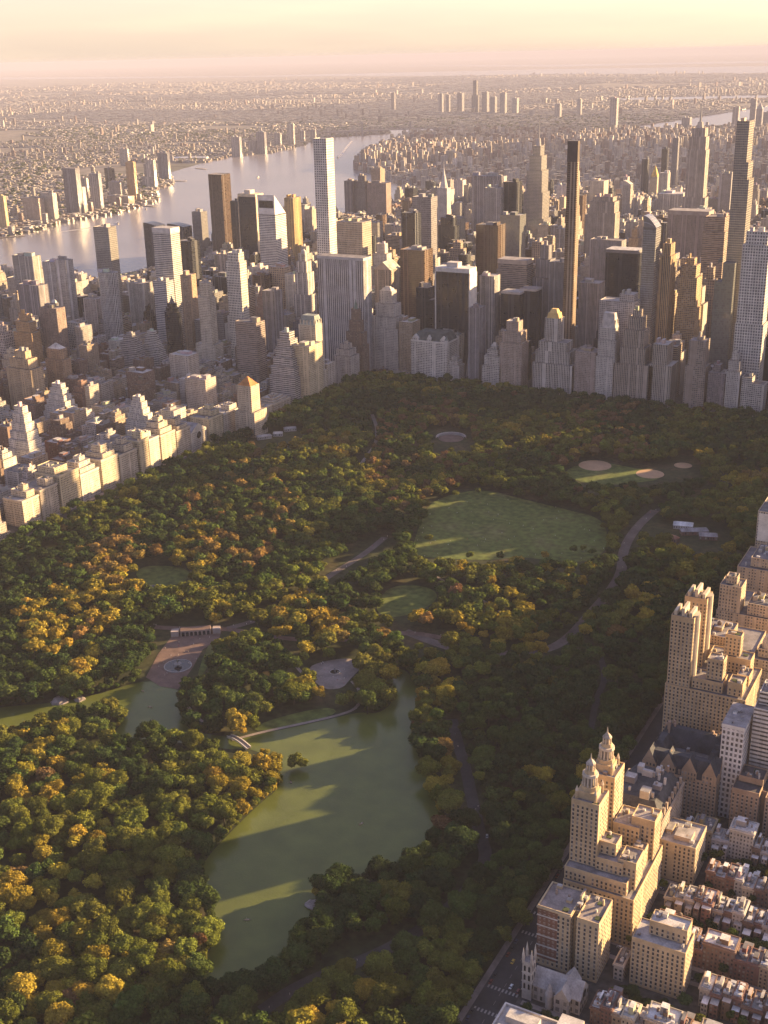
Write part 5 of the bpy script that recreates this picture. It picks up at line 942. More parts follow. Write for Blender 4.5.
# shops and flats lining the avenue west of the park that the photo only half shows, and the side streets behind
RN.seed(5)
for n_ in range(60, 67):
    va = (n_ - 59) * 80.5 + 9
    if n_ >= 66: continue
    lot(-76, -15, va, va + 62, {60: 165, 61: 150, 62: 110, 63: 62, 64: 58, 65: 88}[n_], 'masonry', 0, 'apartment_building', 'apartment building', hcap=False, tiers=STEP2, detail=1)  # avenue row continued out of view, built only to shade the park
for n_ in range(66, 77):
    va = (n_ - 59) * 80.5
    for (y0, y1, st) in ((va + 9, va + 27, {74: -65, 75: -109, 73: -60, 72: -136}.get(n_, -84)), (va + 53, va + 71, {75: -60, 74: -64, 73: -85, 72: -140}.get(n_, -84))):
        u = st
        if n_ == 76: y0, y1 = (va + 9, va + 27) if y0 == va + 9 else (va + 53, va + 71)
        while u > -335:
            flat = RN.random() < (.10 if n_ >= 72 else .5); wd = RN.uniform(14, 26) if flat else RN.uniform(5.6, 8.2); h = RN.uniform(24, 42) if flat and n_ < 73 else RN.uniform(20, 27) if flat else RN.uniform(13, 18.5); dp = RN.uniform(0, 3.5)
            north = y0 > va + 30
            lot(u - wd, u - .12, y0 + (dp if north else 0), y1 - (0 if north else dp), h, 'masonry', RN.choice([2, 3, 4, 5, 3, 4, 7, 1, 0]), 'apartment_building' if flat else 'row_house', 'apartment building' if flat else 'row house', hcap=False, detail=2, cornice=True, tank=(.8 if flat and RN.random() < .5 else 0), roofcol=RN.choice([(.70, .68, .65), (.66, .62, .58), (.60, .56, .52), (.74, .71, .68), (.62, .58, .54), (.34, .32, .30), (.18, .17, .17), (.48, .40, .34)]), rear=(not north), bay=2.6)
            if not flat:
                s = FILL[-1]; hr = h * RN.uniform(.55, .92); w2 = wd * RN.uniform(.5, .85)
                s['rearbox'] = (w2, RN.uniform(4, 8.5), hr, -1 if north else 1)
            u -= wd
for u in (-54, -60.5, -67): lot(u - 6.3, u, 1298, 1314, RN.uniform(13, 17), 'masonry', RN.choice([3, 4, 5]), 'row_house', 'row house', hcap=False, detail=2, cornice=True, roofcol=(.2, .19, .19), bay=2.6)
WEST_BLOCKERS = [(-120, -78, -60, -15, 229), (-120, -78, 5, 50, 229), (-62, -22, 60, 82, 178), (-200, -150, 60, 130, 150), (-190, -150, 170, 230, 165), (-260, -215, 260, 320, 145), (-190, -150, 330, 380, 130), (-330, -280, 90, 150, 150), (-280, -230, -120, -60, 160), (-420, -370, 180, 240, 140), (-300, -255, 400, 450, 120), (-180, -140, 430, 480, 112), (-440, -400, -60, 0, 150), (-110, -60, -270, -170, 225), (-200, -160, -330, -290, 200)]  # towers out of view, added to throw shade over the park
for q in WEST_BLOCKERS: FILL.append(dict(name='office_tower', cat='office tower', u0=q[0], u1=q[1], v0=q[2], v1=q[3], h=q[4], style='glass', col=STEEL, cname='grey', hero=False, tiers=None, detail=0))
# which of them does the photograph show, and how large: paint ids far to near
BW, BH = 384, 512
buf = np.full((BH, BW), -1, np.int32)
def hull(pts):
    pts = sorted(set(map(tuple, pts))); 
    def half(ps):
        o = []
        for p in ps:
            while len(o) > 1 and (o[-1][0] - o[-2][0]) * (p[1] - o[-2][1]) - (o[-1][1] - o[-2][1]) * (p[0] - o[-2][0]) <= 0: o.pop()
            o.append(p)
        return o
    a, b_ = half(pts), half(pts[::-1]); return a[:-1] + b_[:-1]
ALL = HEROES + FILL
for s in ALL:
    s['px'] = s_pix(s); s['dd'] = s['px'][:, 2].min(); c_ = s['px'].mean(0); s['cx'], s['cy'] = float(c_[0]), float(c_[1]); s['top_y'] = float(s['px'][:, 1].min())
for i in sorted(range(len(ALL)), key=lambda i: -ALL[i]['dd']):
    h_ = hull(np.round(ALL[i]['px'][:, :2] / 2, 2)); 
    if len(h_) < 3: continue
    h_ = np.array(h_); xa, xb = max(0, int(h_[:, 0].min())), min(BW - 1, int(h_[:, 0].max()) + 1); ya, yb = max(0, int(h_[:, 1].min())), min(BH - 1, int(h_[:, 1].max()) + 1)
    if xa >= xb or ya >= yb: continue
    gxx, gyy = np.meshgrid(np.arange(xa, xb + 1) + .0, np.arange(ya, yb + 1) + .0); ins = np.ones(gxx.shape, bool)
    for a, b_ in zip(h_, np.roll(h_, -1, 0)): ins &= (b_[0] - a[0]) * (gyy - a[1]) - (b_[1] - a[1]) * (gxx - a[0]) >= -0.2
    buf[ya:yb + 1, xa:xb + 1][ins] = i
cnt = np.bincount(buf[buf >= 0], minlength=len(ALL))
for i, s in enumerate(ALL): s['vis'] = int(cnt[i])
nh = {}
for s in sorted(FILL, key=lambda s: -s['vis']):
    k = s['name']; lim = {'office_tower': 190, 'apartment_building': 235, 'low_rise_building': 150, 'row_house': 170}[k]
    s['single'] = s['vis'] >= 5 and nh.get(k, 0) < lim
    if s['single']: nh[k] = nh.get(k, 0) + 1
print('fill', len(FILL), nh, 'heroes', len(HEROES))

# one mesh for the buildings beyond counting, from hidden lots to the boroughs on the horizon
rest = MB()
def add_plain(s):
    P = {}; s2 = dict(s); s2['detail'] = 0; s2['top'] = None if not s.get('top') else s['top']; building_parts(s2, P, hash((round(s['u0']), round(s['v0']))) & 0xffff)
    ox, oy = (s['u0'] + s['u1']) / 2, (s['v0'] + s['v1']) / 2
    for mb in P.values():
        b0 = len(rest.v); rest.v += [(p[0] + ox, p[1] + oy, p[2]) for p in mb.v]; rest.f += [tuple(i + b0 for i in f_) for f_ in mb.f]; rest.m += mb.m; rest.uv += mb.uv; rest.c += mb.c
for s in FILL:
    if not s['single']: add_plain(s)
def scatter(n, dmin, dmax, size, hh, land, tall=0.0, tallh=60, lum=1.0):
    """random low buildings between two distances inside the camera's wedge, on land"""
    a = NP.uniform(-.40, .40, n) + YAW; d = np.sqrt(NP.uniform(dmin ** 2, dmax ** 2, n)); P_ = np.stack([CU + np.sin(a) * d, CV + np.cos(a) * d], 1); ok = land(P_); P_ = P_[ok]; d = d[ok]
    # snap to local street grids that turn from district to district
    cell = 2600.0; ci = np.floor(P_ / cell).astype(int); th = np.abs(np.sin(ci[:, 0] * 12.9898 + ci[:, 1] * 78.233) * 43758.5453) % 1.0 * 1.2 - .3
    px_ = P_[:, 0] * np.cos(th) + P_[:, 1] * np.sin(th); py_ = -P_[:, 0] * np.sin(th) + P_[:, 1] * np.cos(th)
    st = 70.0 if dmin < 9000 else 140.0; py_ = np.floor(py_ / st) * st + st * .5 + np.where(NP.uniform(size=len(px_)) < .5, -.21, .21) * st
    P_ = np.stack([px_ * np.cos(th) - py_ * np.sin(th), px_ * np.sin(th) + py_ * np.cos(th)], 1)
    park = (vnoise(P_, 900, 8) > .74) & (land is not man); keep_ = ~park & land(P_); P_, th = P_[keep_], th[keep_]; n = len(P_); dens = vnoise(P_, 1500, 9)
    sx = size * NP.uniform(.5, 1.6, n); sy = st * .17 * NP.uniform(.7, 1.1, n) if dmin < 9000 else size * NP.uniform(.4, .8, n); H = hh * NP.lognormal(0, .26, n) * (.7 + .7 * dens); t_ = NP.uniform(size=n) < tall * (.3 + 2 * (dens > .6)); H[t_] = tallh * NP.uniform(.5, 1.4, t_.sum()); sx[t_] = NP.uniform(14, 24, t_.sum())
    pal = np.array([TAN, LIME, BRN, RED, PALE, GREY, CREAM, WHITE]); col = pal[NP.integers(0, 8, n)] * lum * NP.uniform(.35, .7, (n, 1)) + np.array([.07, .065, .07]); rc = np.array([(.34, .32, .31), (.27, .25, .24), (.40, .38, .36), (.2, .19, .19), (.30, .27, .24)])[NP.integers(0, 5, n)]
    return P_, th, sx, sy, H, col, rc
def box_mesh(name, sets):
    VV, CC, UV, MI = [], [], [], []
    for (P_, th, sx, sy, H, col, rc) in sets:
        n = len(P_); c, s_ = np.cos(th), np.sin(th); K = []
        for (a, b_) in ((-1, -1), (1, -1), (1, 1), (-1, 1)): x = a * sx / 2; y = b_ * sy / 2; K.append((P_[:, 0] + x * c - y * s_, P_[:, 1] + x * s_ + y * c))
        z0 = np.zeros(n)
        for i in range(4):
            A, B_ = K[i], K[(i + 1) % 4]; q = np.stack([np.stack([A[0], A[1], z0], 1), np.stack([B_[0], B_[1], z0], 1), np.stack([B_[0], B_[1], H], 1), np.stack([A[0], A[1], H], 1)], 1); VV.append(q.reshape(-1, 3)); CC.append(col); MI.append(np.zeros(n, np.int32))
            nb = np.maximum(1, np.round((sx if i % 2 == 0 else sy) / 4)); nf = np.maximum(1, np.round(H / 3.4)); o_ = np.zeros(n); UV.append(np.stack([np.stack([o_, o_], 1), np.stack([nb, o_], 1), np.stack([nb, nf], 1), np.stack([o_, nf], 1)], 1).reshape(-1, 2))
        q = np.stack([np.stack([k[0], k[1], H], 1) for k in K], 1); VV.append(q.reshape(-1, 3)); CC.append(rc); MI.append(np.ones(n, np.int32)); UV.append(np.zeros((4 * n, 2)))
    V = np.concatenate(VV); Cc = np.concatenate(CC); Uv = np.concatenate(UV); Mi = np.concatenate(MI); me = quadmesh(name, V, np.ones(len(Cc)), 'masonry', Cc); me.materials.append(MATS['roofing']); me.polygons.foreach_set('material_index', Mi)
    ul = me.uv_layers.new(name='UV'); ul.data.foreach_set('uv', Uv.astype(np.float32).ravel()); print('far boxes', len(Cc) // 5); return me
RIV = river
BAYS = [pg((632, 127), (668, 122), (700, 117), (768, 106), (1100, 92), (1100, 120), (768, 124), (700, 127), (660, 130)), pg((590, 100), (640, 97.5), (768, 95), (1000, 86), (1000, 90), (768, 98.5), (650, 101)), pg((-300, 83.5), (0, 79.5), (120, 78.5), (330, 76), (420, 76), (560, 74.5), (768, 74), (1000, 71), (1000, 63.5), (768, 66), (560, 69), (420, 72), (250, 76), (0, 77.5), (-300, 81))]
HBOX = [(s['u0'] - 6, s['u1'] + 6, s['v0'] - 6, s['v1'] + 6) for s in HEROES if s['dd'] > 3300]
def land(P_):
    ok = ~inpoly(P_, RIV)
    for q in BAYS: ok &= ~inpoly(P_, q)
    ok &= ~((P_[:, 0] > -400) & (P_[:, 0] < 2080) & (P_[:, 1] > -2670))
    for a0, a1, b0, b1 in HBOX: ok &= ~((P_[:, 0] > a0 - 12) & (P_[:, 0] < a1 + 12) & (P_[:, 1] > b0 - 12) & (P_[:, 1] < b1 + 12))
    return ok
man = lambda P_: land(P_) & inpoly(P_, MANH)
bor = lambda P_: land(P_) & ~inpoly(P_, MANH)
far = box_mesh('distant_buildings', [scatter(46000, 3700, 9000, 17, 25, man, .17, 68, 1.5), scatter(56000, 3000, 6500, 17, 8, bor, .008, 36), scatter(70000, 6500, 10500, 20, 8.5, bor, .006, 40), scatter(60000, 10500, 19000, 42, 10, land, .012, 50), scatter(26000, 19000, 34000, 90, 15, land, .02, 60)])
tag(link(bpy.data.objects.new('distant_buildings', far)), 'hazy low rise districts reaching to the horizon', 'buildings', None, 'stuff')
tag(rest.build('city_buildings'), 'half hidden buildings filling the blocks between the towers', 'buildings', None, 'stuff')
# dark tree patches and street trees between the far houses
P_, th, sx, sy, H, col, rc = scatter(15000, 3000, 12000, 20, 9, bor)
Qs, Ts, Cs = [], [], []
for i in range(len(P_)):
    Q, T = lod[2][i % 8]; r_ = NP.uniform(6, 13); Qs.append(Q * np.array([r_, r_, r_ * .8]) + np.array([P_[i, 0] + NP.uniform(-25, 25), P_[i, 1] + NP.uniform(-25, 25), r_ * .8])); Ts.append(T); Cs.append(np.repeat(base_c[RN.choice([0, 1, 1, 2])][None], len(T), 0))
tag(link(bpy.data.objects.new('distant_trees', quadmesh('distant_trees', np.concatenate(Qs), np.concatenate(Ts), 'leaf_mass', np.concatenate(Cs)))), 'dark tree cover between the far houses', 'trees', None, 'stuff')

# ------------------------------------------------------------------ build the single buildings
def window_mesh(k, w_=1.35, h_=1.95):
    mb = MB(); x, z = w_ / 2, h_; pc = [(.02, .02, .024), (.03, .028, .03), (.16, .14, .12), (.015, .015, .018)][k]
    mb.face([(x, .04, 0), (-x, .04, 0), (-x, .04, z), (x, .04, z)], 'pane' if k != 2 else 'paint', pc); mb.box(-x - .15, x + .15, -.05, .22, -.25, 0, 'stone', (.50, .45, .38)); mb.box(-x - .1, x + .1, -.05, .12, z, z + .28, 'stone', (.46, .40, .33)); mb.box(-x, x, .03, .10, z * .48, z * .54, 'paint', (.25, .22, .19))
    o = mb.build('window'); me = o.data; bpy.data.objects.remove(o); return me
WINM = [window_mesh(k) for k in range(4)]
def add_windows(e, s):
    W, D, H = s['u1'] - s['u0'], s['v1'] - s['v0'], s['h']; BX = [(-W / 2 + a * W, -W / 2 + b_ * W, -D / 2 + c * D, -D / 2 + d * D, t0 * H, t1 * H) for a, b_, c, d, t0, t1 in (s.get('tiers') or T1)]; out = []; r = random.Random(len(s['ref']))
    for (x0, x1, y0, y1, z0, z1) in BX:
        for face in 'NWSE':
            ln = (x1 - x0) if face in 'NS' else (y1 - y0); nb = int(ln / 3.1)
            for i in range(nb):
                t_ = (i + .5) / nb * ln
                if nb > 5 and i % 3 == 2 and r.random() < .15: continue
                for j in range(int((z1 - z0 - 2.5) / 3.3)):
                    z = z0 + .9 + j * 3.3 + (1.6 if z0 == 0 else 0); x, y, a = {'N': (x0 + t_, y1 + .02, 0), 'S': (x0 + t_, y0 - .02, math.pi), 'W': (x0 - .02, y0 + t_, math.pi / 2), 'E': (x1 + .02, y0 + t_, -math.pi / 2)}[face]
                    if any(b[0] - .3 < x < b[1] + .3 and b[2] - .3 < y < b[3] + .3 and b[4] - 1 < z < b[5] and b is not (x0, x1, y0, y1, z0, z1) and (b[0], b[1], b[2], b[3], b[4], b[5]) != (x0, x1, y0, y1, z0, z1) for b in BX): continue
                    out.append((x, y, z, a, face))
    vis = [q for q in out if q[4] in 'NW']; vis.sort(key=lambda q: (q[0] + s['u0'] - CU) ** 2 * .2 + (q[1] + s['v0'] - CV) ** 2 - q[2] * 60)
    first = set(vis[:100]); mb = MB()
    for q in out:
        k = r.choice([0, 0, 1, 3, 2])
        if q in first:
            o = bpy.data.objects.new('window', WINM[k]); link(o, e); o.location = q[:3]; o.rotation_euler = (0, 0, q[3])
        else:
            me = WINM[k]; ca, sa = math.cos(q[3]), math.sin(q[3])
            for p in me.polygons:
                pts = [(me.vertices[i].co.x * ca - me.vertices[i].co.y * sa + q[0], me.vertices[i].co.x * sa + me.vertices[i].co.y * ca + q[1], me.vertices[i].co.z + q[2]) for i in p.vertices]; mb.face(pts, me.materials[p.material_index].name, tuple(me.attributes['Col'].data[p.index].color[:3]))
    o = mb.build('window', e)
    if o: o['kind'] = 'stuff'
RN.seed(77)
for i, s in enumerate(HEROES):
    e = build_spec(s, 1000 + i)
    if s.get('windows'): add_windows(e, s)
me_ = bpy.data.curves.new('sign_lettering', 'FONT'); me_.body = 'MetLife'; me_.size = 13; me_.extrude = .3; me_.align_x = 'CENTER'; me_.materials.append(MATS['road_paint'])
o = bpy.data.objects.new('lettering', me_); C.objects.link(o); bpy.context.view_layer.update(); me2 = bpy.data.meshes.new_from_object(o.evaluated_get(bpy.context.evaluated_depsgraph_get())); bpy.data.objects.remove(o); o = bpy.data.objects.new('sign_lettering', me2); link(o, METL['root']); o.location = (0, (METL['v1'] - METL['v0']) / 2 + .3, METL['h'] * .958); o.rotation_euler = (math.pi / 2, 0, math.pi)

# ------------------------------------------------------------------ labels for everything built in numbers
ORD = ['', 'second ', 'third ', 'fourth ', 'fifth ', 'sixth ', 'seventh ', 'eighth ', 'ninth ', 'tenth ', 'eleventh ', 'twelfth ', 'thirteenth ', 'fourteenth ', 'fifteenth ', 'sixteenth ', 'seventeenth ', 'eighteenth ', 'nineteenth ', 'twentieth ']
SHORT = {'dark brown pointed hotel': 'brown pointed hotel', 'white grand hotel': 'white grand hotel', 'slim striped tower with': 'slim striped tower', 'white stepped tower with a gold': 'gold crowned tower', 'chateau tower': 'steep roofed chateau tower', 'brown ziggurat': 'brown ziggurat hotel', 'tall white limestone tower of': 'tall limestone tower', 'slender white gridded': 'white gridded skyscraper', 'black curved slab': 'black curved slab', 'broad pale slab of fine': 'pale ribbed slab', 'needle thin': 'bronze needle skyscraper', 'very tall golden': 'tallest golden glass tower', 'blue grey glass': 'curved top glass tower', 'golden art deco': 'golden stepped tower', 'black glass slab behind': 'black glass slab', 'limestone slab of vertical': 'striped limestone slab', 'stepped limestone tower with a tall': 'tower with tall mast', 'tapering glass': 'tapering glass supertall', 'art deco tower with a silvery': 'silvery spire tower', 'wide grey concrete': 'wide concrete slab', 'broad beige office': 'broad beige slab', 'pinkish granite': 'pediment topped tower', 'tall dark bronze slab': 'lone bronze slab', 'white silver banded': 'slanted roof tower', 'pale portal framed': 'portal framed tower', 'cream hotel tower': 'mansard hotel tower', 'bright cream apartment': 'bright cream block', 'pale ziggurat of many': 'pale terraced ziggurat', 'white rounded glass': 'white rounded tower', 'pale glass tower with horizontal': 'white crowned tower', 'round dark tower': 'round dark tower', 'twin white striped slab near the river, its right': 'striped twin slab', 'tall brown brick tower under': 'tall brown brick tower', 'orange brown brick tower': 'orange brick tower', 'brown tower capped': 'pyramid capped tower', 'slender white tower with stacked': 'slender white tower', 'wide tan apartment': 'wide tan block', 'white terrace building': 'white wedge building', 'white wedding cake apartment': 'white wedding cake house', 'white stepped apartment house farther': 'white stepped house', 'tower house with an orange': 'orange roofed tower house', 'limestone temple': 'gabled temple', 'nearest block of the sunlit': 'nearest cream row block', 'fifth block of the sunlit': 'fifth sunlit row block', 'twin towered apartment': 'twin spired palace', 'tan gabled mansion': 'gabled mansion block', 'golden twin tower': 'golden twin tower block', 'red and cream brick': 'red banded brick block', 'cream apartment block with a bulky': 'block with bulky penthouse', 'plain beige': 'plain beige block', 'white gridded modern slab, the taller': 'taller white slab', 'brown brick block with dark': 'brown flat roofed block', 'wide brown office slab': 'wide brown slab', 'shining golden brown': 'shining golden tower', 'brownish stepped hotel': 'broad footed brown hotel', 'grey office slab with a lit': 'grey office slab'}
ANCH = []
for s in HEROES:
    for k, v in SHORT.items():
        if s['ref'].startswith(k): ANCH.append((v, s['cx'], s['cy'])); break
ANCH += [('little church', 550, 965)]
def place_labels(items, anchors, dirs, xs=1.0):
    """items: (object, phrase, x, y). Every label: rank, phrase, direction, landmark"""
    by = {}
    for it in items:
        b_ = min(anchors, key=lambda a: math.hypot((a[1] - it[2]) * xs, a[2] - it[3])); dx, dy = it[2] - b_[1], it[3] - b_[2]
        d_ = dirs[0] if abs(dx) >= abs(dy) and dx < 0 else dirs[1] if abs(dx) >= abs(dy) else dirs[2] if dy < 0 else dirs[3]
        by.setdefault((it[1], d_, b_[0]), []).append((math.hypot(dx, dy), it[0]))
    for (ph, d_, an), v in by.items():
        v.sort(key=lambda q: q[0])
        for i, (_, o) in enumerate(v): o['label'] = (ORD[i] if i < len(ORD) else 'far ') + ph + ' ' + d_ + ' the ' + an
items = []
for i, s in enumerate(q for q in FILL if q['single']):
    noun = {'office_tower': 'tower', 'apartment_building': 'block', 'low_rise_building': 'low house', 'row_house': 'row house'}[s['name']]
    mat = {'glass': 'glass', 'dark': 'black glass', 'bronze': 'bronze glass', 'silver': 'banded'}.get(s['style'], s['cname']); shp = 'stepped ' if s.get('tiers') in (STEP, STEP2, ZIG) else ''
    sz = 'tall ' if s['h'] > 105 else 'squat ' if s['name'] == 'office_tower' and s['h'] < 62 else ''
    if s['name'] == 'apartment_building': sz = 'large ' if s['h'] > 48 else 'small ' if s['h'] < 30 else ''
    ph = sz + shp + mat + ' ' + noun
    if s['name'] == 'row_house': ph = ('narrow ' if s['u1'] - s['u0'] < 6.6 else '') + s['cname'] + ' row house with ' + ('pale' if s['roofcol'][0] > .4 else 'dark') + ' roof'
    elif s.get('tank'): ph += ' with water tank'
    s['label'] = ph; s['group'] = {'office_tower': 'office towers filling midtown', 'apartment_building': 'apartment blocks of the city streets', 'low_rise_building': 'low houses between the blocks', 'row_house': 'row houses of the side streets'}[s['name']]
    e = build_spec(s, 5000 + i); items.append((e, ph, s['cx'], s['top_y'] + 4))
place_labels(items, ANCH, ('left of', 'right of', 'behind', 'in front of'))
TA = [('cast iron bridge', 239, 742), ('round plaza', 335, 674), ('brick terrace', 178, 668), ('little church', 530, 965), ('waterside rock', 313, 905), ('red banded brick block', 560, 915), ('twin spired palace', 600, 830), ('boulder on the lake bank', 200, 904), ('small wooded islet', 298, 762), ('white car on the park drive', 487, 838), ('block with bulky penthouse', 658, 950), ('long drifting rowing boat', 362, 825), ('plain beige block', 675, 835), ('gabled mansion block', 685, 760)]
items = []
for e, i in TREES:
    n_ = NAMES[TC[i]]; sz = 'small ' if TRR[i] < 5.6 else 'broad ' if TRR[i] > 8.2 else ''
    street = i >= NPARK; e['group'] = 'trees in gardens and side streets' if street else 'trees of the park'; items.append((e, sz + n_ + (' street tree' if street else ' tree'), float(tpx[i, 0]), float(tpx[i, 1])))
place_labels(items, TA, ('left of', 'right of', 'beyond', 'this side of'))

# ------------------------------------------------------------------ church, museum, park buildings, bridge, fountains
GRS = (.44, .39, .34)
e = root('church', (-34, 1348, 0), 'grey stone church with a pinnacled tower and pale gabled roof', 'church')
mb = MB(); mb.walls(rect(-18, 14, -9, 7), 0, 12, 'masonry', GRS, 4, 8); mb.face([(-18, 7, 12), (-18, -9, 12), (-18, -1, 21)], 'stone', GRS); mb.face([(14, -9, 12), (14, 7, 12), (14, -1, 21)], 'stone', GRS)
mb.walls(rect(-12, -2, -12, 11), 0, 12, 'masonry', GRS, 4, 8); mb.face([(-2, 11, 12), (-12, 11, 12), (-7, 11, 19.5)], 'stone', GRS); mb.face([(-12, -12, 12), (-2, -12, 12), (-7, -12, 19.5)], 'stone', GRS); mb.build('nave', e)
mb = MB(); RC_ = (.34, .32, .31); mb.face([(-18.4, -9.4, 11.8), (14.4, -9.4, 11.8), (14.4, -1, 21.2), (-18.4, -1, 21.2)], 'roofing', RC_); mb.face([(14.4, 7.4, 11.8), (-18.4, 7.4, 11.8), (-18.4, -1, 21.2), (14.4, -1, 21.2)], 'roofing', RC_)
mb.face([(-12.4, 11.4, 11.8), (-12.4, -12.4, 11.8), (-7, -12.4, 19.8), (-7, 11.4, 19.8)], 'roofing', (.40, .37, .35)); mb.face([(-1.6, -12.4, 11.8), (-1.6, 11.4, 11.8), (-7, 11.4, 19.8), (-7, -12.4, 19.8)], 'roofing', (.40, .37, .35)); mb.build('pitched_roof', e)
mb = MB(); mb.cone(2, 8.5, 2.6, 2.6, 0, 10, 'stone', GRS, n=10); mb.cone(2, 8.5, 3.0, .1, 10, 19, 'roofing', (.42, .38, .35), n=10, top=False); mb.build('stair_turret', e)
mb = MB(); mb.walls(rect(14.2, 20.6, 2, 9), 0, 30, 'stone', GRS); mb.cap(rect(14.2, 20.6, 2, 9), 29, 'roofing', (.25, .23, .22))
for z in (7, 14, 21, 28): mb.box(13.9, 20.9, 1.7, 9.3, z, z + .6, 'stone', (.50, .45, .39))
tw = mb.build('tower', e)
for sx in (14.6, 20.2):
    for sy in (2.4, 8.6): q = MB(); q.box(sx - .7, sx + .7, sy - .7, sy + .7, 28, 34, 'stone', GRS); q.cone(sx, sy, 1.0, .05, 34, 40.5, 'stone', (.50, .45, .39), n=6, top=False); q.build('pinnacle', tw)
for z in (8.5, 15.5, 22.5):
    for dx in (-1.5, 1.5): q = MB(); q.face([(17.4 + dx + .7, 9.06, z), (17.4 + dx - .7, 9.06, z), (17.4 + dx - .7, 9.06, z + 3.6), (17.4 + dx, 9.06, z + 4.6), (17.4 + dx + .7, 9.06, z + 3.6)], 'pane'); q.build('belfry_window', tw)
    for dy in (-1.5, 1.5): q = MB(); q.face([(14.14, 5.5 + dy + .7, z), (14.14, 5.5 + dy - .7, z), (14.14, 5.5 + dy - .7, z + 3.6), (14.14, 5.5 + dy, z + 4.6), (14.14, 5.5 + dy + .7, z + 3.6)], 'pane'); q.build('belfry_window', tw)
q = MB()
for k in range(14): a, b_ = 2 * math.pi * k / 14, 2 * math.pi * (k + 1) / 14; q.face([(-18.1, -1, 12), (-18.1, -1 + 3 * math.cos(a), 12 + 3 * math.sin(a)), (-18.1, -1 + 3 * math.cos(b_), 12 + 3 * math.sin(b_))], 'pane')
q.build('rose_window', e)
e = root('museum', (-44, 1412, 0), 'long pale stone museum roof at the bottom edge beside the avenue', 'museum')
mb = MB(); mb.walls(rect(-26, 30, -26, 30), 0, 21, 'pair', LIME) if False else mb.walls(rect(-26, 30, -26, 30), 0, 21, 'masonry_pair', LIME, 5, 6); q = inset(rect(-26, 30, -26, 30), 1.2); p = rect(-26, 30, -26, 30)
for i in range(4): mb.face([(*p[i], 21), (*p[(i + 1) % 4], 21), (*q[(i + 1) % 4], 21), (*q[i], 21)], 'stone', PALE); mb.face([(*q[(i + 1) % 4], 19.4), (*q[i], 19.4), (*q[i], 21), (*q[(i + 1) % 4], 21)], 'stone', PALE)
mb.build('facade', e); mb = MB(); mb.cap(q, 19.4, 'roofing', (.40, .37, .35)); mb.build('roof', e)
for k, b_ in enumerate(((4, 24, -20, -12, 24), (-2, 10, -8, 6, 25), (14, 26, -6, 10, 23), (-22, -8, -24, -6, 30), (-20, -10, -2, 8, 23.5))): q = MB(); q.box(b_[0], b_[1], b_[2], b_[3], 19.4, b_[4], 'stone', (.46, .38, .28) if k > 2 else PALE, topmat='roofing', topcol=(.45, .42, .39)); q.build('roof_pavilion', e)

def bridge_between(a, b_, name, label):
    L_ = math.hypot(b_[0] - a[0], b_[1] - a[1]); e = root(name, ((a[0] + b_[0]) / 2, (a[1] + b_[1]) / 2, .8), label, 'bridge', rz=math.atan2(b_[1] - a[1], b_[0] - a[0])); n = 18; zt = lambda t: 1.0 + 2.0 * math.sin(math.pi * t); D_, A_ = MB(), MB()
    for i in range(n):
        t0, t1 = i / n, (i + 1) / n; x0, x1 = (t0 - .5) * L_, (t1 - .5) * L_; D_.face([(x0, -2.3, zt(t0)), (x1, -2.3, zt(t1)), (x1, 2.3, zt(t1)), (x0, 2.3, zt(t0))], 'paving')
        for sy in (-2.3, 2.3): A_.face([(x0, sy, zt(t0)), (x1, sy, zt(t1)), (x1, sy, max(0, zt(t1) * 1.25 - 1.6)), (x0, sy, max(0, zt(t0) * 1.25 - 1.6))], 'paint', (.62, .56, .48))
    D_.build('deck', e); A_.build('arch', e)
    for sy in (-2.2, 2.2):
        R_ = MB()
        for i in range(n): t0, t1 = i / n, (i + 1) / n; x0, x1 = (t0 - .5) * L_, (t1 - .5) * L_; R_.face([(x0, sy, zt(t0)), (x1, sy, zt(t1)), (x1, sy, zt(t1) + 1.1), (x0, sy, zt(t0) + 1.1)], 'paint', (.70, .63, .54)); R_.face([(x0, sy - .3, zt(t0) + 1.12), (x1, sy - .3, zt(t1) + 1.12), (x1, sy + .3, zt(t1) + 1.12), (x0, sy + .3, zt(t0) + 1.12)], 'paint', (.70, .63, .54))
        R_.build('railing', e)
    return e
bridge_between(G(229, 737.5), G(249, 750), 'footbridge', 'pale cast iron arched footbridge over the narrow of the lake')
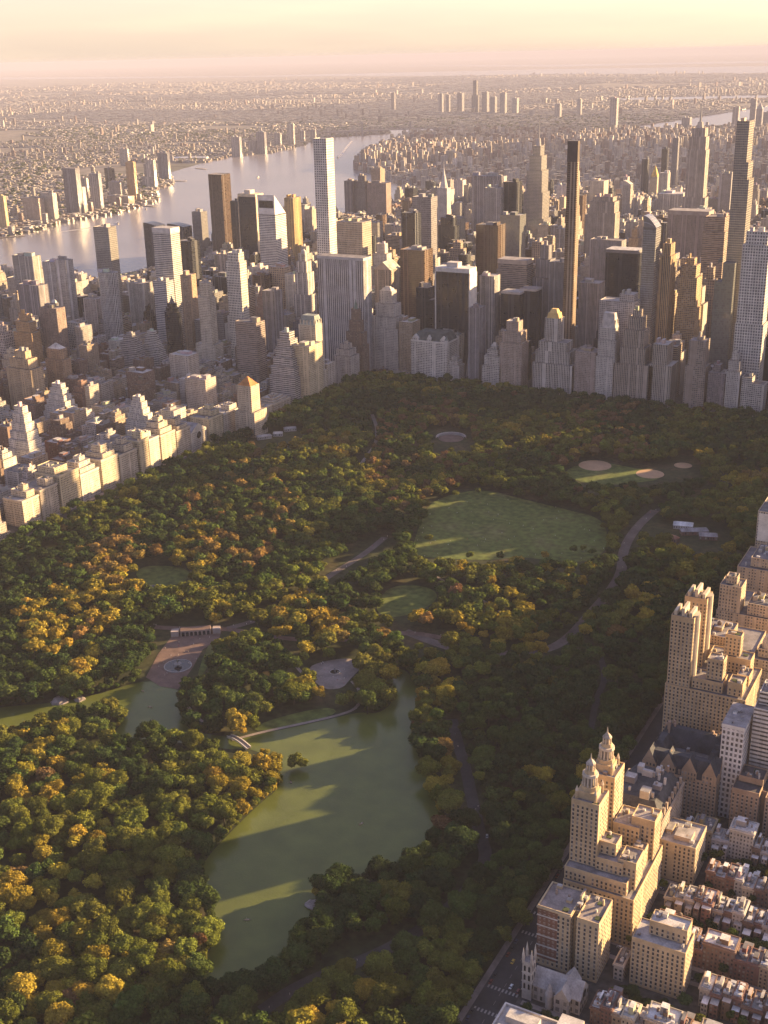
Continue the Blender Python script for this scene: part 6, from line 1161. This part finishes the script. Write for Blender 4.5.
def fountain(c, r_, label, statue):
    e = root('fountain', (c[0], c[1], .95), label, 'fountain'); mb = MB(); o_, i_ = ngon(0, 0, r_, 28), ngon(0, 0, r_ - .7, 28)
    mb.walls(o_, 0, .7, 'stone', (.36, .33, .31), 99, 9)
    for k in range(28): mb.face([(*o_[k], .7), (*o_[(k + 1) % 28], .7), (*i_[(k + 1) % 28], .7), (*i_[k], .7)], 'stone', (.42, .38, .35)); mb.face([(*i_[(k + 1) % 28], .3), (*i_[k], .3), (*i_[k], .7), (*i_[(k + 1) % 28], .7)], 'stone', (.36, .33, .31))
    mb.build('basin', e); mb = MB(); mb.cap(i_, .45, 'pane', (0, 0, 0)); mb.build('pool_water', e); mb = MB(); mb.cone(0, 0, 1.1, .7, .4, 2.6, 'stone', (.2, .19, .18), n=10); mb.cone(0, 0, .8, r_ * .28, 2.6, 3.2, 'stone', (.24, .22, .21), n=14); mb.cone(0, 0, .6, .5, 3.2, 4.6, 'stone', (.2, .19, .18), n=10); mb.build('pedestal', e)
    if statue:
        mb = MB(); mb.cone(0, 0, .75, .5, 4.6, 6.2, 'metal', (.08, .09, .08), n=8); mb.cone(0, 0, .5, .25, 6.2, 7.0, 'metal', (.08, .09, .08), n=8); mb.cone(0, 0, .26, .16, 7.0, 7.5, 'metal', (.08, .09, .08), n=8)
        for sx in (-1, 1): mb.face([(0, -.2, 6.6), (sx * 1.9, -.5, 7.4), (sx * 1.5, -.5, 5.9), (sx * .2, -.2, 5.6)], 'metal', (.08, .09, .08)); mb.face([(0, -.35, 6.6), (sx * .2, -.35, 5.6), (sx * 1.5, -.65, 5.9), (sx * 1.9, -.65, 7.4)], 'metal', (.08, .09, .08))
        mb.build('statue', e)
fountain(G(178, 667), 14.0, 'wide round fountain with a dark winged statue on the brick terrace', True)
fountain(G(335, 673), 5.5, 'small stone fountain in the middle of the round plaza', False)
c = G(196, 634); a_ = math.atan2(G(223, 634)[1] - G(170, 638)[1], G(223, 634)[0] - G(170, 638)[0])
e = root('arcade', (*c, .9), 'stone arcade with dark arches between two stairs behind the terrace', 'arcade', rz=a_); mb = MB(); mb.box(-16, 16, -5, 5, 0, 6, 'stone', (.34, .26, .22), topmat='brick_paving'); mb.build('wall', e)
for k in range(7):
    q = MB(); x = -13.2 + k * 4.4
    for sy in (1,): q.face([(x - 1.5, 5.06, 0), (x + 1.5, 5.06, 0), (x + 1.5, 5.06, 3.4), (x + .9, 5.06, 4.5), (x - .9, 5.06, 4.5), (x - 1.5, 5.06, 3.4)], 'pane'); q.face([(x - 1.5, -5.06, 0), (x + 1.5, -5.06, 0), (x + 1.5, -5.06, 3.4), (x + .9, -5.06, 4.5), (x - .9, -5.06, 4.5), (x - 1.5, -5.06, 3.4)], 'pane')
    q.build('arch', e)  # flat dark faces stand in for the shade inside the open arches
for sx in (-1, 1):
    q = MB()
    for k in range(12): q.box(min(sx * 18, sx * 26), max(sx * 18, sx * 26), -5 + k * 1.6, -3.4 + k * 1.6, 0, 6 - k * .5, 'stone', (.38, .31, .27))
    q.build('stair', e)
def shed(name, c, L_, D_, h, rz, col, rcol, label, cat, hip=3.0):
    e = root(name, (*c, .6), label, cat, rz=rz); mb = MB(); mb.walls(rect(-L_ / 2, L_ / 2, -D_ / 2, D_ / 2), 0, h, 'masonry', col, 3, 4); mb.build('wall', e); mb = MB(); p = rect(-L_ / 2 - .5, L_ / 2 + .5, -D_ / 2 - .5, D_ / 2 + .5); mb.prism(p, h, h + hip, 'roofing', rcol, poly1=[(x * (1 - D_ / L_ * .45), y * .06) for x, y in p]); mb.build('roof', e); return e
shed('pavilion', G(151, 592), 26, 12, 5, .6, BRN, (.10, .10, .11), 'dark roofed pavilion between the small lawn and gold trees', 'pavilion')
for k, (q, L_, D_, rz, rcol, lb) in enumerate((((264, 439), 24, 9, .9, (.36, .34, .33), 'long white roofed zoo shed among trees, leftmost'), ((278, 436), 15, 10, .5, (.42, .40, .38), 'bright white roofed zoo shed in the middle'), ((290, 431), 20, 9, .7, (.32, .30, .29), 'grey white roofed zoo shed nearest the avenue towers'), ((330, 434), 24, 8, .75, (.28, .27, .26), 'long low roof strip right of the zoo sheds'))): shed('zoo_building', G(*q), L_, D_, 5, rz, PALE, rcol, lb, 'zoo shed', 2)
for k, (q, L_, D_, rz, rcol, lb) in enumerate((((683, 528), 24, 14, .2, (.62, .60, .58), 'white glass roofed hall of the park restaurant'), ((694, 534), 34, 12, .5, (.28, .26, .26), 'long dark roofed wing of the park restaurant'), ((708, 539), 22, 12, .3, (.34, .30, .29), 'grey roofed wing of the park restaurant near the trees'), ((672, 541), 16, 9, -.3, (.34, .17, .11), 'little red roofed lodge beside the park restaurant'))): shed('restaurant_building', G(*q), L_, D_, 5, rz, RED if k else PALE, rcol, lb, 'restaurant', 3)
c = G(451, 439); e = root('bandshell', (*c, .6), 'pale half ring terrace wall in a clearing of the wood', 'terrace wall'); mb = MB()
for k in range(20):
    t0, t1 = -.1 + math.pi * 1.1 * k / 20, -.1 + math.pi * 1.1 * (k + 1) / 20; t0 -= .5; t1 -= .5
    q = lambda r_, t_, z: (r_ * math.cos(-t_) , r_ * math.sin(-t_), z); mb.face([q(24, t0, 0), q(24, t1, 0), q(24, t1, 4), q(24, t0, 4)], 'stone', (.45, .40, .36)); mb.face([q(24, t0, 4), q(24, t1, 4), q(21, t1, 4), q(21, t0, 4)], 'stone', (.36, .31, .28)); mb.face([q(21, t0, 0), q(21, t1, 0), q(21, t1, 4), q(21, t0, 4)], 'stone', (.36, .32, .3))
mb.build('ring_wall', e); mb = MB(); mb.cap(ngon(0, 0, 20, 24), .3, 'brick_paving', (0, 0, 0)); mb.build('floor_slab', e)
def boulder(px, r_, label):
    c = G(*px); rr_ = random.Random(int(px[0])); mb = MB(); n = 9; rings = [[(r_ * f_ * rr_.uniform(.75, 1.2) * math.cos(2 * math.pi * i / n), r_ * f_ * rr_.uniform(.7, 1.1) * math.sin(2 * math.pi * i / n), z * r_ * rr_.uniform(.8, 1.2)) for i in range(n)] for f_, z in ((1, 0), (.85, .22), (.5, .38))]
    for a, b_ in zip(rings[:-1], rings[1:]):
        for i in range(n): mb.face([a[i], a[(i + 1) % n], b_[(i + 1) % n], b_[i]], 'rock', (.4, .35, .32))
    mb.face(rings[-1], 'rock', (.4, .35, .32)); tag(mb.build('boulder', None, (*c, .7)), label, 'boulder')
boulder((313, 906), 6.5, 'pale grey waterside rock under the trees on the near bank'); boulder((200, 904), 4, 'small pinkish boulder at the wooded west bank of the lake'); boulder((60, 702), 9, 'long pale rock on the far shore of the lake arm'); boulder((80, 700), 6, 'smaller pale rock right beside the long shore rock')

# ------------------------------------------------------------------ people, boats, cars
def skin_person(sit):
    """one continuous figure grown from a joint skeleton"""
    if sit: J = [((0, 0, .22), .16), ((0, .02, .55), .17), ((0, 0, .72), .07), ((0, 0, .86), .11), ((.18, 0, .66), .055), ((.27, .16, .42), .045), ((.2, .34, .3), .035), ((-.18, 0, .66), .055), ((-.27, .16, .42), .045), ((-.2, .34, .3), .035), ((.12, .4, .3), .075), ((.13, .75, .1), .05), ((-.12, .4, .3), .075), ((-.13, .75, .1), .05)]
    else: J = [((0, 0, .92), .15), ((0, 0, 1.3), .17), ((0, 0, 1.5), .06), ((0, .02, 1.65), .11), ((.2, 0, 1.4), .06), ((.27, 0, 1.1), .045), ((.27, .08, .85), .035), ((-.2, 0, 1.4), .06), ((-.27, 0, 1.1), .045), ((-.27, .08, .85), .035), ((.11, .03, .5), .075), ((.11, -.02, .06), .05), ((-.11, .05, .5), .075), ((-.11, .1, .06), .05)]
    me = bpy.data.meshes.new('person'); me.from_pydata([j[0] for j in J], [(0, 1), (1, 2), (2, 3), (1, 4), (4, 5), (5, 6), (1, 7), (7, 8), (8, 9), (0, 10), (10, 11), (0, 12), (12, 13)], [])
    o = bpy.data.objects.new('person', me); C.objects.link(o); md = o.modifiers.new('skin', 'SKIN'); sv = me.skin_vertices[0].data
    for i, j in enumerate(J): sv[i].radius = (j[1], j[1])
    sv[0].use_root = True; o.modifiers.new('sub', 'SUBSURF').levels = 1; bpy.context.view_layer.update(); m2 = bpy.data.meshes.new_from_object(o.evaluated_get(bpy.context.evaluated_depsgraph_get())); bpy.data.objects.remove(o); m2.name = 'person'; m2.materials.clear(); m2.materials.append(MATS['cloth']); return m2
plain('cloth', 0.9, 0.1, 2.0, .9, 1.1, 'obj')
PM = [skin_person(True), skin_person(False)]
def person(x, y, z, k, label, group=None, col=None, rz=None):
    o = link(bpy.data.objects.new('person', PM[k])); o.location = (x, y, z); o.rotation_euler = (0, 0, RN.uniform(0, 6.28) if rz is None else rz); o.scale = (1.12,) * 3; o.color = (*(col or RN.choice([(.7, .66, .6), (.75, .72, .68), (.5, .42, .35), (.12, .13, .18), (.45, .12, .1), (.65, .6, .5)])), 1); tag(o, label, 'person', group); return o
RN.seed(9); sp_ = pg(*SHEEP); n_ = 0
while n_ < 80:
    x, y = G(RN.uniform(412, 606), RN.uniform(494, 560))
    if inpoly([(x, y)], sp_)[0] and RN.random() < .8: person(x, y, .8, 0 if RN.random() < .6 else 1, 'tiny figure of a visitor resting on the big shaded lawn', 'visitors on the big lawn'); n_ += 1
for k in range(26):
    x, y = G(RN.uniform(158, 215), RN.uniform(632, 684))
    if inpoly([(x, y)], pg(*TERRACE))[0]: person(x, y, .92, 1, 'tiny figure of a visitor strolling on the brick terrace', 'visitors on the brick terrace')
for k in range(18):
    x, y = G(RN.uniform(312, 358), RN.uniform(663, 686))
    if inpoly([(x, y)], pg(*CHERRY))[0]: person(x, y, .92, 1, 'tiny figure of a visitor standing on the round plaza', 'visitors on the round plaza')
DR = [p for p in PATHS if p[0] in ('park_drive', 'mall_path')]
for k in range(70):
    p_ = smooth(pg(*DR[k % len(DR)][1]), 1, False); q = RN.choice(p_); person(q[0] + RN.uniform(-4, 4), q[1] + RN.uniform(-4, 4), 1.25, 1, 'tiny figure of a walker on a park drive among the trees', 'walkers on the park drives')
def boat_mesh(L_, B_, h):
    mb = MB(); n = 8; prof = [(t, B_ / 2 * (math.sin(math.pi * (0.12 + .88 * t)) ** .7 if t < 1 else .02)) for t in [i / n for i in range(n + 1)]]; st = [(t * L_ - L_ / 2, w_) for t, w_ in prof]
    for (a, wa), (b_, wb) in zip(st[:-1], st[1:]):
        for s_ in (-1, 1): mb.face([(a, s_ * wa, h), (b_, s_ * wb, h), (b_, s_ * wb * .6, 0), (a, s_ * wa * .6, 0)], 'paint', (.5, .46, .4)); mb.face([(a, s_ * wa * .9, h), (b_, s_ * wb * .9, h), (b_, s_ * wb * .6, .12), (a, s_ * wa * .6, .12)], 'paint', (.35, .28, .2))
        mb.face([(a, -wa * .6, .12), (b_, -wb * .6, .12), (b_, wb * .6, .12), (a, wa * .6, .12)], 'paint', (.3, .23, .16))
    mb.face([(st[0][0], -st[0][1], h), (st[0][0], st[0][1], h), (st[0][0], st[0][1] * .6, 0), (st[0][0], -st[0][1] * .6, 0)], 'paint', (.5, .46, .4)); return mb
def rowboat(px, rz, label, col, rider=True):
    c = G(*px); e = root('rowing_boat', (*c, .78), label, 'rowing boat', 'rowing boats on the lake', rz); mb = boat_mesh(5.0, 1.6, .55); mb.c = [tuple(k * x / .5 for k, x in zip(col, q)) for q in mb.c]; mb.build('hull', e)
    for x in (-1.2, .6): q = MB(); q.box(x - .2, x + .2, -.62, .62, .32, .4, 'paint', (.4, .3, .2)); q.build('bench', e)
    for s_ in (-1, 1): q = MB(); q.cone(0, 0, .05, .05, 0, 2.6, 'paint', (.45, .35, .22), n=5); o = q.build('oar', e); o.location = (.1, s_ * .7, .55); o.rotation_euler = (s_ * -1.75, 0, .2)
    if rider: person(c[0] - 1.2 * math.cos(rz), c[1] - 1.2 * math.sin(rz), .78 + .18, 0, 'person rowing the ' + label, 'rowers on the lake', (.75, .7, .65), rz - math.pi / 2)
rowboat((247, 921), .5, 'white rowing boat in the sunlit streak of the near lake', (.66, .62, .56)); rowboat((361, 825), 1.3, 'long drifting rowing boat alone in mid lake', (.45, .40, .34)); rowboat((291, 783), -.9, 'dark rowing boat below the small wooded islet', (.10, .08, .07)); rowboat((150, 708), .3, 'pale rowing boat nearest the brick terrace steps', (.55, .5, .45)); rowboat((152, 722), 2.2, 'orange brown rowing boat in the middle of the lake arm', (.45, .27, .15)); rowboat((176, 732), 1.0, 'grey rowing boat near the cast iron bridge', (.35, .32, .30), False); rowboat((143, 692), 2.8, 'cream rowing boat close under the terrace edge', (.60, .54, .45), False); rowboat((118, 738), .9, 'brown rowing boat at the wooded end of the lake arm', (.3, .22, .16), False)
def car(x, y, z, rz, col, label, group):
    e = root('parked_car', (x, y, z), label, 'car', group, rz); mb = MB(); mb.prism(rect(-2.3, 2.3, -.9, .9), .32, .82, 'paint', col, poly1=rect(-2.25, 2.22, -.86, .86)); mb.prism(rect(-1.35, .85, -.76, .76), 1.38, 1.42, 'paint', col, poly1=rect(-1.3, .8, -.72, .72)); mb.build('body', e)
    mb = MB(); mb.walls(rect(-1.9, 1.4, -.84, .84), .82, 1.38, 'pane', (0, 0, 0), poly1=rect(-1.35, .85, -.76, .76)); mb.build('cabin_glass', e)
    for sx in (-1.45, 1.4):
        for sy in (-.86, .86): q = MB(); q.cone(0, 0, .33, .33, -.1, .1, 'paint', (.02, .02, .02), n=10); o = q.build('wheel', e); o.location = (sx, sy, .33); o.rotation_euler = (math.pi / 2, 0, 0)
CARC = [('black', (.02, .02, .022)), ('dark grey', (.08, .08, .085)), ('silver', (.38, .38, .39)), ('white', (.68, .67, .65)), ('dark blue', (.03, .045, .09)), ('dark red', (.16, .03, .025)), ('yellow', (.55, .36, .03))]
RN.seed(14); cpos = []
for k in range(26):
    y = 1210 + k * 7.2
    for x in (-9.6, 9.6):
        if RN.random() < .5 and not any(abs(y - q) < 14 for q in (1368.5, 1288, 1207.5)): cpos.append((x, y, RN.choice(CARC[:6])))
seen_ = {}
for x, y, (cn, cc) in cpos:
    side = 'museum side' if x < 0 else 'park side'; seen_.setdefault((cn, side), []).append((x, y, cc))
for (cn, side), v in seen_.items():
    v.sort(key=lambda q: -q[1])
    for i, (x, y, cc) in enumerate(v): car(x, y, .72, math.pi / 2 + (math.pi if x < 0 else 0), cc, ORD[i] + cn + ' car parked along the ' + side + ' kerb, counting from the church', 'cars along the avenue kerbs')
for i, (x, y) in enumerate(((4, 1330), (-4, 1352), (4.2, 1250))): car(x, y, .72, math.pi / 2, CARC[(6, 3, 6)[i]][1], ('yellow taxi driving past the church tower', 'white car driving beside the church tower', 'yellow taxi driving before the red banded brick block')[i], 'cars driving on the avenue')
RN.seed(31)
for n_ in (73, 74, 75, 76):
    for k in range(26):
        if RN.random() < .7: car(-30 - k * 6.4, (n_ - 59) * 80.5 + RN.choice((-3.9, 3.9)), .74, RN.choice((0, math.pi)), RN.choice(CARC[:6])[1], 'tiny parked car in a narrow side street between row houses', 'cars parked along the side streets')
c = G(487, 838); car(*c, 1.3, 2.0, CARC[3][1], 'white car on the park drive beside the lake', 'cars in the park')

# ------------------------------------------------------------------ river bridge, chimneys, river boats
a, b_ = G(326, 137.6), G(446, 133.6); L_ = math.hypot(b_[0] - a[0], b_[1] - a[1]); e = root('suspension_bridge', ((a[0] + b_[0]) / 2, (a[1] + b_[1]) / 2, 0), 'long grey suspension bridge crossing the far river bend', 'bridge', rz=math.atan2(b_[1] - a[1], b_[0] - a[0])); SB = (.27, .245, .25)
mb = MB(); mb.box(-L_ / 2, L_ / 2, -9, 9, 38, 46, 'stone', SB); 
for i in range(14):
    x = -L_ / 2 + (i + .5) * L_ / 14
    if abs(abs(x) - L_ * .2) > 30 and abs(x) > L_ * .2: mb.box(x - 3, x + 3, -8, 8, 0, 38, 'stone', SB)
mb.build('deck', e)
for s_ in (-1, 1):
    q = MB(); x = s_ * L_ * .2
    for sy in (-9, 9): q.prism(rect(x - 7, x + 7, sy - 3.5, sy + 3.5), 0, 100, 'stone', SB, poly1=rect(x - 4, x + 4, sy - 2.5, sy + 2.5))
    q.box(x - 4, x + 4, -9, 9, 92, 98, 'stone', SB); q.build('tower', e)
for sy in (-9, 9):
    q = MB(); f_ = lambda x: 48 + 50 * (x / (L_ * .2)) ** 2 if abs(x) < L_ * .2 else 98 - 52 * min(1, (abs(x) - L_ * .2) / (L_ * .2))
    for i in range(60): x0, x1 = -L_ * .4 + i * L_ * .8 / 60, -L_ * .4 + (i + 1) * L_ * .8 / 60; q.face([(x0, sy, f_(x0)), (x1, sy, f_(x1)), (x1, sy, f_(x1) + 2.5), (x0, sy, f_(x0) + 2.5)], 'stone', SB)
    q.build('cable', e)
for i, (x_, ref) in enumerate(((372, 'left'), (378.5, 'middle'), (392, 'right'))):
    c = G(x_, 162.5); zt = AV(x_, 146 if i < 2 else 150, c[1])[1]; mb = MB(); mb.cone(0, 0, 6.5, 5, 0, zt, 'stone', (.33, .25, .22), n=10); e = root('power_station_chimney', (*c, 0), 'tall thin power station chimney by the river, the %s one of three' % ref, 'chimney', 'power station chimneys'); mb.build('shaft', e); mb = MB(); mb.cone(0, 0, 5.6, 5.4, zt - 8, zt, 'stone', (.15, .13, .13), n=10); mb.build('cap_band', e)
c = G(388, 165); e = root('power_station', (*c, 0), 'blocky brown power station under the three thin chimneys', 'power station'); mb = MB(); mb.box(-150, 90, -40, 40, 0, 42, 'masonry', (.36, .28, .22), bay=9, floor=9, top=False); mb.build('facade', e); mb = MB(); mb.cap(rect(-150, 90, -40, 40), 42, 'roofing', (.35, .32, .3)); mb.build('roof', e); mb = MB(); mb.box(-60, 30, -30, 30, 42, 62, 'masonry', (.38, .30, .24), bay=9, floor=9); mb.build('boiler_house', e)
for k, (px, L_, rz, lb) in enumerate((((118, 224), 40, 2.3, 'white ferry trailing a long wake on the near river reach'), ((338, 158), 36, 1.9, 'small ferry on the bright river bend'), ((258, 178), 46, 2.0, 'grey barge in the middle of the wide river'), ((146, 209.5), 30, 2.3, 'small boat moored by the far bank piers'))):
    c = G(*px); e = root('ferry', (*c, .6), lb, 'boat', 'boats on the river', rz); boat_mesh(L_, L_ * .24, 3).build('hull', e); mb = MB(); mb.box(-L_ * .3, L_ * .15, -L_ * .08, L_ * .08, 2.4, 6.5, 'paint', (.7, .68, .64)); mb.box(-L_ * .1, L_ * .1, -L_ * .06, L_ * .06, 6.5, 9, 'paint', (.6, .58, .55)); mb.build('cabin', e)
ramp_ground('foam', [(0.35, (.34, .31, .30)), (0.65, (.55, .51, .48))], 0.05, 4, 0.6)
for px in ([(60, 232), (80, 229.5), (100, 226.5), (117, 224.2)], [(352, 141), (346, 148), (341, 155), (338, 158)]): strip('water_wake', smooth(pg(*px), 1, False), 14, .62, 'foam')
for px in ([(170, 181), (186, 181.5)], [(196, 168.5), (206, 169.5)], [(135, 205), (155, 207)], [(0, 238), (25, 236)]):
    a, b_ = G(*px[0]), G(*px[1]); L_ = math.hypot(b_[0] - a[0], b_[1] - a[1]); e = root('pier', ((a[0] + b_[0]) / 2, (a[1] + b_[1]) / 2, 0), {170: 'long thin pier reaching into the river bend', 196: 'short pier near the white riverside shed', 135: 'sandy pier in front of the orange bank tower', 0: 'pale pier at the left edge of the river'}[px[0][0]], 'pier', None, math.atan2(b_[1] - a[1], b_[0] - a[0])); mb = MB(); mb.box(-L_ / 2, L_ / 2, -9, 9, 2.2, 3.4, 'stone', (.34, .29, .25)); mb.build('deck', e); mb = MB()
    for i in range(int(L_ / 25)): mb.box(-L_ / 2 + i * 25 + 4, -L_ / 2 + i * 25 + 7, -8, 8, 0, 2.2, 'stone', (.2, .17, .15))
    mb.build('trestle', e)
c = G(187, 160); e = root('warehouse', (*c, 0), 'long white riverside shed across the river', 'warehouse', None, .35); mb = MB(); mb.box(-130, 130, -26, 26, 0, 14, 'stone', (.55, .52, .49), top=False); mb.build('wall', e); mb = MB(); mb.prism(rect(-131, 131, -27, 27), 14, 20, 'roofing', (.62, .60, .58), poly1=rect(-129, 129, -2, 2)); mb.build('roof', e)

# ------------------------------------------------------------------ evening air
hz = bpy.data.materials.new('haze_air'); hz.use_nodes = True; t = hz.node_tree; t.nodes.clear(); pv = nd(t, 'ShaderNodeVolumePrincipled'); oo = nd(t, 'ShaderNodeOutputMaterial')
pv.inputs['Color'].default_value = (0.46, 0.465, 0.58, 1); pv.inputs['Density'].default_value = 3.3e-5; pv.inputs['Anisotropy'].default_value = -0.1; t.links.new(pv.outputs[0], oo.inputs['Volume'])
me = bpy.data.meshes.new('haze'); R_ = 108000; z0, z1 = -1.0, 600.0
me.from_pydata([(CU + x * R_, CV + y * R_, z) for z in (z0, z1) for x, y in ((-1, -1), (1, -1), (1, 1), (-1, 1))], [], [(3, 2, 1, 0), (4, 5, 6, 7), (0, 1, 5, 4), (1, 2, 6, 5), (2, 3, 7, 6), (3, 0, 4, 7)])
me.materials.append(hz); tag(link(bpy.data.objects.new('haze', me)), 'warm evening haze over the city', 'haze', None, 'stuff')
print('objects', len(bpy.data.objects))
